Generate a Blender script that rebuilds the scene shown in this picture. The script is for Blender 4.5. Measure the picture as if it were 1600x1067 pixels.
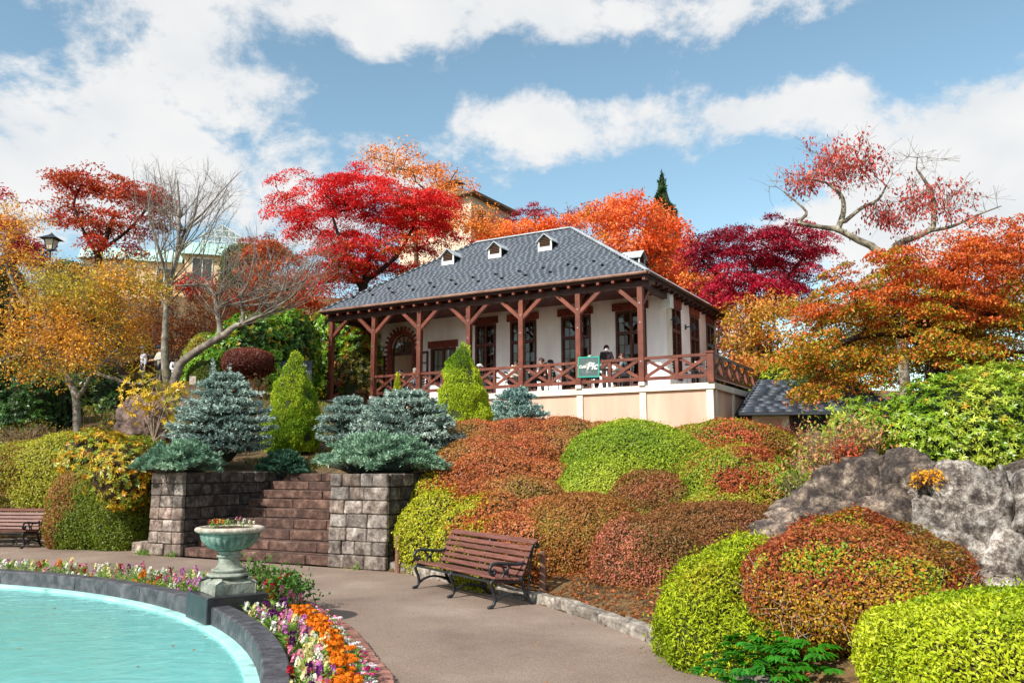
import bpy, bmesh, math, random
import numpy as np
from mathutils import Vector, Matrix, Quaternion

for o in list(bpy.data.objects):
    bpy.data.objects.remove(o)
SC = bpy.context.scene
COL = SC.collection
rng = np.random.default_rng(11)
R = random.Random(5)
PI = math.pi

# ------------------------------------------------------------------ camera
FOC, HOR, EYE = 1300.0, 728.0, 1.6
PITCH = math.atan((HOR - 533.5) / FOC)
cam = bpy.data.cameras.new('camera')
cam.sensor_width = 36.0
cam.lens = 36.0 * FOC / 1600.0
cam.clip_start = 0.1
cam.clip_end = 3000
camo = bpy.data.objects.new('camera', cam)
COL.objects.link(camo)
camo.location = (0, 0, EYE)
camo.rotation_euler = (PI / 2 + PITCH, 0, 0)
SC.camera = camo
_cp, _sp = math.cos(PITCH), math.sin(PITCH)

def ray(px, py):
    dx, dy = (px - 800) / FOC, (533.5 - py) / FOC
    return Vector((dx, _cp - dy * _sp, _sp + dy * _cp))

def at(px, py, Y):
    d = ray(px, py)
    return Vector((0, 0, EYE)) + d * (Y / d.y)

def gz(px, py, z=0.0):
    d = ray(px, py)
    return Vector((0, 0, EYE)) + d * ((z - EYE) / d.z)

# ------------------------------------------------------------------ light, sky, exposure
SUN_EL, SUN_AZ = math.radians(40), math.atan2(-0.68, -0.73)
SUN = Vector((math.sin(SUN_AZ) * math.cos(SUN_EL), math.cos(SUN_AZ) * math.cos(SUN_EL), math.sin(SUN_EL)))
sl = bpy.data.lights.new('sun', 'SUN')
sl.energy = 3.7
sl.angle = math.radians(0.53)
sl.color = (1.0, 0.955, 0.89)
so = bpy.data.objects.new('sun', sl)
COL.objects.link(so)
so.rotation_euler = SUN.to_track_quat('Z', 'Y').to_euler()
so.location = (-20, -20, 40)

SC.view_settings.view_transform = 'Standard'
SC.view_settings.look = 'None'
SC.view_settings.gamma = 1.0
SC.view_settings.use_curve_mapping = False
SC.view_settings.exposure = 0.72
SC.cycles.max_bounces = 8
SC.cycles.transparent_max_bounces = 8
SC.cycles.diffuse_bounces = 5
SC.cycles.glossy_bounces = 3
SC.cycles.transmission_bounces = 4
SC.cycles.caustics_reflective = False
SC.cycles.caustics_refractive = False

W = bpy.data.worlds.new('World')
SC.world = W
W.use_nodes = True
nt = W.node_tree
nt.nodes.clear()

def NN(tree, typ, **kw):
    n = tree.nodes.new(typ)
    for k, v in kw.items():
        setattr(n, k, v)
    return n

def world_sky():
    L = nt.links.new
    def M(op, a, b=None, c=None, clamp=False):
        n = NN(nt, 'ShaderNodeMath', operation=op, use_clamp=clamp)
        for i, x in enumerate((a, b, c)):
            if x is None:
                continue
            if isinstance(x, (int, float)):
                n.inputs[i].default_value = x
            else:
                L(x, n.inputs[i])
        return n.outputs[0]
    out = NN(nt, 'ShaderNodeOutputWorld')
    bg = NN(nt, 'ShaderNodeBackground')
    bg.inputs['Strength'].default_value = 0.15
    sky = NN(nt, 'ShaderNodeTexSky', sky_type='NISHITA', sun_disc=False)
    sky.sun_elevation = SUN_EL
    sky.sun_rotation = SUN_AZ
    sky.air_density = 1.0
    sky.dust_density = 0.6
    sky.ozone_density = 1.2
    sky.altitude = 700
    tc = NN(nt, 'ShaderNodeTexCoord')
    sep = NN(nt, 'ShaderNodeSeparateXYZ')
    L(tc.outputs['Generated'], sep.inputs[0])
    X, Y, Z = sep.outputs
    az = M('ARCTAN2', X, Y)
    el = M('ARCSINE', Z)
    # cloud layer: a plane overhead seen in perspective
    den = M('ADD', M('MAXIMUM', Z, 0.0), 0.5)
    comb = NN(nt, 'ShaderNodeCombineXYZ')
    L(M('DIVIDE', X, den), comb.inputs[0])
    L(M('DIVIDE', Y, den), comb.inputs[1])
    comb.inputs[2].default_value = 0.0
    n1 = NN(nt, 'ShaderNodeTexNoise')
    n1.inputs['Scale'].default_value = 4.6
    n1.inputs['Detail'].default_value = 9
    n1.inputs['Roughness'].default_value = 0.64
    n1.inputs['Distortion'].default_value = 0.15
    L(comb.outputs[0], n1.inputs['Vector'])
    # cloud banks and gaps by direction; the first, widest entry offsets the added cover in view
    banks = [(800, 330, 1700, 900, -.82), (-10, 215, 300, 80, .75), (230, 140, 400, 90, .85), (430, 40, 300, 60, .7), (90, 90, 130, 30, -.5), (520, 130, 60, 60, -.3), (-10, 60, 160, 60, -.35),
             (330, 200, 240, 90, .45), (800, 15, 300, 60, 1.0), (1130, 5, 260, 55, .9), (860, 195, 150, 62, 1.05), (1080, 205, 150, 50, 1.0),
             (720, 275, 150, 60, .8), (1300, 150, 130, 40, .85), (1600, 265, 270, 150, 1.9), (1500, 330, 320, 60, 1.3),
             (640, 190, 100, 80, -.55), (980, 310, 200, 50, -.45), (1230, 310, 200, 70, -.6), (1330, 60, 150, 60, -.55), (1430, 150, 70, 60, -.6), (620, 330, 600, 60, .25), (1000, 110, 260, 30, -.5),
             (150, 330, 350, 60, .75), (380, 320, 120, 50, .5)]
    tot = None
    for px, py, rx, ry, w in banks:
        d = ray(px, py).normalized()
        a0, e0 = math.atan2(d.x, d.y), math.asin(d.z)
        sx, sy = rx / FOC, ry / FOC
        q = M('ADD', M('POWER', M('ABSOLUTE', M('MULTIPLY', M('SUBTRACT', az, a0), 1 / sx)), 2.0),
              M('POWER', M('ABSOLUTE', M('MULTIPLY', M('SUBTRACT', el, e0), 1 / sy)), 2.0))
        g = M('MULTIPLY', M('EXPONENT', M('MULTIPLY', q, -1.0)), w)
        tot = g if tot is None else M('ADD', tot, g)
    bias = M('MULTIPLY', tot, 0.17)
    dens = M('ADD', n1.outputs['Fac'], M('ADD', bias, 0.12))  # constant adds unseen cloud outside the view, to lift the shade
    ramp = NN(nt, 'ShaderNodeMapRange', interpolation_type='SMOOTHSTEP')
    L(dens, ramp.inputs['Value'])
    ramp.inputs['From Min'].default_value = 0.545
    ramp.inputs['From Max'].default_value = 0.68
    # cloud colour: whiter where thick, greyer in the thickest bellies
    n2 = NN(nt, 'ShaderNodeTexNoise')
    n2.inputs['Scale'].default_value = 6
    n2.inputs['Detail'].default_value = 6
    L(comb.outputs[0], n2.inputs['Vector'])
    cr = NN(nt, 'ShaderNodeValToRGB')
    cr.color_ramp.elements[0].position = 0.35
    cr.color_ramp.elements[0].color = (.84, .865, .89, 1)
    cr.color_ramp.elements[1].position = 0.62
    cr.color_ramp.elements[1].color = (.97, .96, .95, 1)
    L(n2.outputs['Fac'], cr.inputs[0])
    cm = NN(nt, 'ShaderNodeMix', data_type='RGBA', blend_type='MULTIPLY')
    cm.inputs['Factor'].default_value = 1.0
    L(cr.outputs[0], cm.inputs['A'])
    cm.inputs['B'].default_value = (3.95, 3.95, 3.95, 1)
    # clear sky, toned a little towards cyan like the photograph
    sm = NN(nt, 'ShaderNodeMix', data_type='RGBA', blend_type='MULTIPLY')
    sm.inputs['Factor'].default_value = 1.0
    L(sky.outputs[0], sm.inputs['A'])
    sm.inputs['B'].default_value = SKY_TINT
    mx = NN(nt, 'ShaderNodeMix', data_type='RGBA')
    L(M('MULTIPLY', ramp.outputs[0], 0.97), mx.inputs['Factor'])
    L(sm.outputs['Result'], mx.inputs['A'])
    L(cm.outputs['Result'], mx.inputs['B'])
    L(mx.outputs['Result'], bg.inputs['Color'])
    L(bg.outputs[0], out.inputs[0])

SKY_TINT = (.91, .955, .79, 1)
world_sky()

# ------------------------------------------------------------------ small helpers
def lin(hexs, k=1.0):
    r = []
    for i in (0, 2, 4):
        c = int(hexs[i:i + 2], 16) / 255
        c = c / 12.92 if c < 0.04045 else ((c + 0.055) / 1.055) ** 2.4
        r.append(c * k)
    return tuple(r)

def h3(p):
    p = p.astype(np.int64)
    n = (p[..., 0] * 374761393 + p[..., 1] * 668265263 + p[..., 2] * 2147483647 // 7 + p[..., 2] * 1274126177) & 0xffffffff
    n = ((n ^ (n >> 13)) * 1274126177) & 0xffffffff
    return ((n ^ (n >> 16)) & 0xffff) / 65535.0

def vnoise(P):
    P = np.asarray(P, float)
    i = np.floor(P)
    f = P - i
    f = f * f * (3 - 2 * f)
    r = 0
    for dx in (0, 1):
        for dy in (0, 1):
            for dz in (0, 1):
                w = (f[..., 0] if dx else 1 - f[..., 0]) * (f[..., 1] if dy else 1 - f[..., 1]) * (f[..., 2] if dz else 1 - f[..., 2])
                r = r + w * h3(i + np.array([dx, dy, dz]))
    return r

def fbm(P, o=3):
    a, r, t = 1.0, 0, 0
    P = np.asarray(P, float)
    for k in range(o):
        r = r + a * vnoise(P * 2 ** k + 17.3 * k)
        t += a
        a *= .5
    return r / t

def nrm(a):
    return a / np.maximum(np.linalg.norm(a, axis=-1, keepdims=True), 1e-9)

# ------------------------------------------------------------------ materials
def mat(name, cols, scale=3.0, detail=5, rough=.6, bump=0.0, bscale=None, spec=.4, rnd=0.0, metal=0.0, attr=False, stretch=None, emis=None, speck=None, coat=0.0, nrough=.6, tone=None, patch=None):
    """noise-driven colour ramp, optional per-object brightness variation (rnd), bump and speckle"""
    m = bpy.data.materials.new(name)
    m.use_nodes = True
    t = m.node_tree
    L = t.links.new
    b = t.nodes['Principled BSDF']
    b.inputs['Roughness'].default_value = rough
    b.inputs['Specular IOR Level'].default_value = spec
    b.inputs['Metallic'].default_value = metal
    if coat:
        b.inputs['Coat Weight'].default_value = coat
    tc = NN(t, 'ShaderNodeTexCoord')
    vec = tc.outputs['Object']
    oi = NN(t, 'ShaderNodeObjectInfo')
    if rnd:
        ad = NN(t, 'ShaderNodeVectorMath', operation='ADD')
        sc_ = NN(t, 'ShaderNodeVectorMath', operation='SCALE')
        cx = NN(t, 'ShaderNodeCombineXYZ')
        for i in range(3):
            L(oi.outputs['Random'], cx.inputs[i])
        sc_.inputs['Scale'].default_value = 37.0
        L(cx.outputs[0], sc_.inputs[0])
        L(vec, ad.inputs[0])
        L(sc_.outputs[0], ad.inputs[1])
        vec = ad.outputs[0]
    if stretch:
        mp = NN(t, 'ShaderNodeMapping')
        mp.inputs['Scale'].default_value = stretch
        L(vec, mp.inputs['Vector'])
        vec = mp.outputs[0]
    if len(cols) > 1:
        n = NN(t, 'ShaderNodeTexNoise')
        n.inputs['Scale'].default_value = scale
        n.inputs['Detail'].default_value = detail
        n.inputs['Roughness'].default_value = nrough
        L(vec, n.inputs['Vector'])
        r = NN(t, 'ShaderNodeValToRGB')
        e = r.color_ramp.elements
        while len(e) < len(cols):
            e.new(.5)
        for i, (p, c) in enumerate(cols):
            e[i].position = p
            e[i].color = (*c, 1)
        L(n.outputs['Fac'], r.inputs[0])
        c_out = r.outputs[0]
    else:
        rg = NN(t, 'ShaderNodeRGB')
        rg.outputs[0].default_value = (*cols[0][1], 1)
        c_out = rg.outputs[0]
    def mul(c_out, fac_sock):
        mm = NN(t, 'ShaderNodeVectorMath', operation='SCALE')
        L(c_out, mm.inputs[0])
        L(fac_sock, mm.inputs['Scale'])
        return mm.outputs[0]
    if rnd:
        mr = NN(t, 'ShaderNodeMapRange')
        mr.inputs['To Min'].default_value = 1 - rnd
        mr.inputs['To Max'].default_value = 1 + rnd
        L(oi.outputs['Random'], mr.inputs['Value'])
        c_out = mul(c_out, mr.outputs[0])
    if patch:
        ps, plo, phi = patch
        pn = NN(t, 'ShaderNodeTexNoise')
        pn.inputs['Scale'].default_value = ps
        pn.inputs['Detail'].default_value = 5
        L(vec, pn.inputs['Vector'])
        pr = NN(t, 'ShaderNodeMapRange')
        pr.inputs['From Min'].default_value = .4
        pr.inputs['From Max'].default_value = .6
        pr.inputs['To Min'].default_value = plo
        pr.inputs['To Max'].default_value = phi
        L(pn.outputs['Fac'], pr.inputs['Value'])
        c_out = mul(c_out, pr.outputs[0])
    if tone:
        tr_ = NN(t, 'ShaderNodeValToRGB')
        te = tr_.color_ramp.elements
        while len(te) < len(tone):
            te.new(.5)
        for i, c in enumerate(tone):
            te[i].position = i / (len(tone) - 1)
            te[i].color = (*c, 1)
        pm = NN(t, 'ShaderNodeMath', operation='MULTIPLY')
        pm.inputs[1].default_value = 7.31
        pf = NN(t, 'ShaderNodeMath', operation='FRACT')
        L(oi.outputs['Random'], pm.inputs[0])
        L(pm.outputs[0], pf.inputs[0])
        L(pf.outputs[0], tr_.inputs[0])
        mm = NN(t, 'ShaderNodeVectorMath', operation='MULTIPLY')
        L(c_out, mm.inputs[0])
        L(tr_.outputs[0], mm.inputs[1])
        c_out = mm.outputs[0]
    if attr:
        a = NN(t, 'ShaderNodeAttribute', attribute_name='Col')
        mm = NN(t, 'ShaderNodeVectorMath', operation='MULTIPLY')
        L(c_out, mm.inputs[0])
        L(a.outputs['Color'], mm.inputs[1])
        c_out = mm.outputs[0]
    if speck:
        sscale, lo, hi = speck
        v = NN(t, 'ShaderNodeTexVoronoi')
        v.inputs['Scale'].default_value = sscale
        L(tc.outputs['Object'], v.inputs['Vector'])
        sp = NN(t, 'ShaderNodeSeparateColor')
        L(v.outputs['Color'], sp.inputs[0])
        mr = NN(t, 'ShaderNodeMapRange')
        mr.inputs['To Min'].default_value = lo
        mr.inputs['To Max'].default_value = hi
        L(sp.outputs[0], mr.inputs['Value'])
        c_out = mul(c_out, mr.outputs[0])
    L(c_out, b.inputs['Base Color'])
    if bump:
        n2 = NN(t, 'ShaderNodeTexNoise')
        n2.inputs['Scale'].default_value = bscale or scale * 4
        n2.inputs['Detail'].default_value = 6
        L(vec, n2.inputs['Vector'])
        bp = NN(t, 'ShaderNodeBump')
        bp.inputs['Strength'].default_value = bump
        bp.inputs['Distance'].default_value = .02
        L(n2.outputs['Fac'], bp.inputs['Height'])
        L(bp.outputs[0], b.inputs['Normal'])
    if emis:
        b.inputs['Emission Color'].default_value = (*emis[0], 1)
        b.inputs['Emission Strength'].default_value = emis[1]
    return m

def leaf_mat(name, trans=.3, rough=.5, spec=.35):
    m = bpy.data.materials.new(name)
    m.use_nodes = True
    t = m.node_tree
    L = t.links.new
    b = t.nodes['Principled BSDF']
    out = t.nodes['Material Output']
    a = NN(t, 'ShaderNodeAttribute', attribute_name='Col')
    b.inputs['Roughness'].default_value = rough
    b.inputs['Specular IOR Level'].default_value = spec
    L(a.outputs['Color'], b.inputs['Base Color'])
    tr = NN(t, 'ShaderNodeBsdfTranslucent')
    L(a.outputs['Color'], tr.inputs['Color'])
    mx = NN(t, 'ShaderNodeMixShader')
    mx.inputs[0].default_value = trans
    L(b.outputs[0], mx.inputs[1])
    L(tr.outputs[0], mx.inputs[2])
    L(mx.outputs[0], out.inputs['Surface'])
    return m

MT = {}
def defmats():
    M = MT
    M['leaf'] = leaf_mat('leaf')
    M['leaf_gloss'] = leaf_mat('glossy_leaf', .22, .38, .5)
    M['needle'] = leaf_mat('needle', .15, .6, .25)
    M['petal'] = leaf_mat('petal', .3, .6, .2)
    M['bark'] = mat('bark', [(.3, lin('3a2c22')), (.55, lin('5d4a3a')), (.75, lin('87796a'))], 6, 6, .9, .6, 30)
    M['bark_dark'] = mat('dark_bark', [(.3, lin('1d1511')), (.6, lin('3a2b22')), (.8, lin('554538'))], 5, 6, .9, .6, 25)
    M['bark_pale'] = mat('pale_bark', [(.3, lin('463e36')), (.5, lin('7a7064')), (.7, lin('a59d8f'))], 4, 8, .9, .6, 22)
    M['bark_lichen'] = mat('lichened_bark', [(.36, lin('3c3228')), (.5, lin('7d7464')), (.62, lin('b4ad97'))], 5, 9, .9, .7, 20, nrough=.75)
    M['twig'] = mat('twig', [(.3, lin('7d6a58')), (.7, lin('b09a88'))], 9, 3, .9)
    M['twig_red'] = mat('reddish_twig', [(.3, lin('6b4636')), (.7, lin('a07862'))], 9, 3, .9)
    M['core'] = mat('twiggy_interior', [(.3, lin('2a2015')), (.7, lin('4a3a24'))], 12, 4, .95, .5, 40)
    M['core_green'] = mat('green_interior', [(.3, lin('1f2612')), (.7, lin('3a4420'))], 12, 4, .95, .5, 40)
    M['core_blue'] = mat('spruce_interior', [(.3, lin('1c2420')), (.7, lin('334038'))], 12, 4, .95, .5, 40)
    M['wood'] = mat('red_brown_timber', [(.3, lin('5a2c1e')), (.55, lin('743c2a')), (.75, lin('8a4c36'))], 3, 5, .55, .2, 40, rnd=.14, stretch=(1, 1, 1))
    M['wood_dark'] = mat('dark_timber', [(.3, lin('34180f')), (.7, lin('4a2419'))], 3, 5, .6, .2, 30, rnd=.1)
    M['tile'] = mat('pale_terrace_tile', [(.3, lin('e4e2e2')), (.7, lin('efeeee'))], 3, 4, .6)
    M['soffit'] = mat('soffit_boards', [(.3, lin('3d1a14')), (.7, lin('55261d'))], 2, 4, .6, .2, 30)
    M['frame_dark'] = mat('window_timber', [(.3, lin('40190f')), (.7, lin('5c281b'))], 4, 4, .5)
    M['wall'] = mat('white_render', [(.3, lin('eee2e0')), (.55, lin('f7ecea')), (.8, lin('faf3f1'))], 1.6, 7, .85, .08, 60, stretch=(1, 1, .22), patch=(1.6, .93, 1.03))
    M['cream'] = mat('cream_render', [(.3, lin('dccfbb')), (.6, lin('eadfce')), (.8, lin('f0e7d9'))], 1.6, 7, .85, .08, 60, stretch=(1, 1, .3), patch=(2.0, .9, 1.03))
    M['peach'] = mat('peach_render', [(.25, lin('c89f8a')), (.5, lin('d8b29b')), (.75, lin('e0bea6'))], 1.3, 7, .85, .08, 60, stretch=(1, 1, .2), patch=(1.5, .9, 1.04))
    M['slate'] = mat('roof_slate', [(.3, lin('414851')), (.55, lin('4c545d')), (.8, lin('596069'))], 1.2, 6, .46, .12, 20, spec=.5, attr=True)
    M['slate_dark'] = mat('dark_roof_slate', [(.3, lin('2e333a')), (.7, lin('464d57'))], 1.5, 6, .5, .2, 20, attr=True)
    M['roof_base'] = mat('roof_felt', [(.3, lin('2c3035')), (.7, lin('3a3f45'))], 2, 4, .8)
    M['flash'] = mat('metal_flashing', [(.3, lin('9aa0a4')), (.7, lin('c9cdcf'))], 3, 5, .4, spec=.6)
    M['white_paint'] = mat('white_paint', [(.3, lin('d0d0cc')), (.7, lin('e6e6e2'))], 6, 5, .5)
    M['brick_red'] = mat('red_brick', [(.3, lin('6a2c22')), (.6, lin('8e4434')), (.8, lin('a8604c'))], 7, 5, .8, .3, 30, rnd=.2)
    M['copper'] = mat('copper_gutter', [(.3, lin('6d4a3c')), (.7, lin('a07a68'))], 3, 4, .4)
    M['iron'] = mat('black_iron', [(.3, lin('1b1d20')), (.7, lin('2b2e33'))], 6, 4, .38, .1, 40, spec=.5)
    M['bench_wood'] = mat('bench_slat', [(.3, lin('5a342b')), (.5, lin('70463b')), (.75, lin('85594d'))], 5, 5, .5, .15, 40, rnd=.12, stretch=(1, 8, 8))
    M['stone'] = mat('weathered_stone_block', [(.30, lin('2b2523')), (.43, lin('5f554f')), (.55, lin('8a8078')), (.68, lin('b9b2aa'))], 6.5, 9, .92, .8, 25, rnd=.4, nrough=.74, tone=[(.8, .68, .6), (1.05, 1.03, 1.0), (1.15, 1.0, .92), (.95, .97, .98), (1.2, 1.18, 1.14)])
    M['stone_dark'] = mat('shade_toned_stone_block', [(.32, lin('171413')), (.47, lin('3a3330')), (.6, lin('645b55')), (.74, lin('aaa59d'))], 5.5, 9, .92, .8, 25, rnd=.4, nrough=.76, tone=[(.8, .72, .66), (1.05, 1.03, 1.0), (.9, .9, .9), (1.2, 1.18, 1.15)])  # darker copy of the block stone: shade of sun-averted faces put into the colour
    M['step'] = mat('stone_step', [(.32, lin('2b1f1b')), (.5, lin('563f36')), (.64, lin('7c6256')), (.78, lin('ad9d92'))], 5, 9, .9, .7, 25, rnd=.2, nrough=.72, tone=[(1, .95, .92), (.85, .85, .85), (1.1, 1.05, 1.0)])
    M['mortar'] = mat('mortar', [(.3, lin('211d1a')), (.7, lin('3a332e'))], 8, 4, .95, .4, 30)
    M['kerb'] = mat('kerb_stone', [(.33, lin('4c443c')), (.5, lin('857b70')), (.68, lin('b4aca0'))], 8, 8, .92, .8, 30, rnd=.25, nrough=.7)
    M['rock'] = mat('lichened_rock', [(.37, lin('322a27')), (.45, lin('5a504a')), (.50, lin('857a70')), (.55, lin('a69d93')), (.63, lin('c4c0b9'))], 7, 14, .95, 1.0, 26, nrough=.8, speck=(75, .7, 1.25), patch=(1.5, .62, 1.45))
    M['rock_dark'] = mat('dark_rock', [(.38, lin('2e2623')), (.48, lin('4e433d')), (.55, lin('776759')), (.61, lin('978775')), (.68, lin('b9b5ad'))], 7, 14, .95, 1.0, 26, nrough=.8, speck=(75, .7, 1.25), patch=(1.8, .6, 1.4))
    M['rock_brown'] = mat('brown_rock', [(.34, lin('4a3a34')), (.52, lin('7b655c')), (.68, lin('a08a80'))], 2.2, 10, .93, .9, 14, nrough=.72, patch=(1.5, .6, 1.25), speck=(60, .75, 1.2))
    M['granite'] = mat('dark_granite', [(.35, lin('2b2a2c')), (.5, lin('47464a')), (.7, lin('6a686a'))], 7, 8, .5, .25, 60, spec=.5, nrough=.7)
    M['granite_pol'] = mat('polished_granite', [(.3, lin('222225')), (.7, lin('39393d'))], 9, 6, .28, spec=.5)
    M['urn'] = mat('verdigris_urn', [(.32, lin('44564e')), (.5, lin('75897c')), (.62, lin('92a598')), (.76, lin('b9bdb0'))], 7, 8, .75, .4, 40, nrough=.7)
    M['urn_rim'] = mat('urn_rim_stone', [(.3, lin('8a7d70')), (.5, lin('b5a797')), (.7, lin('d3c8ba'))], 14, 7, .85, .6, 40)
    M['urn_grey'] = mat('urn_pedestal', [(.32, lin('5f6258')), (.5, lin('8b8f82')), (.7, lin('adb1a4'))], 9, 8, .8, .4, 40)
    M['cyan'] = mat('pool_paint', [(.32, lin('7a9a92')), (.42, lin('9fcfca')), (.6, lin('b4dedb')), (.8, lin('d0ece8'))], 3.4, 6, .6)
    M['pool_floor'] = mat('pool_floor_paint', [(.3, lin('6accca')), (.5, lin('8edcd8')), (.72, lin('b4ebe2'))], .9, 7, .6)
    M['asphalt'] = mat('path_aggregate', [(.28, lin('746356')), (.42, lin('8a7668')), (.55, lin('948071')), (.72, lin('a79383'))], .7, 9, .9, .55, 260, speck=(170, .62, 1.36))
    M['soil'] = mat('soil', [(.3, lin('3b2a1e')), (.6, lin('5f4632')), (.8, lin('8a6a4a'))], 8, 8, .95, .9, 30, speck=(40, .6, 1.4))
    M['brick_edge'] = mat('edging_brick', [(.3, lin('6e4a40')), (.6, lin('966a5c')), (.8, lin('ab8474'))], 9, 6, .85, .4, 40, rnd=.3)
    M['terrain'] = mat('hillside_ground', [(.28, lin('33281a')), (.45, lin('54452a')), (.6, lin('6e5434')), (.78, lin('80583a'))], .9, 10, .95, .9, 8, nrough=.7, speck=(14, .6, 1.4))
    M['rubber'] = mat('black_plastic', [(0, lin('1a1a1c'))], rough=.5)
    M['metal'] = mat('pale_metal', [(0, lin('b8bcc0'))], rough=.35, metal=.6)
    M['paper'] = mat('white_paper', [(0, lin('e8e6e0'))], rough=.8)
    M['slate_sign'] = mat('sign_slate', [(.3, lin('4a5a58')), (.7, lin('596a67'))], 9, 4, .7)
    M['sign_green'] = mat('sign_green_border', [(0, lin('22a58e'))], rough=.5)
    M['sign_dark'] = mat('sign_board_dark', [(.3, lin('2e3a40')), (.7, lin('3a474e'))], 5, 4, .6)
    M['exit_green'] = mat('exit_green', [(0, lin('1f7a58'))], rough=.5)
    M['notice'] = mat('notice_mint', [(0, lin('a9cdb9'))], rough=.6)
    M['curtain'] = mat('curtain', [(.3, lin('c9c2ae')), (.7, lin('e0dac8'))], 6, 3, .9, stretch=(30, 1, .2))
    M['room'] = mat('room_wall', [(.3, lin('6b5138')), (.7, lin('87694a'))], 2, 3, .9)
    M['bulb'] = mat('warm_bulb', [(0, (1, .8, .5))], emis=((1, .72, .4), 9.0))
    M['lamp_glass'] = mat('lamp_glass', [(0, lin('cfcabb'))], rough=.3)
    M['teal_roof'] = mat('teal_copper', [(.3, lin('9cc0b4')), (.7, lin('bcd8cd'))], 2, 5, .6)
    M['tan'] = mat('tan_render', [(.3, lin('c9b49c')), (.7, lin('d9c6b0'))], 1, 5, .9)
    M['tan2'] = mat('buff_render', [(.3, lin('d8bb93')), (.7, lin('e6cba6'))], .6, 5, .9)
    M['brown_fascia'] = mat('brown_fascia', [(.3, lin('5d4636')), (.7, lin('755a47'))], 2, 4, .7)
    M['stake'] = mat('wooden_stake', [(.3, lin('6a4a3c')), (.7, lin('946e5c'))], 5, 6, .85, .4, 30, stretch=(3, 3, .6))
    # glass: partly mirror, partly see-through
    for nm, tint, ref in (('glass', (.55, .6, .6), .0), ('glasshouse', (.85, .92, .92), .0)):
        m = bpy.data.materials.new(nm)
        m.use_nodes = True
        t = m.node_tree
        t.nodes.clear()
        o = NN(t, 'ShaderNodeOutputMaterial')
        lw = NN(t, 'ShaderNodeLayerWeight')
        fr = NN(t, 'ShaderNodeMath', operation='POWER')
        fr.inputs[1].default_value = 4.0
        t.links.new(lw.outputs['Facing'], fr.inputs[0])
        tb = NN(t, 'ShaderNodeBsdfTransparent')
        tb.inputs[0].default_value = (*tint, 1)
        gb = NN(t, 'ShaderNodeBsdfGlossy')
        gb.inputs['Roughness'].default_value = .02
        mx = NN(t, 'ShaderNodeMixShader')
        ad = NN(t, 'ShaderNodeMath', operation='ADD')
        ad.inputs[1].default_value = .06
        t.links.new(fr.outputs[0], ad.inputs[0])
        t.links.new(ad.outputs[0], mx.inputs[0])
        t.links.new(tb.outputs[0], mx.inputs[1])
        t.links.new(gb.outputs[0], mx.inputs[2])
        t.links.new(mx.outputs[0], o.inputs[0])
        M[nm] = m
    # water: cloudy turquoise, rippled mirror on top
    m = bpy.data.materials.new('pool_water')
    m.use_nodes = True
    t = m.node_tree
    t.nodes.clear()
    L = t.links.new
    o = NN(t, 'ShaderNodeOutputMaterial')
    tc = NN(t, 'ShaderNodeTexCoord')
    mp = NN(t, 'ShaderNodeMapping')
    mp.inputs['Scale'].default_value = (1, 1.6, 1)
    L(tc.outputs['Object'], mp.inputs[0])
    n = NN(t, 'ShaderNodeTexNoise')
    n.inputs['Scale'].default_value = 3.2
    n.inputs['Detail'].default_value = 4
    n.inputs['Distortion'].default_value = .6
    L(mp.outputs[0], n.inputs['Vector'])
    bp = NN(t, 'ShaderNodeBump')
    bp.inputs['Strength'].default_value = .3
    bp.inputs['Distance'].default_value = .05
    L(n.outputs['Fac'], bp.inputs['Height'])
    fr = NN(t, 'ShaderNodeFresnel')
    fr.inputs[0].default_value = 1.33
    L(bp.outputs[0], fr.inputs['Normal'])
    tb = NN(t, 'ShaderNodeBsdfTransparent')
    tb.inputs[0].default_value = (.86, .985, .98, 1)
    df = NN(t, 'ShaderNodeBsdfDiffuse')
    df.inputs[0].default_value = (*lin('90e4de'), 1)
    mm = NN(t, 'ShaderNodeMixShader')
    mm.inputs[0].default_value = .58
    L(tb.outputs[0], mm.inputs[1])
    L(df.outputs[0], mm.inputs[2])
    gb = NN(t, 'ShaderNodeBsdfGlossy')
    gb.inputs['Roughness'].default_value = .03
    L(bp.outputs[0], gb.inputs['Normal'])
    mx = NN(t, 'ShaderNodeMixShader')
    L(fr.outputs[0], mx.inputs[0])
    L(mm.outputs[0], mx.inputs[1])
    L(gb.outputs[0], mx.inputs[2])
    L(mx.outputs[0], o.inputs[0])
    M['water'] = m
defmats()

_plain = {}
def plain(hexs, rough=.8, k=1.0):
    key = (hexs, rough, k)
    if key not in _plain:
        a = lin(hexs, k * .82)
        b = lin(hexs, k * 1.1)
        _plain[key] = mat('plain_' + hexs, [(.3, a), (.7, b)], 12, 4, rough)
    return _plain[key]

# ------------------------------------------------------------------ object helpers
def link(name, me, parent=None, loc=None, rot=None):
    o = bpy.data.objects.new(name, me)
    COL.objects.link(o)
    if parent is not None:
        o.parent = parent
    if loc is not None:
        o.location = loc
    if rot is not None:
        o.rotation_euler = rot
    return o

def tag(o, label=None, cat=None, group=None, kind=None):
    if label: o['label'] = label
    if cat: o['category'] = cat
    if group: o['group'] = group
    if kind: o['kind'] = kind
    return o

def thing(name, label, cat, loc=(0, 0, 0), rz=0.0, group=None):
    return tag(link(name, None, None, loc, (0, 0, rz)), label, cat, group)

def struct(o):
    o['kind'] = 'structure'
    return o

def copy_tree(o, parent=None):
    c = o.copy()
    COL.objects.link(c)
    c.parent = parent
    for ch in list(o.children):
        copy_tree(ch, c)
    return c

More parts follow.
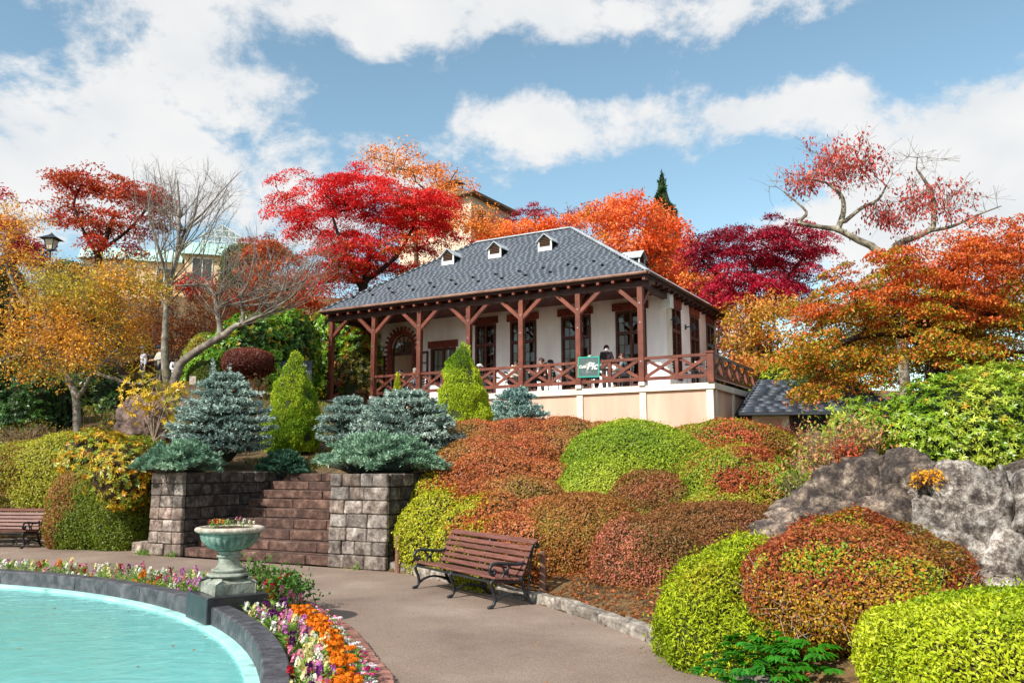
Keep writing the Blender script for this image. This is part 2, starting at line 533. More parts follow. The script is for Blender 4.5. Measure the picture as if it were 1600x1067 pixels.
class MB:
    """collects faces, builds one mesh object"""
    def __init__(s):
        s.v, s.f, s.mi = [], [], []
        s.cur = 0
    def add(s, vs, fs):
        n = len(s.v)
        s.v += [tuple(x) for x in vs]
        for f in fs:
            s.f.append(tuple(i + n for i in f))
            s.mi.append(s.cur)
        return s
    def box(s, x0, x1, y0, y1, z0, z1):
        v = [(x, y, z) for z in (z0, z1) for y in (y0, y1) for x in (x0, x1)]
        return s.add(v, [(0, 2, 3, 1), (4, 5, 7, 6), (0, 1, 5, 4), (2, 6, 7, 3), (0, 4, 6, 2), (1, 3, 7, 5)])
    def bar(s, a, b, w, h, up=(0, 0, 1)):
        """rectangular bar from a to b, w across, h along 'up'"""
        a, b = Vector(a), Vector(b)
        d = (b - a).normalized()
        up = Vector(up)
        x = d.cross(up)
        if x.length < 1e-4:
            x = d.cross(Vector((1, 0, 0)))
        x.normalize()
        y = x.cross(d)
        vs = []
        for p in (a, b):
            for i, j in ((-1, -1), (1, -1), (1, 1), (-1, 1)):
                vs.append(p + x * (i * w / 2) + y * (j * h / 2))
        return s.add(vs, [(0, 3, 2, 1), (4, 5, 6, 7), (0, 1, 5, 4), (1, 2, 6, 5), (2, 3, 7, 6), (3, 0, 4, 7)])
    def tube(s, pts, r, k=8, cap=True):
        pts = [Vector(p) for p in pts]
        n = len(pts)
        rs = r if hasattr(r, '__len__') else [r] * n
        vs, fs = [], []
        prev = None
        for i, p in enumerate(pts):
            t = (pts[min(i + 1, n - 1)] - pts[max(i - 1, 0)]).normalized()
            if prev is None:
                x = t.cross(Vector((0, 0, 1)))
                if x.length < 1e-3:
                    x = t.cross(Vector((1, 0, 0)))
            else:
                x = prev - t * prev.dot(t)
            x.normalize()
            prev = x
            y = t.cross(x)
            for j in range(k):
                a = 2 * PI * j / k
                vs.append(p + (x * math.cos(a) + y * math.sin(a)) * rs[i])
        for i in range(n - 1):
            for j in range(k):
                j2 = (j + 1) % k
                fs.append((i * k + j, i * k + j2, (i + 1) * k + j2, (i + 1) * k + j))
        if cap:
            fs.append(tuple(range(k - 1, -1, -1)))
            fs.append(tuple((n - 1) * k + j for j in range(k)))
        return s.add(vs, fs)
    def lathe(s, prof, n=32, c=(0, 0, 0), mod=None):
        vs, fs = [], []
        m = len(prof)
        for i, (r, z) in enumerate(prof):
            for j in range(n):
                a = 2 * PI * j / n
                rr = r * (mod(a, i) if mod else 1)
                vs.append((c[0] + rr * math.cos(a), c[1] + rr * math.sin(a), c[2] + z))
        for i in range(m - 1):
            for j in range(n):
                j2 = (j + 1) % n
                fs.append((i * n + j, i * n + j2, (i + 1) * n + j2, (i + 1) * n + j))
        fs.append(tuple(range(n - 1, -1, -1)))
        fs.append(tuple((m - 1) * n + j for j in range(n)))
        return s.add(vs, fs)
    def prism(s, poly, fn, d0, d1):
        """polygon (2-D) extruded; fn(a, b, d) -> point"""
        n = len(poly)
        vs = [fn(a, b, d0) for a, b in poly] + [fn(a, b, d1) for a, b in poly]
        fs = [tuple(range(n)), tuple(range(2 * n - 1, n - 1, -1))] + [(i, i + n, (i + 1) % n + n, (i + 1) % n) for i in range(n)]
        return s.add(vs, fs)
    def mesh(s, name, mats, smooth=False, fix=True):
        me = bpy.data.meshes.new(name)
        me.from_pydata(s.v, [], s.f)
        for m in (mats if isinstance(mats, (list, tuple)) else [mats]):
            me.materials.append(m)
        if any(s.mi):
            me.polygons.foreach_set('material_index', s.mi)
        if fix:
            b = bmesh.new()
            b.from_mesh(me)
            bmesh.ops.recalc_face_normals(b, faces=b.faces)
            b.to_mesh(me)
            b.free()
        if smooth:
            me.polygons.foreach_set('use_smooth', [True] * len(me.polygons))
        return me
    def build(s, name, mats, parent=None, loc=None, rot=None, smooth=False):
        return link(name, s.mesh(name, mats, smooth), parent, loc, rot)

def chamfer(dx, dy, dz, c, jit=0.0, rr=R):
    """a worn block: chamfered box, corners jittered"""
    m = MB()
    vid = {}
    vs = []
    for sx in (-1, 1):
        for sy in (-1, 1):
            for sz in (-1, 1):
                j = [rr.uniform(-jit, jit) for _ in range(3)]
                for ax in range(3):
                    p = [sx * (dx / 2 - c) + j[0], sy * (dy / 2 - c) + j[1], sz * (dz / 2 - c) + j[2]]
                    p[ax] += (sx, sy, sz)[ax] * c
                    vid[(sx, sy, sz, ax)] = len(vs)
                    vs.append(p)
    fs = []
    for ax in range(3):
        o = [a for a in range(3) if a != ax]
        for s in (-1, 1):
            q = []
            for a, b in ((-1, -1), (1, -1), (1, 1), (-1, 1)):
                k = [0, 0, 0]
                k[ax], k[o[0]], k[o[1]] = s, a, b
                q.append(vid[(*k, ax)])
            fs.append(q)
    for ax in range(3):
        o = [a for a in range(3) if a != ax]
        for a in (-1, 1):
            for b in (-1, 1):
                q = []
                for e, face in ((-1, o[0]), (1, o[0]), (1, o[1]), (-1, o[1])):
                    k = [0, 0, 0]
                    k[ax], k[o[0]], k[o[1]] = e, a, b
                    q.append(vid[(*k, face)])
                fs.append(q)
    for sx in (-1, 1):
        for sy in (-1, 1):
            for sz in (-1, 1):
                fs.append([vid[(sx, sy, sz, a)] for a in range(3)])
    return m.add(vs, fs)

def np_mesh(name, V, F, mats, col=None, smooth=False):
    """fast mesh from numpy: V (n,3), F (m,k) all the same k; col (m,3) per face"""
    me = bpy.data.meshes.new(name)
    n, (m, k) = len(V), F.shape
    me.vertices.add(n)
    me.vertices.foreach_set('co', np.ascontiguousarray(V, dtype=np.float32).ravel())
    me.loops.add(m * k)
    me.loops.foreach_set('vertex_index', np.ascontiguousarray(F, dtype=np.int32).ravel())
    me.polygons.add(m)
    me.polygons.foreach_set('loop_start', np.arange(0, m * k, k, dtype=np.int32))
    if smooth:
        me.polygons.foreach_set('use_smooth', np.ones(m, dtype=bool))
    for x in (mats if isinstance(mats, (list, tuple)) else [mats]):
        me.materials.append(x)
    if col is not None:
        a = me.attributes.new('Col', 'FLOAT_COLOR', 'FACE')
        c4 = np.ones((m, 4), dtype=np.float32)
        c4[:, :3] = col
        a.data.foreach_set('color', c4.ravel())
    me.update(calc_edges=True)
    return me

NLEAF = [0]
def in_frame(P, m=.2):
    """keeps what could be seen from here or a step to the side"""
    x, y, z = P[:, 0], P[:, 1], P[:, 2] - EYE
    d = np.maximum(y * _cp + z * _sp, .01)
    u, v = x / d * FOC / 1600, (-y * _sp + z * _cp) / d * FOC / 1600
    return (np.abs(u) < .5 + m) & (np.abs(v) < .334 + m) & (y > .5)
def leaves(name, P, D, N, L, Wd, col, m, parent, fold=.12):
    """one diamond-shaped leaf per point"""
    n = len(P)
    NLEAF[0] += n
    D = nrm(D)
    S = nrm(np.cross(D, N))
    N2 = np.cross(S, D)
    L = np.broadcast_to(np.asarray(L, float), (n,))[:, None]
    Wd = np.broadcast_to(np.asarray(Wd, float), (n,))[:, None]
    V = np.empty((n, 4, 3))
    V[:, 0] = P - D * L * .5
    V[:, 1] = P + S * Wd * .5 + N2 * Wd * fold
    V[:, 2] = P + D * L * .5 - N2 * L * .1
    V[:, 3] = P - S * Wd * .5 + N2 * Wd * fold
    F = np.arange(n * 4).reshape(n, 4)
    return link(name, np_mesh(name, V.reshape(-1, 3), F, m, col), parent)

LEAF_GAIN = 1.22
def palette(P, pal, freq=.8, jit=.35, bright=.25, shift=0.0, off=0.0):
    """pal: list of linear colours; picked along a noise value so that hues come in drifts"""
    pal = np.array(pal)
    v = fbm(np.asarray(P) * freq + off, 3)
    v = (v - .5) * 2.4 + .5 + shift + rng.uniform(-jit, jit, len(P))
    v = np.clip(v, 0, .9999) * (len(pal) - 1)
    i = np.floor(v).astype(int)
    f = (v - i)[:, None]
    c = pal[i] * (1 - f) + pal[np.minimum(i + 1, len(pal) - 1)] * f
    return c * LEAF_GAIN * rng.uniform(1 - bright, 1 + bright, (len(P), 1))

def pals(*hx, k=1.0):
    return [lin(x, k) for x in hx]

# ------------------------------------------------------------------ ground
PATH = [(2.1, 2.0), (1.75, 6.0), (1.56, 6.84), (1.36, 7.52), (1.2, 8.12), (.81, 9.1), (.34, 10.04), (-.4, 11.2), (-1.1, 12.25), (-1.86, 13.13),
        (-1.93, 13.2), (-2.95, 13.7), (-5.92, 15.2), (-6.67, 15.6), (-7.2, 16.6), (-9.28, 17.5), (-10.61, 17.67), (-16, 18.6), (-34, 22), (-34, -6), (4, -6)]
CTRL = [(-1.86, 13.5, .6), (-1, 12.6, .15), (.4, 10.3, .12), (1.4, 8.3, .12), (1.8, 6.7, .1), (2.3, 4.5, .1), (0, 14, .8), (2, 19, 1.75), (6, 22, 2.3), (6, 25.5, 2.6),
        (0, 20, 2.1), (-1.5, 18, 1.8), (10, 22, 2.4), (5, 15, 1.3), (5, 10.5, .7), (5, 7, .35), (9, 12, 1.4), (12, 18, 2.3), (7, 5, .6), (12, 6, 1.6), (16, 12, 2.6),
        (-5.5, 32, 3.6), (-6.5, 33.5, 4.15), (-9, 36, 4.3), (-14.6, 34, 4.6), (-10, 27, 3.9), (-8, 22, 2.5), (-9.5, 20, 1.95), (-12, 19.5, 1.2), (-8, 18, 1.4), (-7, 16.4, 1.3),
        (-4, 18.2, 1.42), (-3, 19, 1.7), (-5, 21, 2.1), (-13, 24, 3.0), (-11, 21, 2.5), (-20, 30, 4.2), (-20, 21, 1.6), (-16, 19.5, .8), (-13, 31, 4.4), (-12, 30, 4.5), (-3.3, 15.6, 1.35), (-2.0, 14.8, 1.25),
        (0, 26, 2.6), (-3, 28, 3.0), (2, 45, 4.6), (10, 45, 4.2), (20, 40, 4.5), (-15, 50, 8.5), (-25, 47, 9), (30, 60, 6), (0, 70, 14.5), (-22, 58, 13.2), (-35, 60, 13), (40, 80, 8), (20, 75, 11),
        (14, 28, 2.4), (8, 29, 2.0), (20, 20, 3.4), (30, 30, 4), (-40, 30, 5), (60, 40, 5), (-70, 60, 10), (30, 5, 3), (60, 0, 3), (0, 110, 15), (-60, 120, 15), (70, 120, 12)]
_cx = np.array([c[:2] for c in CTRL], float) / 20
_cz = np.array([c[2] for c in CTRL], float)

def _tk(r2):
    return np.where(r2 > 1e-12, r2 * np.log(np.maximum(r2, 1e-12)), 0)
_n = len(CTRL)
_K = _tk(((_cx[:, None] - _cx[None]) ** 2).sum(-1)) + np.eye(_n) * .01
_Pm = np.c_[np.ones(_n), _cx]
_A = np.block([[_K, _Pm], [_Pm.T, np.zeros((3, 3))]])
_w = np.linalg.solve(_A, np.r_[_cz, 0, 0, 0])
SA, SB, SO, SW = Vector((.891, -.454, 0)), Vector((.454, .891, 0)), Vector((-5.92, 15.2, 0)), 3.33
RISE, RUN = .162, .3

def poly_dist(X, Y, poly):
    """signed distance to polygon, negative inside"""
    d = np.full(X.shape, 1e9)
    ins = np.zeros(X.shape, bool)
    n = len(poly)
    for i in range(n):
        (x0, y0), (x1, y1) = poly[i], poly[(i + 1) % n]
        ex, ey = x1 - x0, y1 - y0
        t = np.clip(((X - x0) * ex + (Y - y0) * ey) / (ex * ex + ey * ey), 0, 1)
        d = np.minimum(d, np.hypot(X - x0 - t * ex, Y - y0 - t * ey))
        c = ((y0 > Y) != (y1 > Y)) & (X < (x1 - x0) * (Y - y0) / ((y1 - y0) if y1 != y0 else 1e-9) + x0)
        ins ^= c
    return np.where(ins, -d, d)

def height(X, Y):
    X, Y = np.asarray(X, float), np.asarray(Y, float)
    q = np.stack([X, Y], -1) / 20
    out = np.zeros(X.shape)
    flat = q.reshape(-1, 2)
    res = np.empty(len(flat))
    for i in range(0, len(flat), 20000):
        f = flat[i:i + 20000]
        res[i:i + 20000] = _tk(((f[:, None] - _cx[None]) ** 2).sum(-1)) @ _w[:_n] + _w[_n] + f @ _w[_n + 1:]
    z = res.reshape(X.shape)
    far = np.clip((np.hypot(X, Y - 40) - 70) / 80, 0, 1)
    z = z * (1 - far) + 12 * far
    z = np.clip(z, -.5, 17)
    d = poly_dist(X, Y, PATH)
    t = np.clip((d + .02) / .7, 0, 1)
    z = z * t * t * (3 - 2 * t) + .06 * np.clip(d / .1, 0, 1)
    z = np.where(d < .03, -.09, z)
    a = (X - SO.x) * SA.x + (Y - SO.y) * SA.y
    b = (X - SO.x) * SB.x + (Y - SO.y) * SB.y
    st = (a > -.2) & (a < SW + .25) & (b > -.35) & (b < 3.25)
    z = np.where(st, np.minimum(z, (b - .1) / RUN * RISE - .2), z)
    return z

def tz(x, y):
    return float(height(np.array([x]), np.array([y]))[0])

def axis(dense0, dense1, step, lo, hi):
    a = list(np.arange(dense0, dense1 + 1e-6, step))
    s, x = step, dense1
    while x < hi:
        s *= 1.22
        x += s
        a.append(min(x, hi))
    s, x = step, dense0
    while x > lo:
        s *= 1.22
        x -= s
        a.insert(0, max(x, lo))
    return np.array(a)

def build_ground():
    xs, ys = axis(-15, 12, .2, -900, 900), axis(4, 36, .2, -60, 1500)
    X, Y = np.meshgrid(xs, ys)
    Z = height(X, Y)
    d = poly_dist(X, Y, PATH)
    Z = Z + np.where(d > .3, (fbm(np.stack([X * .8, Y * .8, X * 0], -1), 3) - .5) * .22, 0)
    ny, nx = X.shape
    V = np.stack([X, Y, Z], -1).reshape(-1, 3)
    i = np.arange((ny - 1) * (nx - 1))
    r, c = i // (nx - 1), i % (nx - 1)
    a = r * nx + c
    F = np.stack([a, a + 1, a + nx + 1, a + nx], -1)
    struct(link('hillside_ground', np_mesh('hillside_ground', V, F, MT['terrain'], smooth=True)))
    # the path is one sheet above it
    b = bmesh.new()
    b.faces.new([b.verts.new((x, y, 0)) for x, y in PATH])
    bmesh.ops.triangulate(b, faces=b.faces)
    me = bpy.data.meshes.new('path')
    b.to_mesh(me)
    b.free()
    if me.polygons[0].normal.z < 0:
        me.flip_normals()
    me.materials.append(MT['asphalt'])
    struct(link('path', me))
build_ground()

def poly_pts(line, step):
    """resample a polyline"""
    P = [Vector((*p, 0)) for p in line]
    out, acc = [], 0.0
    for a, b in zip(P, P[1:]):
        L = (b - a).length
        d = (b - a) / L
        t = -acc if acc else 0
        t = acc
        while t < L:
            out.append((a + d * t, d))
            t += step
        acc = t - L
    return out

def spline(pts, n=12):
    P = [Vector(p) for p in pts]
    out = []
    for i in range(len(P) - 1):
        p0, p1, p2, p3 = P[max(i - 1, 0)], P[i], P[i + 1], P[min(i + 2, len(P) - 1)]
        for k in range(n):
            t = k / n
            out.append(.5 * ((2 * p1) + (p2 - p0) * t + (2 * p0 - 5 * p1 + 4 * p2 - p3) * t * t + (3 * p1 - p0 - 3 * p2 + p3) * t ** 3))
    out.append(P[-1])
    return out

# ------------------------------------------------------------------ kerb of field stones
def build_kerb(line, label_name):
    root = struct(link('kerb', None))
    pl = [(p.x, p.y) for p in spline([(x, y, 0) for x, y in line], 8)]
    P = [Vector((*p, 0)) for p in pl]
    cum = [0]
    for a, b in zip(P, P[1:]):
        cum.append(cum[-1] + (b - a).length)
    def pos(s):
        for i in range(len(P) - 1):
            if s <= cum[i + 1]:
                t = (s - cum[i]) / (cum[i + 1] - cum[i])
                return P[i].lerp(P[i + 1], t), (P[i + 1] - P[i]).normalized()
        return P[-1], (P[-1] - P[-2]).normalized()
    s = 0
    while s < cum[-1] - .2:
        L = R.uniform(.32, .7)
        p, d = pos(s + L / 2)
        h = R.uniform(.15, .21)
        m = chamfer(L - .012, .16, h, .018, .014)
        o = m.build('kerb_stone', MT['kerb'], root, (p.x, p.y, h / 2 - .05), (R.uniform(-.05, .05), R.uniform(-.03, .03), math.atan2(d.y, d.x)))
        s += L
build_kerb([(2.2, 2.6), (1.83, 6.0), (1.64, 6.84), (1.44, 7.52), (1.28, 8.12), (.88, 9.14), (.41, 10.1), (-.33, 11.26), (-1.03, 12.3), (-1.75, 13.2)], 'right')
build_kerb([(-6.95, 16.2), (-7.3, 16.66), (-9.28, 17.56), (-10.61, 17.72), (-16, 18.66)], 'left')

# ------------------------------------------------------------------ stairs and block walls
def sp(a, b, z=0):
    p = SO + SA * a + SB * b
    return Vector((p.x, p.y, z))
SROT = math.atan2(SA.y, SA.x)

def block_wall(root, p0, du, length, dn, rows, rh, depth, m, z0=0.0, first=0.0, lmin=.24, lmax=.42):
    """courses of stone blocks along du from p0, outer face along dn"""
    ang = math.atan2(du.y, du.x)
    for r in range(rows):
        s = 0.0
        while s < length - 1e-3:
            L = R.uniform(lmin, lmax)
            if length - s - L < lmin * .8:
                L = length - s
            pr = R.uniform(-.012, .014)
            c = p0 + du * (s + L / 2) + dn * (-depth / 2 + pr)
            b = chamfer(L - .012, depth, rh - .011, .014, .006)
            b.build('stone_block', m, root, (c.x, c.y, z0 + rh * (r + .5)), (0, 0, ang))
            s += L

def build_stairs():
    # left wall
    lw = thing('stone_wall', 'weathered grey block wall along the left side of the stone stairs', 'wall', sp(0, 0), 0)
    inv = lambda v: v - sp(0, 0)
    O0 = Vector((0, 0, 0))
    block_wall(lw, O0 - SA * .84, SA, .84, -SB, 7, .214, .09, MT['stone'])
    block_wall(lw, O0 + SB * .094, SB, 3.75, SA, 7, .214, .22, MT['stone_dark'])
    m = MB()
    def cbox(mb, a0, a1, b0, b1, z0, z1, org):
        vs = [org + SA * a + SB * b + Vector((0, 0, z)) for z in (z0, z1) for b in (b0, b1) for a in (a0, a1)]
        mb.add(vs, [(0, 2, 3, 1), (4, 5, 7, 6), (0, 1, 5, 4), (2, 6, 7, 3), (0, 4, 6, 2), (1, 3, 7, 5)])
    cbox(m, -.82, -.03, .03, .7, -.1, 1.45, O0)
    cbox(m, -.45, -.03, .7, 3.82, -.1, 1.45, O0)
    m.build('mortar', MT['mortar'], lw)
    # low plinth stones left of the pier
    for k in range(2):
        c = O0 - SA * (.98 + k * .26) - SB * 0.0 + SB * .25
        chamfer(.25, .3, .2, .015, .008).build('stone_block', MT['stone'], lw, (c.x, c.y, .1), (0, 0, SROT))
    # right pier
    org = sp(SW, 0)
    rw = thing('stone_wall', 'pale grey block pier at the right foot of the stairs', 'wall', org, 0)
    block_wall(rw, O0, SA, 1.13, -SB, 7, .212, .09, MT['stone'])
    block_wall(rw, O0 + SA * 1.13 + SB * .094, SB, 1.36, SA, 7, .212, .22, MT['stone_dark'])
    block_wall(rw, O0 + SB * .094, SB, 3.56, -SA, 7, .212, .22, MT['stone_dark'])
    m = MB()
    cbox(m, .03, 1.10, .03, 1.4, -.1, 1.44, O0)
    cbox(m, .03, .4, 1.4, 3.6, -.1, 1.44, O0)
    m.build('mortar', MT['mortar'], rw)
    # flight
    st = thing('stone_staircase', 'flight of worn brown stone steps climbing between the block walls', 'stairs', sp(0, 0), 0)
    for k in range(9):
        s = .006
        end = SW - .006
        while s < end - .01:
            L = R.uniform(.62, 1.15)
            if end - s - L < .5:
                L = end - s
            b = chamfer(L - .01, .44, RISE - .004, .012, .006)
            c = SA * (s + L / 2) + SB * (.1 + RUN * k + .22 + R.uniform(-.008, .008))
            b.build('stone_step', MT['step'], st, (c.x, c.y, RISE * (k + .5)), (0, 0, SROT))
            s += L
    m = MB()
    for k in range(1, 9):
        cbox(m, .01, SW - .01, .16 + RUN * k, .16 + RUN * (k + 1) + .05, -.1, RISE * k - .004, O0)
    cbox(m, .01, SW - .01, .1 + RUN * 9 + .1, .1 + RUN * 9 + 1.0, .9, RISE * 9 - .02, O0)
    m.build('mortar', MT['mortar'], st)
    # retaining course at the head of the flight
    tw = thing('stone_wall', 'dark low stone course above the top step', 'wall', sp(0, 0), 0)
build_stairs()
bpy.data.objects.remove([o for o in bpy.data.objects if o.get('label') == 'dark low stone course above the top step'][0])

# ------------------------------------------------------------------ pool
PC = Vector((-9.15, 3.5, 0))
def ring(name, r0, r1, z0, z1, m, n=160, parent=None):
    b = MB()
    vs, fs = [], []
    for j in range(n):
        a = 2 * PI * j / n
        c, s = math.cos(a), math.sin(a)
        for r, z in ((r0, z0), (r1, z0), (r1, z1), (r0, z1)):
            vs.append((PC.x + r * c, PC.y + r * s, z))
    for j in range(n):
        q = 4 * ((j + 1) % n)
        p = 4 * j
        for k in range(4):
            k2 = (k + 1) % 4
            fs.append((p + k, q + k, q + k2, p + k2))
    return b.add(vs, fs).build(name, m, parent)

def disc(name, r, z, m, n=160, parent=None):
    b = MB()
    b.add([(PC.x + r * math.cos(2 * PI * j / n), PC.y + r * math.sin(2 * PI * j / n), z) for j in range(n)], [tuple(range(n))])
    return link(name, b.mesh(name, m, fix=False), parent)

def build_pool():
    struct(disc('pool_floor', 7.80, .012, MT['pool_floor']))
    struct(disc('pool_water', 7.76, .1, MT['water']))
    struct(ring('pool_ledge', 7.735, 7.86, .013, .126, MT['cyan']))
    w = struct(link('pool_rim', None))
    # coping in long curved stones with fine joints
    nst = 36
    for i in range(nst):
        a0, a1 = 2 * PI * i / nst + .0006, 2 * PI * (i + 1) / nst - .0006
        mid = (a0 + a1) / 2
        b = MB()
        sub = 5
        vs, fs = [], []
        prof = ((7.83, .03), (7.83, .273), (7.842, .285), (7.998, .285), (8.01, .273), (8.01, -.02))
        k = len(prof)
        for j in range(sub + 1):
            a = a0 + (a1 - a0) * j / sub
            for r, z in prof:
                vs.append((r * math.cos(a), r * math.sin(a), z))
        for j in range(sub):
            for q in range(k):
                q2 = (q + 1) % k
                fs.append((j * k + q, j * k + q2, (j + 1) * k + q2, (j + 1) * k + q))
        fs.append(tuple(range(k)))
        fs.append(tuple(sub * k + q for q in range(k - 1, -1, -1)))
        b.add(vs, fs).build('coping_stone', MT['granite'], w, (PC.x, PC.y, 0))
build_pool()

# plinth and urn
def build_urn():
    c = Vector((-2.82, 8.52, 0))
    ang = math.atan2(c.y - PC.y, c.x - PC.x)
    pl = thing('stone_plinth', 'polished black granite plinth standing in the pool rim under the urn', 'plinth', c, ang)
    m = chamfer(.6, .6, .42, .008, 0)
    m.build('block', MT['granite_pol'], pl, (0, 0, .16))
    # square block, moulded foot, stem, fluted bowl, rim
    u = thing('urn', 'green verdigris stone urn of flowers on the black plinth', 'urn', (c.x, c.y, .37), ang)
    m = MB()
    prof = [(.44, 0), (.44, .1), (.40, .135), (.40, .15)]
    vs, fs = [], []
    for s, z in prof:
        ch = .07
        for x, y in ((-1, -1), (1, -1), (1, 1), (-1, 1)):
            h = s / 2
            q = ch * (.3 if z < .11 else 1)
            vs.append((x * h - (x * q if x * y > 0 else 0), y * h - (0 if x * y > 0 else y * q), z))
            vs.append((x * h - (0 if x * y > 0 else x * q), y * h - (y * q if x * y > 0 else 0), z))
    for i in range(3):
        for j in range(8):
            j2 = (j + 1) % 8
            fs.append((i * 8 + j, i * 8 + j2, i * 8 + 8 + j2, i * 8 + 8 + j))
    fs.append(tuple(range(7, -1, -1)))
    fs.append(tuple(24 + j for j in range(8)))
    m.add(vs, fs).build('pedestal', MT['urn_grey'], u)
    m = MB()
    m.lathe([(.17, .15), (.192, .155), (.2, .168), (.192, .182), (.165, .188), (.15, .192), (.15, .2), (.162, .206), (.165, .216), (.158, .226), (.128, .232), (.118, .25), (.104, .27), (.1, .3), (.1, .335), (.115, .34), (.12, .35), (.115, .36), (.1, .365), (.105, .385), (.125, .4)], 40)
    m.build('stem', MT['urn_grey'], u)
    m = MB()
    pr = [(.1, .4), (.15, .412), (.2, .435), (.242, .47), (.268, .51), (.283, .55), (.288, .575), (.278, .58)]
    m.lathe(pr, 208, mod=lambda a, i: 1 + (.07 if 1 <= i <= 4 else (.03 if i == 5 else 0)) * (abs(math.sin(a * 13)) - .6))
    m.build('bowl', MT['urn'], u, smooth=True)
    m = MB()
    m.lathe([(.28, .575), (.315, .582), (.335, .597), (.337, .612), (.325, .627), (.3, .634), (.285, .632), (.27, .615), (.262, .59), (.1, .588)], 96, mod=lambda a, i: 1 + (.012 * math.sin(a * 38) if 1 <= i <= 4 else 0))
    m.build('rim', MT['urn_rim'], u, smooth=True)
    m = MB()
    m.lathe([(.262, .6), (.2, .622), (.1, .634), (.01, .636)], 24)
    m.build('soil', MT['soil'], u)
    return c, ang
URN_C, URN_A = build_urn()

# ------------------------------------------------------------------ flower bed outline
BED_OUT = spline([(-.72, 3.4, 0), (-.86, 5.0, 0), (-1.05, 6.39, 0), (-1.27, 7.05, 0), (-1.55, 7.91, 0), (-1.87, 8.68, 0), (-2.38, 9.7, 0), (-3.2, 10.6, 0), (-4.4, 11.4, 0), (-5.8, 11.95, 0), (-7.6, 12.3, 0), (-9.6, 12.4, 0), (-12, 12.2, 0)], 10)
def bed_in(p):
    d = (Vector((p.x, p.y, 0)) - PC)
    return PC + d.normalized() * 8.02
def build_bed():
    b = MB()
    n = len(BED_OUT)
    vs = []
    for p in BED_OUT:
        q = bed_in(p)
        m_ = (p + q) / 2
        vs += [(p.x, p.y, .03), (m_.x, m_.y, .13), (q.x, q.y, .1)]
    fs = []
    for i in range(n - 1):
        for k in range(2):
            fs.append((3 * i + k, 3 * i + k + 1, 3 * i + 4 + k, 3 * i + 3 + k))
    struct(b.add(vs, fs).build('flower_bed_soil', MT['soil']))
    e = struct(link('brick_edging', None))
    me = [chamfer(.19, .086, .075, .008, .003).mesh('brick', MT['brick_edge']) for _ in range(4)]
    cum = 0
    pts = []
    last = BED_OUT[0]
    acc = 0
    for p in BED_OUT[1:]:
        seg = (p - last).length
        t = .105 - acc
        while t < seg:
            pts.append((last + (p - last) * (t / seg), (p - last).normalized()))
            t += .105
        acc = seg - (t - .105)
        last = p
    for p, d in pts[:260]:
        nrm_ = Vector((d.y, -d.x, 0))
        o = link('brick', R.choice(me), e, (p.x + nrm_.x * .09, p.y + nrm_.y * .09, .016 + R.uniform(-.006, .006)), (R.uniform(-.03, .03), R.uniform(-.03, .03), math.atan2(nrm_.y, nrm_.x) + R.uniform(-.03, .03)))
build_bed()

# ------------------------------------------------------------------ the cafe
YAW = -math.radians(30)
BC = Vector((6.32, 26.0, 0))
BU = Vector((-math.cos(YAW), -math.sin(YAW), 0))
BV = Vector((-math.sin(YAW), math.cos(YAW), 0))
ZB = 2.3
def bl(s, v, z):
    return BC + BU * s + BV * v + Vector((0, 0, z))

CAFE = thing('cafe_building', 'white walled cafe with hipped grey slate roof and red brown timber veranda above the terrace', 'building', (BC.x, BC.y, ZB), YAW)
def cpart(mb, name, m, parent=None, smooth=False):
    """part of the cafe, given in cafe coordinates (x = -s, y = v, z absolute)"""
    o = mb.build(name, m, parent or CAFE, None, None, smooth)
    if parent is None:
        o.location = (0, 0, -ZB)
    return o
def sbox(mb, s0, s1, v0, v1, z0, z1):
    return mb.box(-s1, -s0, v0, v1, z0, z1)
def P3(s, v, z):
    return Vector((-s, v, z))

POSTS = [2.36, 4.64, 6.9, 9.14, 11.4, 13.64]

def build_terrace():
    m = MB()
    sbox(m, .06, 13.7, .06, 2.4, 1.6, 4.0)
    sbox(m, .06, 2.3, 2.4, 6.5, 1.6, 4.0)
    cpart(m, 'terrace_wall', MT['peach'])
    m = MB()
    sbox(m, -.04, 13.78, -.04, 2.5, 4.004, 4.2)
    sbox(m, -.04, 2.36, 2.5, 6.6, 4.004, 4.2)
    cpart(m, 'terrace_slab', MT['cream'])
    m = MB()
    sbox(m, .2, 13.6, .14, 2.48, 4.201, 4.206)
    sbox(m, .2, 2.34, 2.48, 6.3, 4.201, 4.206)
    cpart(m, 'terrace_floor', MT['tile'])
    for s in [.13] + POSTS:
        m = MB()
        sbox(m, s - .11, s + .11, 0, .1, 1.6, 4.002)
        cpart(m, 'pilaster', MT['cream'])
    for v in (.33, 2.35, 4.4):
        m = MB()
        m.box(-.1, 0.0, v - .11, v + .11, 1.6, 4.002)
        cpart(m, 'pilaster', MT['cream'])
build_terrace()

def wall_pieces(fn, t0, t1, z0, z1, ops):
    """boxes of wall round rectangular openings; fn(t0,t1,z0,z1) adds one box"""
    ops = sorted(ops)
    t = t0
    for a, b, c, d in ops:
        if a > t: fn(t, a, z0, z1)
        if c > z0: fn(a, b, z0, c)
        if d < z1: fn(a, b, d, z1)
        t = b
    if t1 > t: fn(t, t1, z0, z1)

WV = 2.5
FRONT = [(3.12, 4.32, 4.45, 7.25), (5.32, 6.56, 4.45, 7.25), (7.64, 8.82, 4.45, 7.25), (9.48, 10.46, 4.45, 7.25), (11.4, 12.66, 4.95, 6.45)]
SIDE = [(2.98, 4.05, 4.7, 7.39), (5.16, 6.26, 4.7, 7.39), (7.26, 8.36, 4.7, 7.39)]
ARC_S, ARC_R, ARC_Z = 14.2, .6, 6.62

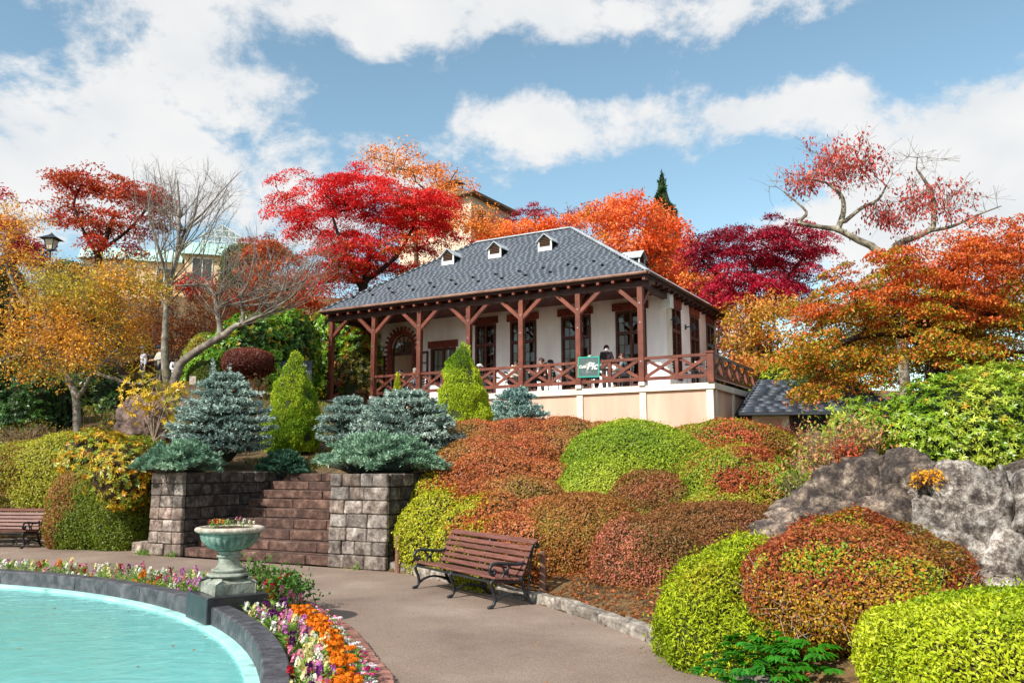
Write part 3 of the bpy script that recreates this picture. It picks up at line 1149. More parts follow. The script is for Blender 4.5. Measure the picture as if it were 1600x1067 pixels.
def build_walls():
    m = MB()
    ops = FRONT + [(13.3, 15.1, 4.2, 7.6)]
    wall_pieces(lambda a, b, c, d: sbox(m, a, b, WV, WV + .22, c, d), 2.36, 15.9, 4.2, 7.74, ops)
    # the piece with the round-headed doorway
    out = [(15.1, 4.2), (15.1, 7.6), (13.3, 7.6), (13.3, 4.2), (ARC_S - ARC_R, 4.2)]
    out += [(ARC_S + ARC_R * math.cos(PI - PI * k / 20), ARC_Z + ARC_R * math.sin(PI - PI * k / 20)) for k in range(21)]
    out += [(ARC_S + ARC_R, 4.2)]
    m.prism(out, lambda a, b, d: P3(a, d, b), WV, WV + .22)
    wall_pieces(lambda a, b, c, d: sbox(m, 2.36, 2.58, a, b, c, d), WV + .22, 8.7, 4.2, 7.74, SIDE)
    sbox(m, 15.68, 15.9, WV + .22, 8.7, 4.2, 7.74)
    sbox(m, 2.58, 15.68, 8.48, 8.7, 4.2, 7.74)
    cpart(m, 'wall', MT['wall'])
    m = MB()
    sbox(m, 2.58, 15.68, 2.75, 8.48, 4.15, 4.25)
    sbox(m, 2.58, 15.68, 8.38, 8.47, 4.25, 7.7)
    sbox(m, 2.585, 15.675, 2.73, 8.475, 7.66, 7.73)
    sbox(m, 12.9, 13.0, 2.73, 8.38, 4.25, 7.66)
    cpart(m, 'room', MT['room'])
    # end pier beside the door and corner strip
    m = MB()
    sbox(m, 15.6, 16.02, WV - .12, WV - .003, 4.2, 7.74)
    cpart(m, 'pilaster', MT['wall'])
    m = MB()
    sbox(m, 2.28, 2.357, WV + .0, WV + .36, 4.2, 7.2)
    cpart(m, 'corner_strip', MT['cream'])
    m = MB()
    sbox(m, 2.16, 2.52, WV - .16, WV + .24, 7.2, 7.72)
    cpart(m, 'corner_box', MT['white_paint'])
build_walls()

def window(fn, t0, t1, z0, z1, cols, zt, lower_rows, upper_rows, curtain=True, label=None):
    """fn(t, d, z) -> point; d grows inwards"""
    def bx(mb, a, b, d0, d1, c, d):
        ps = [fn(t, q, z) for z in (c, d) for q in (d0, d1) for t in (a, b)]
        mb.add(ps, [(0, 2, 3, 1), (4, 5, 7, 6), (0, 1, 5, 4), (2, 6, 7, 3), (0, 4, 6, 2), (1, 3, 7, 5)])
    f = .085
    m = MB()
    bx(m, t0 + .002, t0 + f, -.03, .12, z0 + .002, z1 - .002)
    bx(m, t1 - f, t1 - .002, -.03, .12, z0 + .002, z1 - .002)
    bx(m, t0 + f, t1 - f, -.03, .12, z1 - f, z1 - .002)
    bx(m, t0 + f, t1 - f, -.05, .12, z0 + .002, z0 + f)
    if zt:
        bx(m, t0 + f, t1 - f, -.02, .1, zt - .06, zt + .06)
    tm = (t0 + t1) / 2
    bands = [(z0 + f, (zt - .06) if zt else z1 - f, lower_rows)]
    if zt:
        bands.append((zt + .06, z1 - f, upper_rows))
    for a, b, _ in bands:
        bx(m, tm - .045, tm + .045, -.015, .09, a, b)
    w = cpart(m, 'window', MT['frame_dark'])
    mu = MB()
    for a, b, rows in bands:
        for (l, r) in ((t0 + f, tm - .045), (tm + .045, t1 - f)):
            for i in range(1, cols):
                t = l + (r - l) * i / cols
                bx(mu, t - .012, t + .012, .03, .06, a, b)
            for j in range(1, rows):
                z = a + (b - a) * j / rows
                for i in range(cols):
                    bx(mu, l + (r - l) * i / cols + .012 * (i > 0), l + (r - l) * (i + 1) / cols - .012 * (i < cols - 1), .03, .06, z - .012, z + .012)
            for i in range(cols):
                for j in range(rows):
                    ta, tb = l + (r - l) * i / cols + .013, l + (r - l) * (i + 1) / cols - .013
                    za, zb = a + (b - a) * j / rows + .013, a + (b - a) * (j + 1) / rows - .013
                    pb = MB()
                    k = R.uniform(-.004, .004)
                    pb.add([fn(ta, .045 + k, za), fn(tb, .045 - k, za), fn(tb, .045 - k, zb), fn(ta, .045 + k, zb)], [(0, 1, 2, 3)])
                    po_ = link('pane', pb.mesh('pane', MT['glass'], fix=False), w)
    cpart(mu, 'muntins', MT['frame_dark'], w)
    if curtain:
        for (l, r) in ((t0 + f, t0 + f + .17), (t1 - f - .17, t1 - f)):
            cb = MB()
            n = 14
            pts = [(l + (r - l) * i / n, .2 + .03 * math.sin(i * 2.2)) for i in range(n + 1)]
            vs = [fn(t, d, z0 + .1) for t, d in pts] + [fn(t, d, z1 - .1) for t, d in pts]
            cb.add(vs, [(i, i + 1, n + 2 + i, n + 1 + i) for i in range(n)])
            cpart(cb, 'curtain', MT['curtain'], w)

def build_windows():
    ff = lambda t, d, z: P3(t, WV + d, z)
    for k, (a, b, c, d) in enumerate(FRONT[:4]):
        window(ff, a, b, c, d, 2, 6.42, 5, 2)
    a, b, c, d = FRONT[4]
    window(ff, a, b, c, d, 2, None, 2, 2, False)
    m = MB()
    sbox(m, 11.5, 12.55, WV + .13, WV + .15, 5.3, 6.4)
    cpart(m, 'blind', MT['curtain'])
    fs = lambda t, d, z: P3(2.36 + d, t, z)
    for a, b, c, d in SIDE:
        window(fs, a, b, c, d, 2, 6.5, 5, 2)
    # soldier-course lintels
    for a, b, c, d in FRONT:
        m = MB()
        t = a - .1
        w_ = .068
        while t < b + .1 - .01:
            sbox(m, t + .006, t + w_ - .006, WV - .045 - R.uniform(0, .012), WV - .003, d + .01, d + .3)
            t += w_
        o = cpart(m, 'lintel', MT['brick_red'])
        o['kind'] = 'stuff'
        m = MB()
        sbox(m, a - .1, b + .1, WV - .03, WV - .004, d + .02, d + .29)
        cpart(m, 'mortar', MT['mortar'], o)
    for a, b, c, d in SIDE:
        m = MB()
        t = a - .03
        while t < b + .02:
            m.box(-2.357, -2.357 + .05 + R.uniform(0, .008), t + .003, t + .065, d + .004, d + .36)
            t += .068
        o = cpart(m, 'lintel', MT['brick_red'])
        o['kind'] = 'stuff'
build_windows()

def build_door():
    sur = link('door_surround', None, CAFE, (0, 0, -ZB))
    def brick(a0, a1, r0, r1):
        pts = []
        for k in range(3):
            a = a0 + (a1 - a0) * k / 2
            pts.append((ARC_S + r0 * math.cos(a), ARC_Z + r0 * math.sin(a)))
        for k in (2, 1, 0):
            a = a0 + (a1 - a0) * k / 2
            pts.append((ARC_S + r1 * math.cos(a), ARC_Z + r1 * math.sin(a)))
        m = MB()
        m.prism(pts, lambda a, b, d: P3(a, d, b), WV - .055, WV + .1)
        m.build('brick', MT['brick_red'], sur)
    n = 25
    for k in range(n):
        g = .008
        a0, a1 = PI * k / n, PI * (k + 1) / n
        brick(a0 + g, a1 - g, ARC_R - .02, .74 if k % 2 else .9)
    z = ARC_Z
    k = 0
    while z > 4.3:
        for sg in (-1, 1):
            L = .3 if k % 2 else .14
            m = MB()
            s0, s1 = ARC_S + sg * (ARC_R - .02), ARC_S + sg * (ARC_R + L)
            sbox(m, min(s0, s1), max(s0, s1), WV - .055, WV + .1, z - .1, z - .008)
            m.build('brick', MT['brick_red'], sur)
        z -= .1
        k += 1
    # timber door frame with fanlight, one leaf standing open
    m = MB()
    for sg in (-1, 1):
        s0, s1 = ARC_S + sg * (ARC_R - .1), ARC_S + sg * (ARC_R - .025)
        sbox(m, min(s0, s1), max(s0, s1), WV + .11, WV + .2, 4.25, ARC_Z)
    sbox(m, ARC_S - .5, ARC_S + .5, WV + .11, WV + .2, 6.3, 6.4)
    prev = None
    pts = [P3(ARC_S + .53 * math.cos(PI * k / 16), WV + .15, ARC_Z + .53 * math.sin(PI * k / 16)) for k in range(17)]
    m.tube(pts, .035, 6)
    for a in (PI / 3, 2 * PI / 3, PI / 2):
        m.bar(P3(ARC_S, WV + .15, 6.4), P3(ARC_S + .52 * math.cos(a), WV + .15, ARC_Z + .52 * math.sin(a)), .03, .03)
    d = cpart(m, 'door', MT['frame_dark'])
    m = MB()
    sbox(m, ARC_S - .5, ARC_S + .5, WV + .16, WV + .165, 6.4, ARC_Z + .25)
    cpart(m, 'fanlight', MT['glass'], d)
    # glazed leaf folded back against the wall
    m = MB()
    for a, b, c, e in ((12.72, 12.79, 4.3, 6.35), (13.36, 13.43, 4.3, 6.35), (12.79, 13.36, 4.3, 4.7), (12.79, 13.36, 6.27, 6.35), (13.05, 13.09, 4.7, 6.27)):
        sbox(m, a, b, WV - .14, WV - .08, c, e)
    for j in range(1, 4):
        z = 4.7 + j * .39
        sbox(m, 12.79, 13.05, WV - .13, WV - .09, z - .02, z + .02)
        sbox(m, 13.09, 13.36, WV - .13, WV - .09, z - .02, z + .02)
    cpart(m, 'door_leaf', MT['frame_dark'])
    m = MB()
    for a, b, c, e in ((14.98, 15.05, 4.3, 6.3), (15.42, 15.49, 4.3, 6.3), (15.05, 15.42, 4.3, 4.8), (15.05, 15.42, 6.2, 6.3), (15.05, 15.42, 5.5, 5.56)):
        sbox(m, a, b, WV - .14, WV - .08, c, e)
    cpart(m, 'door_leaf', MT['frame_dark'])
build_door()

# ---- timber frame of the veranda
def build_frame():
    m = MB()
    sbox(m, 2.0, 16.05, -.1, .1, 7.5, 7.7)
    cpart(m, 'beam', MT['wood_dark'])
    m = MB()
    sbox(m, 2.26, 2.46, .1, WV, 7.5, 7.69)
    sbox(m, 15.78, 15.98, .1, WV, 7.5, 7.69)
    cpart(m, 'beam', MT['wood_dark'])
    m = MB()
    nb = 17
    for k in range(nb):
        v0 = .1 + (WV - .1) * k / nb
        sbox(m, 2.46, 15.78, v0 + .004, v0 + (WV - .1) / nb - .004, 7.715, 7.745)
    cpart(m, 'ceiling_boards', MT['soffit'])
    m = MB()
    m.box(-16.15, -2.0, -.36, 8.86, 7.76, 7.8)
    cpart(m, 'soffit', MT['soffit'])
    for s in POSTS + [15.88]:
        m = MB()
        zb = 4.2 if s < 15 else 4.15
        m.bar(P3(s, 0, zb + .1), P3(s, 0, 7.5), .18, .18, (0, 1, 0))
        p = cpart(m, 'post', MT['wood'])
        for z in (5.0, 6.3, 6.95):
            b = MB()
            b.tube([P3(s, -.09, z), P3(s, -.105, z)], .022, 8)
            cpart(b, 'bolt', MT['metal'], p)
        for sg in (-1, 1):
            if (s < 3 and sg < 0) or (s > 15 and sg > 0):
                continue
            b = MB()
            b.bar(P3(s + sg * .02, -.0, 6.82), P3(s + sg * .92, 0, 7.62), .13, .13, (0, 1, 0))
            cpart(b, 'brace', MT['wood'], p)
        b = MB()
        b.bar(P3(s, 0.02, 6.85), P3(s, .8, 7.6), .12, .12, (1, 0, 0))
        cpart(b, 'brace', MT['wood'], p)
        f = MB()
        sbox(f, s - .105, s + .105, -.105, .105, zb + .003, zb + .12)
        cpart(f, 'post_foot', MT['white_paint'], p)
    # posts of the back row at the porch
    m = MB()
    m.bar(P3(15.82, 2.2, 4.2), P3(15.82, 2.2, 7.5), .18, .18, (0, 1, 0))
    cpart(m, 'post', MT['wood'])
    # rafter tails under the eaves
    rm = MB()
    rm.box(-.05, .05, -.36, .6, 7.66, 7.757)
    me = rm.mesh('rafter', MT['wood'])
    s = 2.1
    while s < 16.1:
        link('rafter', me, CAFE, (-s, 0, -ZB))
        s += .55
    rm = MB()
    rm.box(-.36, .0, -.05, .05, 7.66, 7.757)
    me = rm.mesh('rafter', MT['wood_dark'])
    v = .2
    while v < 8.8:
        link('rafter', me, CAFE, (-2.0 , v, -ZB))
        v += .55
build_frame()

def build_railing():
    def rail_run(A, B, n, name0):
        d = (B - A)
        L = d.length
        d.normalize()
        up = Vector((0, 0, 1))
        m = MB()
        m.bar(A + up * 5.09, B + up * 5.09, .12, .09)
        cpart(m, 'handrail', MT['wood'])
        m = MB()
        m.bar(A + up * 4.42, B + up * 4.42, .09, .11)
        cpart(m, 'bottom_rail', MT['wood'])
        for i in range(n):
            a, b = A + d * (L * i / n), A + d * (L * (i + 1) / n)
            if i > 0 and ((i % 2) or name0):
                q = MB()
                q.bar(a + up * 4.475, a + up * 5.045, .1, .1)
                cpart(q, 'baluster', MT['wood'])
            g = .055
            lat = d.cross(up)
            for sg in (0, 1):
                q = MB()
                z0, z1 = (4.48, 5.04) if sg else (5.04, 4.48)
                off = lat * (.022 if sg else -.022)
                q.bar(a + d * g + up * z0 + off, b - d * g + up * z1 + off, .042, .1, lat.cross(b - a + up * (z1 - z0)))
                cpart(q, 'cross_brace', MT['wood'])
    A = P3(.06, 0, 0)
    rail_run(A, P3(2.27, 0, 0), 2, False)
    for s0, s1 in zip(POSTS, POSTS[1:]):
        rail_run(P3(s0 + .09, 0, 0), P3(s1 - .09, 0, 0), 2, False)
    rail_run(P3(.06, .1, 0), P3(.06, 6.3, 0), 6, True)
    for v in (.0, 6.4):
        m = MB()
        m.box(-.06 - .1, -.06 + .1, v - .1, v + .1, 4.2, 5.13)
        o = cpart(m, 'newel_post', MT['wood'])
        m = MB()
        m.box(-.06 - .13, -.06 + .13, v - .13, v + .13, 5.132, 5.19)
        cpart(m, 'newel_cap', MT['wood'], o)
    # porch side rail going back
    m = MB()
    m.bar(P3(15.8, .1, 5.0), P3(15.8, 2.1, 5.0), .1, .08)
    m.bar(P3(15.8, .1, 4.4), P3(15.8, 2.1, 4.4), .08, .1)
    cpart(m, 'handrail', MT['wood'])
    for sg in (0, 1):
        m = MB()
        z0, z1 = (4.46, 4.95) if sg else (4.95, 4.46)
        m.bar(P3(15.8 + .02 * (sg * 2 - 1), .15, z0), P3(15.8 + .02 * (sg * 2 - 1), 2.05, z1), .04, .09)
        cpart(m, 'cross_brace', MT['wood'])
build_railing()

# ---- roof
E_S0, E_S1, E_V0, E_V1, E_Z, R_S0, R_S1, R_V, R_Z = 1.95, 16.2, -.4, 8.9, 7.9, 6.93, 11.54, 4.25, 11.25
def build_roof():
    m = MB()
    c = [P3(E_S0, E_V0, E_Z), P3(E_S1, E_V0, E_Z), P3(E_S1, E_V1, E_Z), P3(E_S0, E_V1, E_Z), P3(R_S0, R_V, R_Z), P3(R_S1, R_V, R_Z)]
    b = [Vector((p.x, p.y, 7.805)) for p in c[:4]]
    m.add(c + b, [(0, 1, 5, 4), (1, 2, 5), (2, 3, 4, 5), (3, 0, 4), (0, 6, 7, 1), (1, 7, 8, 2), (2, 8, 9, 3), (3, 9, 6, 0), (6, 9, 8, 7)])
    roof = cpart(m, 'roof', MT['roof_base'])
    # slates: courses of single thin slabs
    V, C = [], []
    def slope(a, b_, c_, d_, n_out):
        """eave a->b, ridge d_ (above a) -> c_ (above b)"""
        a, b_, c_, d_ = map(Vector, (a, b_, c_, d_))
        e = (b_ - a).normalized()
        nr = Vector(n_out).normalized()
        upv = nr.cross(e)
        if upv.z < 0: upv = -upv
        Ls = (d_ - a).dot(upv)
        ex = .2
        rows = int(Ls / ex)
        for r in range(rows + 1):
            y0 = r * ex - .02
            y1 = min(y0 + ex * 1.35, Ls)
            f = min(max(y0, 0) / Ls, 1)
            l, rr = a.lerp(d_, f), b_.lerp(c_, f)
            x0 = (l - a).dot(e)
            x1 = (rr - a).dot(e)
            x = x0 + R.uniform(-.2, 0)
            while x < x1:
                w = R.uniform(.2, .32)
                xa, xb = max(x, x0 - .02), min(x + w - .006, x1 + .02)
                if xb - xa > .03:
                    t0 = .022 + R.uniform(0, .008)
                    t1 = .012
                    j = R.uniform(-.008, .008)
                    for (xx, yy, h) in ((xa, y0 + j, .004), (xb, y0 + j, .004), (xb, y1, .001), (xa, y1, .001), (xa, y0 + j, t0), (xb, y0 + j, t0 + R.uniform(-.004, .004)), (xb, y1, t1), (xa, y1, t1)):
                        V.append(a + e * xx + upv * yy + nr * h)
                    t = R.choice((.95, .98, 1.0, 1.0, 1.0, 1.02, 1.05))
                    C.append((t * R.uniform(.97, 1.03), t, t * R.uniform(.98, 1.06)))
                x += w
    c = [Vector(p) for p in c]
    def outn(p, q, r):
        n = (q - p).cross(r - p)
        return n if n.z > 0 else -n
    slope(c[0], c[1], c[5], c[4], outn(c[0], c[1], c[5]))
    slope(c[3], c[0], c[4], c[4], outn(c[3], c[0], c[4]))
    slope(c[1], c[2], c[5], c[5], outn(c[1], c[2], c[5]))
    n = len(C)
    Fb = np.array([(4, 5, 6, 7), (0, 1, 5, 4), (1, 2, 6, 5), (3, 0, 4, 7)])
    F = (np.arange(n)[:, None, None] * 8 + Fb[None]).reshape(-1, 4)
    o = link('slates', np_mesh('slates', np.array(V), F, MT['slate'], np.repeat(np.array(C), 4, 0)), roof)
    o['kind'] = 'stuff'
    # hip and ridge flashing
    for a, b_ in ((c[0], c[4]), (c[1], c[5]), (c[4], c[5]), (c[2], c[5]), (c[3], c[4])):
        m = MB()
        u = Vector((0, 0, .05))
        m.bar(a + u, b_ + u, .16, .05)
        cpart(m, 'hip_flashing', MT['flash'], roof)
    # gutters
    for a, b_, mm in ((c[0], c[1], 'copper'), (c[3], c[0], 'slate_dark')):
        m = MB()
        d = (b_ - a).normalized()
        off = d.cross(Vector((0, 0, 1))) * .05
        if mm == 'copper' and off.y > 0 or mm != 'copper' and off.x < 0:
            off = -off
        m.tube([a + off + Vector((0, 0, -.02)), b_ + off + Vector((0, 0, -.02))], .055, 8)
        cpart(m, 'gutter', MT['copper'] if mm == 'copper' else MT['frame_dark'], roof)
    sl = (R_Z - E_Z) / (R_V - E_V0)
    # snow guards in two staggered rows
    g = MB()
    g.box(-.04, .04, -.02, .0, 0, .08)
    g.box(-.04, .04, 0, .12, 0, .02)
    gm = g.mesh('snow_guard', MT['rubber'])
    for row, v in enumerate((.35, .75)):
        s = E_S0 + .9 + row * .5
        while s < E_S1 - 1.0:
            link('snow_guard', gm, roof, (-s, v, E_Z + (v - E_V0) * sl + .04), (math.atan(sl), 0, 0))
            s += 1.02
    # louvred dormer vents
    def dormer(loc, rz):
        d = link('dormer', None, CAFE, loc, (0, 0, rz))
        w, h, gb = .27, .35, .23
        m = MB()
        m.prism([(-w, -.3), (w, -.3), (w, h), (0, h + gb), (-w, h)], lambda a, b, q: Vector((a, q, b)), .03, 1.5)
        m.build('dormer_body', MT['slate_dark'], d)
        m = MB()
        m.box(-w + .02, w - .02, 0, .028, -.15, .14)
        for x in (-w, w):
            m.box(x - .035, x + .035, -.015, .028, -.15, h)
        m.build('dormer_front', MT['white_paint'], d)
        for k in range(6):
            z = .16 + k * .066
            half = w - .04 if z < h else (w - .04) * (1 - (z - h) / gb)
            if half < .06: continue
            m = MB()
            m.bar((-half, .0, z), (half, .0, z), .07, .016, (0, -.5, .8))
            m.build('louvre', MT['brown_fascia'], d)
        for sg in (-1, 1):
            m = MB()
            m.prism([(sg * (w + .1), h - .07), (0, h + gb + .02), (0, h + gb + .06), (sg * (w + .1), h - .03)], lambda a, b, q: Vector((a, q, b)), -.1, 1.5)
            m.build('dormer_roof', MT['flash'], d)
    for s in (11.75, 9.46, 7.17):
        v = 2.35
        dormer((-s, v, E_Z + (v - E_V0) * sl - ZB + .08), 0)
    sr = (R_Z - E_Z) / (R_S0 - E_S0)
    dormer((-3.9, 4.25, E_Z + (3.9 - E_S0) * sr - ZB + .08), PI / 2)
build_roof()

def build_cafe_small():
    for v in (2.75, 4.6):
        m = MB()
        m.box(-2.357, -2.32, v - .05, v + .05, 6.72, 6.9)
        m.tube([P3(2.34, v, 6.8), P3(2.1, v, 6.84)], .022, 8)
        o = cpart(m, 'wall_lamp', MT['iron'])
        m = MB()
        m.tube([P3(2.1, v - .0, 6.92), P3(2.08, v, 6.84), P3(2.02, v, 6.66)], [.05, .09, .11], 12)
        cpart(m, 'lamp_shade', MT['iron'], o)
    m = MB()
    sbox(m, 15.15, 15.5, WV - .05, WV - .004, 6.52, 6.72)
    e = cpart(m, 'exit_sign', MT['exit_green'])
    m = MB()
    sbox(m, 15.2, 15.3, WV - .056, WV - .052, 6.56, 6.68)
    cpart(m, 'pictogram', MT['paper'], e)
    m = MB()
    m.tube([P3(15.24, WV - .145, 5.3), P3(15.24, WV - .16, 5.3)], .13, 20)
    cpart(m, 'round_notice', MT['notice'])
    m = MB()
    sbox(m, 15.1, 15.38, WV - .16, WV - .142, 5.85, 5.98)
    cpart(m, 'menu_notice', MT['paper'])
    m = MB()
    for z in (5.6, 5.95):
        sbox(m, 15.84, 15.98, 2.06, 2.075, z - .12, z + .12)
    cpart(m, 'menu_notice', MT['paper'])
    for s, v, z in ((5.75, 3.9, 6.6), (3.5, 3.8, 6.55), (14.0, 4.2, 6.3)):
        m = MB()
        m.tube([P3(s, v, z + .1), P3(s, v, 7.655)], .008, 6)
        o = cpart(m, 'pendant_lamp', MT['iron'])
        m = MB()
        m.lathe([(.01, -.1), (.07, -.07), (.09, 0), (.06, .08), (.01, .1)], 14, (-s, v, z))
        cpart(m, 'bulb', MT['bulb'], o, True)
build_cafe_small()

# ------------------------------------------------------------------ signs
def text(body, size, m, parent, loc, rot=(PI / 2, 0, 0), shear=0.0, ext=.004, name='lettering', bold=0.0):
    c = bpy.data.curves.new(name, 'FONT')
    c.body = body
    c.size = size
    c.shear = shear
    c.extrude = ext
    c.offset = bold
    c.align_x = 'CENTER'
    c.align_y = 'CENTER'
    c.materials.append(m)
    o = bpy.data.objects.new(name, c)
    COL.objects.link(o)
    me = bpy.data.meshes.new_from_object(o.evaluated_get(bpy.context.evaluated_depsgraph_get()))
    bpy.data.objects.remove(o)
    return link(name, me, parent, loc, rot)

def build_signs():
    p = bl(4.24, -.1, 4.92)
    s = thing('cafe_sign', 'square slate coloured cafe sign with green border hung on the veranda rail', 'sign', p, YAW)
    s.rotation_euler = (0, math.radians(1.5), YAW)
    m = MB()
    m.box(-.36, .36, 0, .03, -.31, .31)
    m.build('board', MT['slate_sign'], s)
    m = MB()
    for a in ((-.4, .4, .312, .352), (-.4, .4, -.352, -.312), (-.4, -.362, -.31, .31), (.362, .4, -.31, .31)):
        m.box(a[0], a[1], -.012, .03, a[2], a[3])
    m.build('border', MT['sign_green'], s)
    wh = MT['paper']
    text('Café', .135, wh, s, (-.235, -.006, .01), shear=.2, bold=.004)
    text('Pic', .34, wh, s, (.125, -.006, .02), shear=.3, bold=.01)
    m = MB()
    pts = [(.27 * math.cos(2 * PI * k / 36), -.004, .27 * math.sin(2 * PI * k / 36)) for k in range(37)]
    m.tube(pts, .004, 4)
    m.tube([(-.03, -.004, .3), (-.03, -.004, -.18)], .006, 4)
    m.bar((-.12, -.006, -.19), (.1, -.006, -.19), .012, .012)
    m.build('emblem', MT['metal'], s)
    m = MB()
    for x in (-.04, -.013, .014, .041):
        m.bar((x - .05, -.006, .02), (x - .05, -.006, .13), .012, .008)
    m.tube([(-.091, -.006, .02), (-.075, -.006, -.02), (-.05, -.006, -.04), (-.025, -.006, -.02), (-.009, -.006, .02)], .009, 5)
    m.bar((-.05, -.006, -.04), (-.05, -.006, -.18), .02, .01)
    m.build('fork_emblem', wh, s)
    # board by the path, mostly behind the clipped cone
    p = at(459, 612, 30.5)
    z0 = tz(p.x, p.y)
    s = thing('sign_board', 'dark standing sign board with white letters behind the tall green cone', 'sign', (p.x, p.y, z0), math.radians(-8))
    top = at(470, 564, 30.5).z - z0
    m = MB()
    m.box(-.62, .62, 0, .05, top - 1.15, top)
    m.build('board', MT['sign_dark'], s)
    for x in (-.64, .64):
        m = MB()
        m.box(x - .03, x + .03, -.01, .06, -.2, top + .03)
        m.build('post', MT['iron'], s)
    text('PIC', .42, MT['paper'], s, (.16, -.006, top - .3), bold=.016)
    m = MB()
    m.box(.3, .5, -.012, -.002, top - .85, top - .6)
    m.build('notice', MT['wood'], s)
    # small white notice board on the slope
    p = at(301, 594, 26)
    z0 = tz(p.x, p.y)
    s = thing('notice', 'small pale notice on two legs below the leaning bare trunk', 'sign', (p.x, p.y, z0), .1)
    h = p.z - z0
    m = MB()
    m.box(-.1, .1, 0, .015, h - .13, h + .13)
    m.build('board', MT['urn_rim'], s)
    for x in (-.08, .08):
        m = MB()
        m.box(x - .012, x + .012, .016, .04, -.1, h + .1)
        m.build('leg', MT['stake'], s)
build_signs()

# ------------------------------------------------------------------ hut beside the terrace
def build_hut():
    p = Vector((7.35, 27.0, 0))
    zg = 1.9
    h = thing('garden_hut', 'low cream hut with dark slate roof right of the terrace', 'hut', (p.x, p.y, zg), math.radians(-9))
    ez, rz_ = 3.32 - zg, 4.55 - zg
    L = 4.6
    m = MB()
    m.box(.5, L, .55, 3.2, -.4, ez - .02)
    m.build('wall', MT['peach'], h)
    m = MB()
    for x in (.5, 1.45):
        m.box(x - .03, x + .19, .5, .548, -.4, ez - .02)
    m.box(.69, 1.42, .5, .547, ez - .18, ez - .02)
    m.build('pilaster', MT['cream'], h)
    m = MB()
    m.box(1.75, 2.75, .52, .545, -.3, ez - .12)
    d = m.build('door', MT['rubber'], h)  # black sheet painting the shade inside the open doorway
    m = MB()
    m.box(1.66, 1.745, .5, .546, -.3, ez - .05)
    m.box(1.745, 2.755, .5, .546, ez - .12, ez - .05)
    m.box(2.755, 2.84, .5, .546, -.3, ez - .05)
    m.build('door_frame', MT['frame_dark'], d)
    m = MB()
    a = [(0, 0, ez), (L + .3, 0, ez), (L + .3, 3.8, ez), (0, 3.8, ez), (.95, 1.9, rz_), (L - .6, 1.9, rz_)]
    a += [(x, y, ez - .09) for x, y, z in a[:4]]
    m.add(a, [(0, 1, 5, 4), (1, 2, 5), (2, 3, 4, 5), (3, 0, 4), (0, 6, 7, 1), (1, 7, 8, 2), (2, 8, 9, 3), (3, 9, 6, 0), (6, 9, 8, 7)])
    roof = m.build('roof', MT['roof_base'], h)
    V, C = [], []
    rows = 12
    def quad(x0, x1, y0, y1, mapf):
        for xx, yy, hh in ((x0, y0, 0), (x1, y0, 0), (x1, y1, 0), (x0, y1, 0), (x0, y0, .016), (x1, y0, .016), (x1, y1, .006), (x0, y1, .006)):
            V.append(mapf(xx, yy, hh))
        t = R.uniform(.92, 1.08)
        C.append((t, t, t * 1.04))
    nf = Vector((0, -(rz_ - ez), 1.9)).normalized()
    nl = Vector((-(rz_ - ez), 0, .95)).normalized()
    for r in range(rows):
        f0, f1 = r / rows, min((r + 1.25) / rows, 1)
        x = .95 * f0
        xe = L + .3 - .9 * f0
        while x < xe:
            w = R.uniform(.35, .6)
            quad(x, min(x + w - .005, xe), f0, f1, lambda a, f, q: Vector((a, 1.9 * f, ez + (rz_ - ez) * f)) + nf * (q + .004))
            x += w
        y, ye = 1.9 * f0, 3.8 - 1.9 * f0
        while y < ye:
            w = R.uniform(.35, .6)
            quad(min(y + w - .005, ye), y, f0, f1, lambda a, f, q: Vector((.95 * f, a, ez + (rz_ - ez) * f)) + nl * (q + .004))
            y += w
    n = len(C)
    Fb = np.array([(4, 5, 6, 7), (0, 1, 5, 4), (1, 2, 6, 5), (3, 0, 4, 7)])
    F = (np.arange(n)[:, None, None] * 8 + Fb[None]).reshape(-1, 4)
    o = link('slates', np_mesh('slates', np.array([tuple(v) for v in V]), F, MT['slate_dark'], np.repeat(np.array(C), 4, 0)), roof)
    o['kind'] = 'stuff'
build_hut()

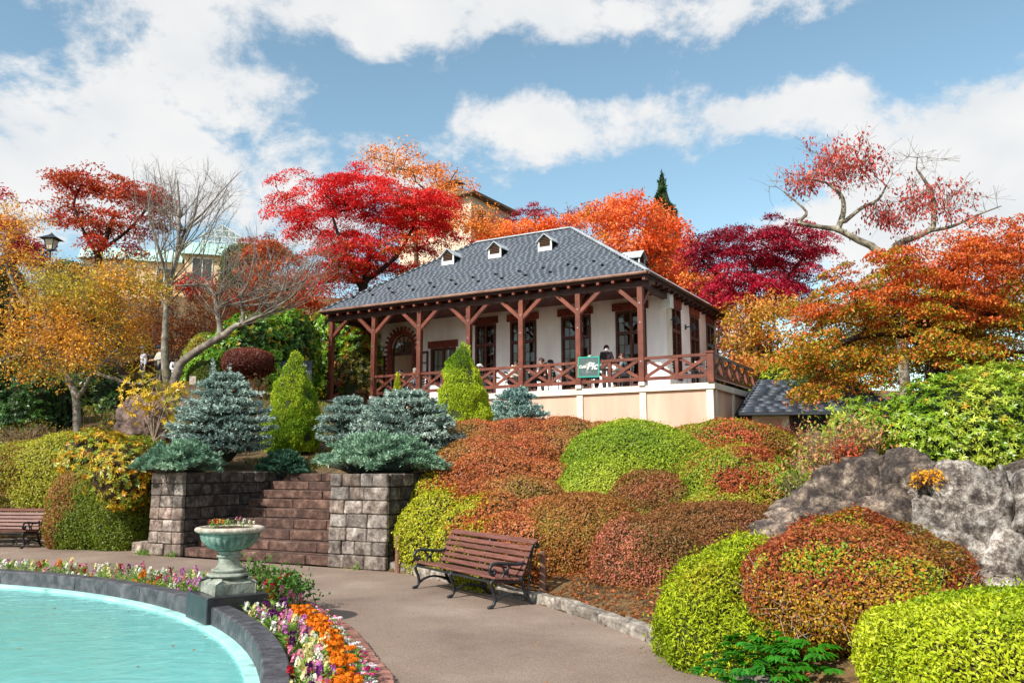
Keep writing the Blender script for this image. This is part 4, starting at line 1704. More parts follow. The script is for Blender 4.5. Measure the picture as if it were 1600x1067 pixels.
# ------------------------------------------------------------------ buildings up the hill
def build_far():
    # buff building with teal roof edge and a greenhouse on top
    Y = 60
    c = at(289, 400, Y)
    zt = at(289, 398, Y).z
    zg = tz(c.x, c.y) - 1
    b = thing('hillside_building', 'buff building with pale teal roof edge behind the bare trees', 'building', (c.x, c.y, zg), math.radians(14))
    H_ = zt - zg
    m = MB()
    m.box(0, 3.9, 0, 5, 0, H_)
    m.build('wall', MT['tan2'], b)
    m = MB()
    m.box(-7.2, -.004, 1.6, 6, 0, H_ - .35)
    m.build('wall', MT['tan2'], b)
    for x0, x1, y0, zz in ((-.35, 4.3, 0, H_), (-7.5, -.36, 1.6, H_ - .35)):
        m = MB()
        m.add([(x0, y0 - .45, zz + .003), (x1, y0 - .45, zz + .003), (x1, y0 + 5, zz + .003), (x0, y0 + 5, zz + .003), (x0, y0 + .5, zz + 1.1), (x1, y0 + .5, zz + 1.1), (x1, y0 + 5, zz + 1.1), (x0, y0 + 5, zz + 1.1)],
              [(0, 3, 2, 1), (4, 5, 6, 7), (0, 1, 5, 4), (1, 2, 6, 5), (2, 3, 7, 6), (3, 0, 4, 7)])
        r = m.build('roof', MT['teal_roof'], b)
        for k in range(int((x1 - x0) / .55)):
            q = MB()
            x = x0 + .3 + k * .55
            q.bar((x, y0 - .46, zz + .02), (x, y0 + .49, zz + 1.1), .03, .05)
            q.build('seam', MT['teal_roof'], r)
    for x0, x1, y in ((.5, 2.0, 0), (-2.2, -1.0, 1.6), (-4.6, -3.4, 1.6)):
        m = MB()
        z1 = H_ - .25 if y == 0 else H_ - .8
        for a in ((x0, x0 + .08, z1 - 1.6, z1), (x1 - .08, x1, z1 - 1.6, z1), (x0, x1, z1, z1 + .08), ((x0 + x1) / 2 - .03, (x0 + x1) / 2 + .03, z1 - 1.6, z1)):
            m.box(a[0], a[1], y - .05, y - .003, a[2], a[3])
        w = m.build('window', MT['white_paint'], b)
        m = MB()
        m.box(x0 + .08, x1 - .08, y - .03, y - .006, z1 - 1.6, z1 - .003)
        m.build('pane', MT['glass'], w)
    # greenhouse frame
    gx, gy, gz_ = 2.4, 1.2, H_ + 1.05
    m = MB()
    W2, D2, h1, h2 = 1.5, 3.2, .8, 1.75
    for y in (0, .8, 1.6, 2.4, D2):
        for x in (-W2, W2):
            m.bar((gx + x, gy + y, gz_), (gx + x, gy + y, gz_ + h1), .07, .07)
            m.bar((gx + x, gy + y, gz_ + h1), (gx, gy + y, gz_ + h2), .07, .07)
    for x in (-1.0, -.5, 0, .5, 1.0):
        m.bar((gx + x, gy, gz_), (gx + x, gy, gz_ + h1 + (h2 - h1) * (1 - abs(x) / W2)), .06, .06)
    for z, w in ((.4, W2), (h1, W2), (1.28, .75)):
        m.bar((gx - w, gy, gz_ + z), (gx + w, gy, gz_ + z), .06, .06)
    for x, z in ((-W2, .4), (W2, .4), (-W2, h1), (W2, h1), (0, h2), (-.75, 1.28), (.75, 1.28)):
        m.bar((gx + x, gy, gz_ + z), (gx + x, gy + D2, gz_ + z), .06, .06)
    g = m.build('greenhouse', MT['white_paint'], b)
    m = MB()
    m.add([(gx - W2, gy + .01, gz_), (gx + W2, gy + .01, gz_), (gx + W2, gy + .01, gz_ + h1), (gx, gy + .01, gz_ + h2), (gx - W2, gy + .01, gz_ + h1), (gx - W2, gy + D2, gz_ + h1), (gx, gy + D2, gz_ + h2), (gx + W2, gy + D2, gz_ + h1)], [(0, 1, 2, 3, 4), (4, 3, 6, 5), (3, 2, 7, 6)])
    m.build('pane', MT['glasshouse'], g)
    # tan house behind the red maple
    Y = 70
    c = at(736, 330, Y)
    ez = at(736, 306, Y).z
    zg = tz(c.x, c.y) - 1
    b = thing('hillside_house', 'tan two storey house with shallow roof and chimney above the cafe roof', 'house', (c.x, c.y, zg), math.radians(-32))
    H_ = ez - zg
    m = MB()
    m.box(-8, 0, 0, 6.4, 0, H_)
    m.build('wall', MT['tan'], b)
    m = MB()
    o = .75
    a = [(-8 - o, -o, H_), (o, -o, H_), (o, 6.4 + o, H_), (-8 - o, 6.4 + o, H_)]
    m.add(a + [(x, y, z + .22) for x, y, z in a] + [(-4.8, 3.2, H_ + .95), (-3.2, 3.2, H_ + .95)], [(0, 3, 2, 1), (0, 1, 5, 4), (1, 2, 6, 5), (2, 3, 7, 6), (3, 0, 4, 7), (4, 5, 9, 8), (5, 6, 9), (6, 7, 8, 9), (7, 4, 8)])
    r = m.build('roof', MT['brown_fascia'], b)
    m = MB()
    m.box(-3.2, -2.2, .9, 1.9, H_ + .25, H_ + 1.5)
    ch = m.build('chimney', MT['tan'], r)
    m = MB()
    for x in (-3.15, -2.25):
        for y in (.95, 1.85):
            m.box(x - .04, x + .04, y - .04, y + .04, H_ + 1.5, H_ + 2.0)
    m.add([(-3.4, .7, H_ + 2), (-2.0, .7, H_ + 2), (-2.0, 2.1, H_ + 2), (-3.4, 2.1, H_ + 2), (-2.7, 1.4, H_ + 2.5)], [(0, 3, 2, 1), (0, 1, 4), (1, 2, 4), (2, 3, 4), (3, 0, 4)])
    m.build('chimney_cap', MT['slate_dark'], r)
    m = MB()
    m.box(.003, .05, 1.15, 1.25, H_ - 2.5, H_ - .95)
    m.box(.003, .05, 2.15, 2.25, H_ - 2.5, H_ - .95)
    m.box(.003, .05, 1.25, 2.15, H_ - 1.03, H_ - .95)
    w = m.build('window', MT['brown_fascia'], b)
    m = MB()
    m.box(.003, .03, 1.25, 2.15, H_ - 2.5, H_ - 1.04)
    m.build('pane', MT['rubber'], w)
build_far()

# ------------------------------------------------------------------ vegetation builders
CAM = np.array([0, 0, EYE])

def rnd_dir(n):
    return nrm(rng.normal(size=(n, 3)))

def lobe(x0, yt, x1, yb, Y, ry, p=2.2, k=.35):
    """clipped mound seen between columns x0..x1 and rows yt..yb, centred Y metres away"""
    c = at((x0 + x1) / 2, yt, Y)
    rx = (x1 - x0) / 2 / FOC * Y * 1.02
    zt = c.z
    zb = at((x0 + x1) / 2, yb, Y - ry * .8).z
    zc = zb + k * (zt - zb)
    return (c.x, Y, zc, rx, ry, max(zt - zc, .1), p)

def sell(d, r, p):
    q = (np.abs(d) ** p).sum(-1, keepdims=True) ** (-1 / p)
    s = d * q
    P = s * r
    N = nrm(np.sign(s) * np.abs(s) ** (p - 1) / r)
    return P, N

def inside(P, L, shrink=1.0):
    q = np.abs((P - np.array(L[:3])) / (np.array(L[3:6]) * shrink)) ** L[6]
    return q.sum(-1) < 1

def surf(lobes, dens, amp=.06, freq=2.2, depth=.05, cull=True, zoff=.0):
    Ps, Ns = [], []
    for li, L in enumerate(lobes):
        c, r, p = np.array(L[:3]), np.array(L[3:6]), L[6]
        a, b, cc = r
        area = 4 * PI * (((a * b) ** 1.6 + (a * cc) ** 1.6 + (b * cc) ** 1.6) / 3) ** (1 / 1.6)
        n = int(area * dens * 1.0)
        d = rnd_dir(int(n * 2.2))
        w = np.sqrt(((d / r) ** 2).sum(-1))
        d = d[rng.random(len(d)) < w / w.max() * 1.0]
        if len(d) > n: d = d[:n]
        P, N = sell(d, r, p)
        P = P + c
        if cull:
            f = (nrm(CAM - P) * N).sum(-1)
            k = ((f > -.15) | (rng.random(len(P)) < .12)) & in_frame(P)
            P, N = P[k], N[k]
        for j, L2 in enumerate(lobes):
            if j != li:
                k = ~inside(P, L2, .97)
                P, N = P[k], N[k]
        k = P[:, 2] > height(P[:, 0], P[:, 1]) - .04 + zoff
        P, N = P[k], N[k]
        P = P + N * ((fbm(P * freq, 3) - .5) * 2 * amp + (fbm(P * 7 + 3, 2) - .5) * .075)[:, None]
        Ps.append(P)
        Ns.append(N)
    P, N = np.concatenate(Ps), np.concatenate(Ns)
    P = P - N * np.minimum(rng.exponential(depth, len(P)), depth * 4)[:, None]
    k = rng.random(len(P)) < .09
    P[k] += N[k] * np.minimum(rng.exponential(depth * .7, k.sum()), depth * 2)[:, None] + rng.normal(0, depth * .2, (k.sum(), 3))
    return P, N

def core_mesh(name, lobes, m, parent, amp=.06, freq=2.2, shrink=.93, nu=40, nv=22):
    Vs, Fs, o = [], [], 0
    for L in lobes:
        c, r, p = np.array(L[:3]), np.array(L[3:6]) * shrink - .03, L[6]
        r = np.maximum(r, .05)
        th = np.linspace(0, 2 * PI, nu, endpoint=False)
        ph = np.linspace(.001, PI - .001, nv)
        T, H_ = np.meshgrid(th, ph)
        d = np.stack([np.cos(T) * np.sin(H_), np.sin(T) * np.sin(H_), np.cos(H_)], -1).reshape(-1, 3)
        P, N = sell(d, r, p)
        P = P + c
        P = P + N * ((fbm(P * freq, 3) - .5) * 2 * amp)[:, None]
        i = np.arange((nv - 1) * nu)
        rr, cc = i // nu, i % nu
        c2 = (cc + 1) % nu
        Fs.append(np.stack([rr * nu + cc, (rr + 1) * nu + cc, (rr + 1) * nu + c2, rr * nu + c2], -1) + o)
        Vs.append(P)
        o += len(P)
    return link(name, np_mesh(name, np.concatenate(Vs), np.concatenate(Fs), m, smooth=True), parent)

def root_at(name, label, cat, lobes, group=None):
    L = lobes[0]
    return thing(name, label, cat, (L[0], L[1], L[2] - L[5] * .3), 0, group)

def unparent_fix(o, root):
    o.location = -root.location

def clipped(label, lobes, pal, L=.035, Wd=.018, dens=3500, amp=.05, freq=2.4, depth=.035, name='clipped_azalea', cat='bush', colf=1.1, jit=.3, core='core', m='leaf', loose=.7, bright=.28, shift=0, off=None, colfn=None, lsz=.3):
    t = root_at(name, label, cat, lobes)
    P, N = surf(lobes, dens, amp, freq, depth)
    n = len(P)
    N2 = nrm(N + rnd_dir(n) * loose)
    D = nrm(np.cross(N2, rnd_dir(n)) + N * .35)
    col = palette(P, pal, colf, jit, bright, shift, off if off is not None else R.uniform(0, 50))
    if colfn is not None:
        col = colfn(P, N, col)
    o = leaves('foliage', P, D, N2, L * rng.uniform(1 - lsz, 1 + lsz, n), Wd * rng.uniform(1 - lsz, 1 + lsz, n), col, MT[m], t)
    unparent_fix(o, t)
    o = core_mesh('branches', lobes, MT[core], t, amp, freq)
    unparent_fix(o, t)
    return t

def rosettes(label, lobes, pal, L=.12, Wd=.036, dens=60, nl=8, name='rhododendron', cat='shrub', amp=.12, freq=1.6, core='core_green', jit=.25, colf=1.2, droop=.25, spread=.55, m='leaf_gloss', bright=.25, shift=0, depth=.12, second=None):
    t = root_at(name, label, cat, lobes)
    P, N = surf(lobes, dens, amp, freq, depth)
    n = len(P)
    N = nrm(N + rnd_dir(n) * spread + np.array([0, 0, .35]))
    x = nrm(np.cross(N, rnd_dir(n)))
    y = np.cross(N, x)
    a = (np.arange(nl) / nl * 2 * PI)[None] + rng.uniform(-.3, .3, (n, nl))
    out = x[:, None] * np.cos(a)[..., None] + y[:, None] * np.sin(a)[..., None]
    lift = rng.uniform(.1, .9, (n, nl, 1))
    D = nrm(out + N[:, None] * lift - np.array([0, 0, droop]))
    LL = L * rng.uniform(.65, 1.2, (n, nl))
    C = P[:, None] + D * (LL * .5)[..., None]
    Nn = nrm(np.cross(np.cross(D, N[:, None]), D) + rng.normal(size=D.shape) * .15)
    col = palette(P, pal, colf, jit, bright, shift, R.uniform(0, 40))
    if second is not None:
        k = rng.random(n) < second[1]
        col[k] = np.array(second[0])[rng.integers(0, len(second[0]), k.sum())]
    col = np.repeat(col, nl, 0) * rng.uniform(.82, 1.18, (n * nl, 1))
    o = leaves('foliage', C.reshape(-1, 3), D.reshape(-1, 3), Nn.reshape(-1, 3), LL.ravel(), Wd * rng.uniform(.8, 1.2, n * nl), col, MT[m], t, fold=.2)
    unparent_fix(o, t)
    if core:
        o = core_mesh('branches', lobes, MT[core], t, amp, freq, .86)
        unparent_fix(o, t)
    return t

def twigs_mesh(A, B, ra, rb, k=3):
    d = nrm(B - A)
    h = np.where(np.abs(d[:, 2:3]) > .9, np.array([[1., 0, 0]]), np.array([[0, 0, 1.]]))
    x = nrm(np.cross(d, h))
    y = np.cross(d, x)
    n = len(A)
    V = np.empty((n, 2, k, 3))
    for j in range(k):
        a = 2 * PI * j / k
        o = x * math.cos(a) + y * math.sin(a)
        V[:, 0, j] = A + o * np.reshape(ra, (-1, 1))
        V[:, 1, j] = B + o * np.reshape(rb, (-1, 1))
    base = np.arange(n)[:, None] * 2 * k
    F = np.concatenate([np.stack([base[:, 0] + j, base[:, 0] + (j + 1) % k, base[:, 0] + k + (j + 1) % k, base[:, 0] + k + j], -1) for j in range(k)])
    return V.reshape(-1, 3), F

class Tree:
    def __init__(s, seed=1):
        s.P, s.par, s.r0 = [], [], []
        s.rg = random.Random(seed)
    def limb(s, pts, parent=-1):
        """pts: (Vector, radius); smoothed"""
        V = spline([p for p, r in pts], 4)
        rad = []
        for i in range(len(pts) - 1):
            for k in range(4):
                rad.append(pts[i][1] + (pts[i + 1][1] - pts[i][1]) * k / 4)
        rad.append(pts[-1][1])
        idx = []
        for i, (v, r) in enumerate(zip(V, rad)):
            if i == 0 and parent >= 0:
                idx.append(parent)
                continue
            s.P.append(np.array(v))
            s.par.append(idx[-1] if idx else parent)
            s.r0.append(r)
            idx.append(len(s.P) - 1)
        return idx
    def near(s, p):
        A = np.array(s.P)
        return int(np.argmin(((A - np.array(p)) ** 2).sum(-1)))
    def attach(s, T, seg=.5, jit=.08, updown=.35, minr=None):
        A = np.array(s.P)
        T = np.array(T)
        d = T - A
        cost = np.sqrt((d ** 2).sum(-1)) + updown * np.maximum(0, A[:, 2] - T[2] + .1)
        i = int(np.argmin(cost))
        L = np.linalg.norm(T - A[i])
        n = max(1, int(round(L / seg)))
        a = A[i]
        prev = i
        gp = s.par[i]
        dir0 = (a - np.array(s.P[gp])) if gp >= 0 else np.array([0, 0, 1.])
        dir0 = dir0 / (np.linalg.norm(dir0) + 1e-9)
        for k in range(1, n + 1):
            t = k / n
            q = a + (T - a) * t + dir0 * L * .22 * t * (1 - t) * 2
            if k < n:
                q = q + np.array([s.rg.gauss(0, jit) * L * .35 for _ in range(3)])
            s.P.append(q)
            s.par.append(prev)
            s.r0.append(0)
            prev = len(s.P) - 1
        return prev
    def grow(s, pts, **kw):
        A = np.array(s.P)
        pts = np.array(pts)
        d = np.array([((A - p) ** 2).sum(-1).min() for p in pts])
        for p in pts[np.argsort(d)]:
            s.attach(p, **kw)
    ntw = None
    def twig(s, n, length, up=.2, seg=.3, bias=None):
        """short side shoots at the outer ends"""
        cnt = s.ntw = len(s.P)
        ends = [i for i in range(cnt) if s.r0[i] < .02]
        for _ in range(n):
            i = s.rg.choice(ends)
            g = s.par[i]
            d = s.P[i] - s.P[g] if g >= 0 else np.array([0, 0, 1.])
            d = d / (np.linalg.norm(d) + 1e-9)
            q = np.array([s.rg.gauss(0, .5) for _ in range(3)]) + d + np.array([0, 0, up])
            q = q / np.linalg.norm(q)
            L = length * s.rg.uniform(.5, 1.3)
            prev = i
            p = s.P[i]
            for k in range(2):
                p = p + q * L * .5 + np.array([s.rg.gauss(0, .06) * L for _ in range(3)])
                s.P.append(p)
                s.par.append(prev)
                s.r0.append(0)
                prev = len(s.P) - 1
    def mesh(s, rt=.008, pw=.5, k=6, name='trunk', m='bark', parent=None, org=None):
        n = len(s.P)
        tips = np.zeros(n)
        haschild = np.zeros(n, bool)
        for i in range(n):
            if s.par[i] >= 0: haschild[s.par[i]] = True
        tips[~haschild] = 1
        if s.ntw:
            tips[s.ntw:] *= .12
        for i in range(n - 1, -1, -1):
            if s.par[i] >= 0: tips[s.par[i]] += tips[i]
        r = np.maximum(np.array(s.r0), rt * np.maximum(tips, .3) ** pw)
        r = np.where(np.array(s.r0) > 0, np.maximum(np.array(s.r0), np.minimum(r, np.array(s.r0) * 1.25)), r)
        for i in range(n):
            if s.par[i] >= 0: r[i] = min(r[i], r[s.par[i]])
        P = np.array(s.P)
        e = [i for i in range(n) if s.par[i] >= 0]
        pa = np.array([s.par[i] for i in e])
        e = np.array(e)
        d = nrm(P[e] - P[pa])
        A, B = P[pa], P[e]
        A = A - d * (r[e] * .3)[:, None]
        thick = r[e] > .03
        Vs, Fs, o = [], [], 0
        for msk, kk in ((thick, 8), (~thick, 4)):
            if msk.any():
                ra = np.where(s_same(pa, e, s.par, msk), r[pa[msk]] if False else np.minimum(r[pa[msk]], r[e[msk]] * 1.35), r[e[msk]])
                V, F = twigs_mesh(A[msk], B[msk], ra, r[e[msk]], kk)
                Vs.append(V)
                Fs.append(F + o)
                o += len(V)
        V, F = np.concatenate(Vs), np.concatenate(Fs)
        V = V + (fbm(V * 9, 2) - .5)[:, None] * .0
        return link(name, np_mesh(name, V - (np.array(org) if org is not None else 0), F, MT[m], smooth=True), parent)

def s_same(pa, e, par, msk):
    return np.ones(int(msk.sum()), bool)

def EL(px, py, Y, rx, rz, ry):
    c = at(px, py, Y)
    return (np.array(c), np.array([rx / FOC * Y, ry, rz / FOC * Y]))

def pad_points(ells, n, seed=0, shell=.5, low=-.75):
    rg = np.random.default_rng(seed)
    vol = np.array([np.prod(r) ** .8 for c, r in ells])
    ch = rg.choice(len(ells), n, p=vol / vol.sum())
    out = []
    for i in ch:
        c, r = ells[i]
        while True:
            d = rg.normal(size=3)
            d /= np.linalg.norm(d)
            if d[2] > low: break
        out.append(c + r * d * rg.random() ** shell)
    return np.array(out)

def pad_leaves(pads, cen, per, Rr, thick, pal, L, Wd, droop=.25, jit=.25, colf=.5, bright=.25, shift=0.0, flat=.75, hang=.2, zgrad=None, colfn=None):
    n = len(pads)
    Rp = Rr * rng.uniform(.6, 1.3, n)
    N = n * per
    rad = np.sqrt(rng.random((n, per))) * Rp[:, None] * rng.uniform(.75, 1.1, (n, per))
    an = rng.uniform(0, 2 * PI, (n, per))
    P = np.empty((n, per, 3))
    P[..., 0] = pads[:, 0:1] + rad * np.cos(an)
    P[..., 1] = pads[:, 1:2] + rad * np.sin(an)
    # pads tilt outwards from the crown's middle
    o = pads - cen
    o[:, 2] = 0
    ol = np.maximum(np.linalg.norm(o, axis=1, keepdims=True), 1e-6)
    o = o / ol
    rel = (P - pads[:, None])
    along = rel[..., 0] * o[:, None, 0] + rel[..., 1] * o[:, None, 1]
    P[..., 2] = pads[:, 2:3] - droop * along - .35 * rad ** 2 / Rp[:, None] + rng.normal(0, 1, (n, per)) * thick
    P = P.reshape(-1, 3)
    od = np.stack([np.cos(an), np.sin(an), np.zeros_like(an)], -1).reshape(-1, 3)
    D = nrm(od * .5 + rnd_dir(N) * .8 - np.array([0, 0, hang]))
    Nn = nrm(np.array([0, 0, flat]) + od * .25 + rnd_dir(N) * .6)
    col = palette(P, pal, colf, jit, bright, shift, R.uniform(0, 50))
    if colfn is not None: col = colfn(P, col)
    return P, D, Nn, L * rng.uniform(.7, 1.3, N), Wd * rng.uniform(.7, 1.3, N), col

def tree(name, label, limbs, ells, npads, per, Rr, thick, pal, L, Wd, seed=1, bark='bark', rt=.01, group=None, cat='tree', shell=.5, seg=.6, twigs=0, twl=.4, bare=None, m='leaf', leaf_frac=1.0, **kw):
    base = limbs[0][0][0]
    t = thing(name, label, cat, tuple(base), 0, group)
    T = Tree(seed)
    for pts in limbs:
        par = -1 if not T.P else T.near(pts[0][0])
        T.limb([(p, r) for p, r in pts], par)
    pads = pad_points(ells, npads, seed, shell)
    T.grow(pads, seg=seg)
    if bare is not None:
        T.grow(bare, seg=seg)
    if twigs:
        T.twig(twigs, twl)
    T.mesh(rt, parent=t, m=bark, org=base)
    if per:
        cen = np.mean([c for c, r in ells], 0)
        k = pads if leaf_frac >= 1 else pads[rng.random(len(pads)) < leaf_frac]
        P, D, Nn, LL, WW, col = pad_leaves(k, cen, per, Rr, thick, pal, L, Wd, **kw)
        q = in_frame(P)
        P, D, Nn, LL, WW, col = P[q], D[q], Nn[q], LL[q], WW[q], col[q]
        o = leaves('crown', P, D, Nn, LL, WW, col, MT[m], t)
        o.location = -Vector(base)
    return t

def px_limb(*pts):
    return [(at(x, y, Y), r) for x, y, Y, r in pts]

def ground_limb(px, py, Y, r, *rest):
    """a limb that starts on the ground below (px, Y)"""
    p = at(px, py, Y)
    z = tz(p.x, p.y)
    return [(Vector((p.x, p.y, z - .1)), r)] + [(at(x, y, YY), rr) for x, y, YY, rr in rest]

# ---- conifers
def shoots(P, D, L, Wd, k, pal, jit, colf, bright=.25, spread=.5, off=0):
    n = len(P)
    D = nrm(D)
    Dk = nrm(D[:, None] + rng.normal(size=(n, k, 3)) * spread)
    Pk = P[:, None] + Dk * (L * .5)
    Nn = rng.normal(size=(n, k, 3))
    col = np.repeat(palette(P, pal, colf, jit, bright, 0, off), k, 0) * rng.uniform(.85, 1.15, (n * k, 1))
    return Pk.reshape(-1, 3), Dk.reshape(-1, 3), Nn.reshape(-1, 3), L * rng.uniform(.7, 1.2, n * k), Wd * rng.uniform(.8, 1.2, n * k), col

def spruce(label, px0, pyt, px1, pyb, Y, pal, n=1500, layers=7, tip=.35, name='dwarf_spruce', L=.11, Wd=.03, k=6, squash=1.0, leader=0):
    """layered blue spruce: tiers of outward shoots"""
    c = at((px0 + px1) / 2, pyb, Y)
    H_ = at((px0 + px1) / 2, pyt, Y).z - c.z
    rmax = (px1 - px0) / 2 / FOC * Y
    t = thing(name, label, 'conifer', tuple(c))
    c = np.array(c)
    # branches: each a flat spray
    V1, F1 = [], []
    Ps, Ds = [], []
    A, B, RA = [], [], []
    nb = int(n / 16)
    for i in range(nb):
        hf = R.random() ** 1.25
        tier = (math.floor(hf * layers) + R.uniform(.05, .4)) / layers
        az = R.uniform(0, 2 * PI)
        prof = (1 - tier ** (1.5 + tip)) ** (.95 - .5 * tip)
        prof *= min(1, .8 + tier * 1.4)
        r = rmax * prof * R.uniform(.78, 1.08)
        z = H_ * (tier * .93 + .02)
        out = np.array([math.cos(az), math.sin(az), 0])
        end = c + out * r + np.array([0, 0, z + r * .12])
        A.append(c + np.array([0, 0, z * .85]))
        B.append(end)
        m_ = 16
        u = np.sqrt(rng.uniform(.12, 1, m_))
        lat = np.array([-out[1], out[0], 0])
        w = (rng.uniform(-1, 1, m_) * .3 * (1.15 - u) * r + rng.normal(0, .05, m_))
        pp = c + out * (r * u)[:, None] + lat * w[:, None] + np.array([0, 0, 1]) * (z + .12 * r * u + rng.normal(0, .025, m_))[:, None]
        Ps.append(pp)
        Ds.append(nrm(out * .9 + lat * (np.sign(w) * .45)[:, None] + np.array([0, 0, .35]) + rng.normal(size=(m_, 3)) * .25))
    for j in range(leader):
        q = c + np.array([R.uniform(-.3, .3) * rmax, 0, H_ * R.uniform(.86, .93)])
        s_ = np.linspace(0, 1, 8)[:, None]
        Ps.append(q + np.array([R.uniform(-.05, .05), 0, H_ * .16]) * s_)
        Ds.append(np.tile(np.array([0, 0, 1.]), (8, 1)) + rng.normal(size=(8, 3)) * .5)
    P, D = np.concatenate(Ps), np.concatenate(Ds)
    a = shoots(P, D, L, Wd, k, pal, .3, 1.6, spread=.55, off=R.uniform(0, 30))
    o = leaves('needles', *a[:3], a[3], a[4], a[5], MT['needle'], t)
    o.location = -Vector(c)
    A, B = np.array(A), np.array(B)
    V, F = twigs_mesh(np.r_[A, [c - [0, 0, .2]]], np.r_[B, [c + [0, 0, H_ * .9]]], np.r_[np.full(len(A), .014), .07], np.r_[np.full(len(A), .006), .01], 4)
    link('trunk', np_mesh('trunk', V - c, F, MT['bark_dark'], smooth=True), t)
    cl = (c[0], c[1], c[2] + H_ * .3, rmax * .42, rmax * .42, H_ * .42, 2)
    o = core_mesh('branches', [cl], MT['core_blue'], t, .08, 2, 1.0, 24, 14)
    o.location = -Vector(c)
    return t

def cone(label, px0, pyt, px1, pyb, Y, pal, dens=4200, L=.045, Wd=.014, name='clipped_conifer', belly=.75, amp=.07, freq=4.5):
    """dense clipped cone of fine foliage"""
    c = np.array(at((px0 + px1) / 2, pyb, Y))
    H_ = at((px0 + px1) / 2, pyt, Y).z - c[2]
    rm = (px1 - px0) / 2 / FOC * Y
    t = thing(name, label, 'conifer', tuple(c))
    prof = lambda h: rm * np.clip(np.minimum(1.0, (.82 + h * 1.2)) * (1 - np.clip(h, 0, 1) ** 1.55) ** belly, 0, None)
    n = int(dens * PI * rm * H_ * 1.3)
    h = 1 - np.sqrt(rng.random(n)) * .999
    az = rng.uniform(0, 2 * PI, n)
    out = np.stack([np.cos(az), np.sin(az), np.zeros(n)], -1)
    k = (nrm(np.array([0, 0, 0]) - c) @ out.T > -.35) | (rng.random(n) < .35)
    h, out = h[k], out[k]
    n = len(h)
    P = c + out * prof(h)[:, None] + np.array([0, 0, 1]) * (h * H_)[:, None]
    b = fbm(P * freq, 3) - .5
    P = P + out * (b * 2 * amp - np.minimum(rng.exponential(.03, n), .12))[:, None]
    D = nrm(out * .7 + np.array([0, 0, .75]) + rnd_dir(n) * .6)
    col = palette(P, pal, 1.5, .28, .25, 0, R.uniform(0, 40))
    o = leaves('foliage', P, D, nrm(rnd_dir(n) + out * .6), L * rng.uniform(.7, 1.4, n), Wd * rng.uniform(.8, 1.3, n), col, MT['needle'], t)
    o.location = -Vector(c)
    m = MB()
    hs = np.linspace(0, .97, 14)
    m.lathe([(max(float(prof(np.array(x))) - .07, .01), float(x * H_)) for x in hs], 20)
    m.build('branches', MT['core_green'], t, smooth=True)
    return t

def juniper(label, px0, pyt, px1, pyb, Y, ry, pal, nb=90, name='juniper', L=.085, Wd=.017):
    """spreading juniper: feathery sprays arching outwards"""
    c = np.array(at((px0 + px1) / 2, pyb, Y))
    H_ = at((px0 + px1) / 2, pyt, Y).z - c[2]
    rx = (px1 - px0) / 2 / FOC * Y
    t = thing(name, label, 'shrub', tuple(c))
    Ps, Ds, A, B = [], [], [], []
    for i in range(nb):
        az = R.uniform(0, 2 * PI)
        f = R.random() ** .6
        out = np.array([math.cos(az) * rx, math.sin(az) * ry, 0]) * f
        top = H_ * R.uniform(.75, 1.05) * (1 - .72 * f ** 2.5)
        start = c + out * .15 + np.array([0, 0, .03])
        end = c + out + np.array([0, 0, top])
        A.append(start)
        B.append(end)
        dr = nrm((end - start)[None])[0]
        lat = nrm(np.cross(dr, [0, 0, 1])[None])[0]
        for s_ in range(9):
            u = .35 + .65 * (s_ + 1) / 9
            q = start + (end - start) * u + np.array([0, 0, 1]) * .12 * H_ * math.sin(u * PI)
            for sg in (-1, 1):
                ln = .2 * (1.25 - u) * R.uniform(.6, 1.2)
                d2 = nrm((dr * .8 + lat * sg * .7 + np.array([0, 0, R.uniform(-.1, .35)]))[None])[0]
                uu = np.linspace(.1, 1, 6)[:, None]
                Ps.append(q + d2 * ln * uu)
                Ds.append(np.tile(d2, (6, 1)))
    P, D = np.concatenate(Ps), np.concatenate(Ds)
    P = P + rng.normal(0, .012, P.shape)
    a = shoots(P, D, L, Wd, 2, pal, .3, 1.8, spread=.38, off=R.uniform(0, 30))
    o = leaves('needles', *a[:3], a[3], a[4], a[5], MT['needle'], t)
    o.location = -Vector(c)
    V, F = twigs_mesh(np.array(A), np.array(B), np.full(nb, .012), np.full(nb, .004), 4)
    link('branches', np_mesh('branches', V - c, F, MT['bark'], smooth=True), t)
    cl = (c[0], c[1], c[2] + H_ * .32, rx * .6, ry * .6, H_ * .3, 2)
    o = core_mesh('trunk', [cl], MT['core_blue'], t, .05, 2, 1.0, 24, 12)
    o.location = -Vector(c)
    return t

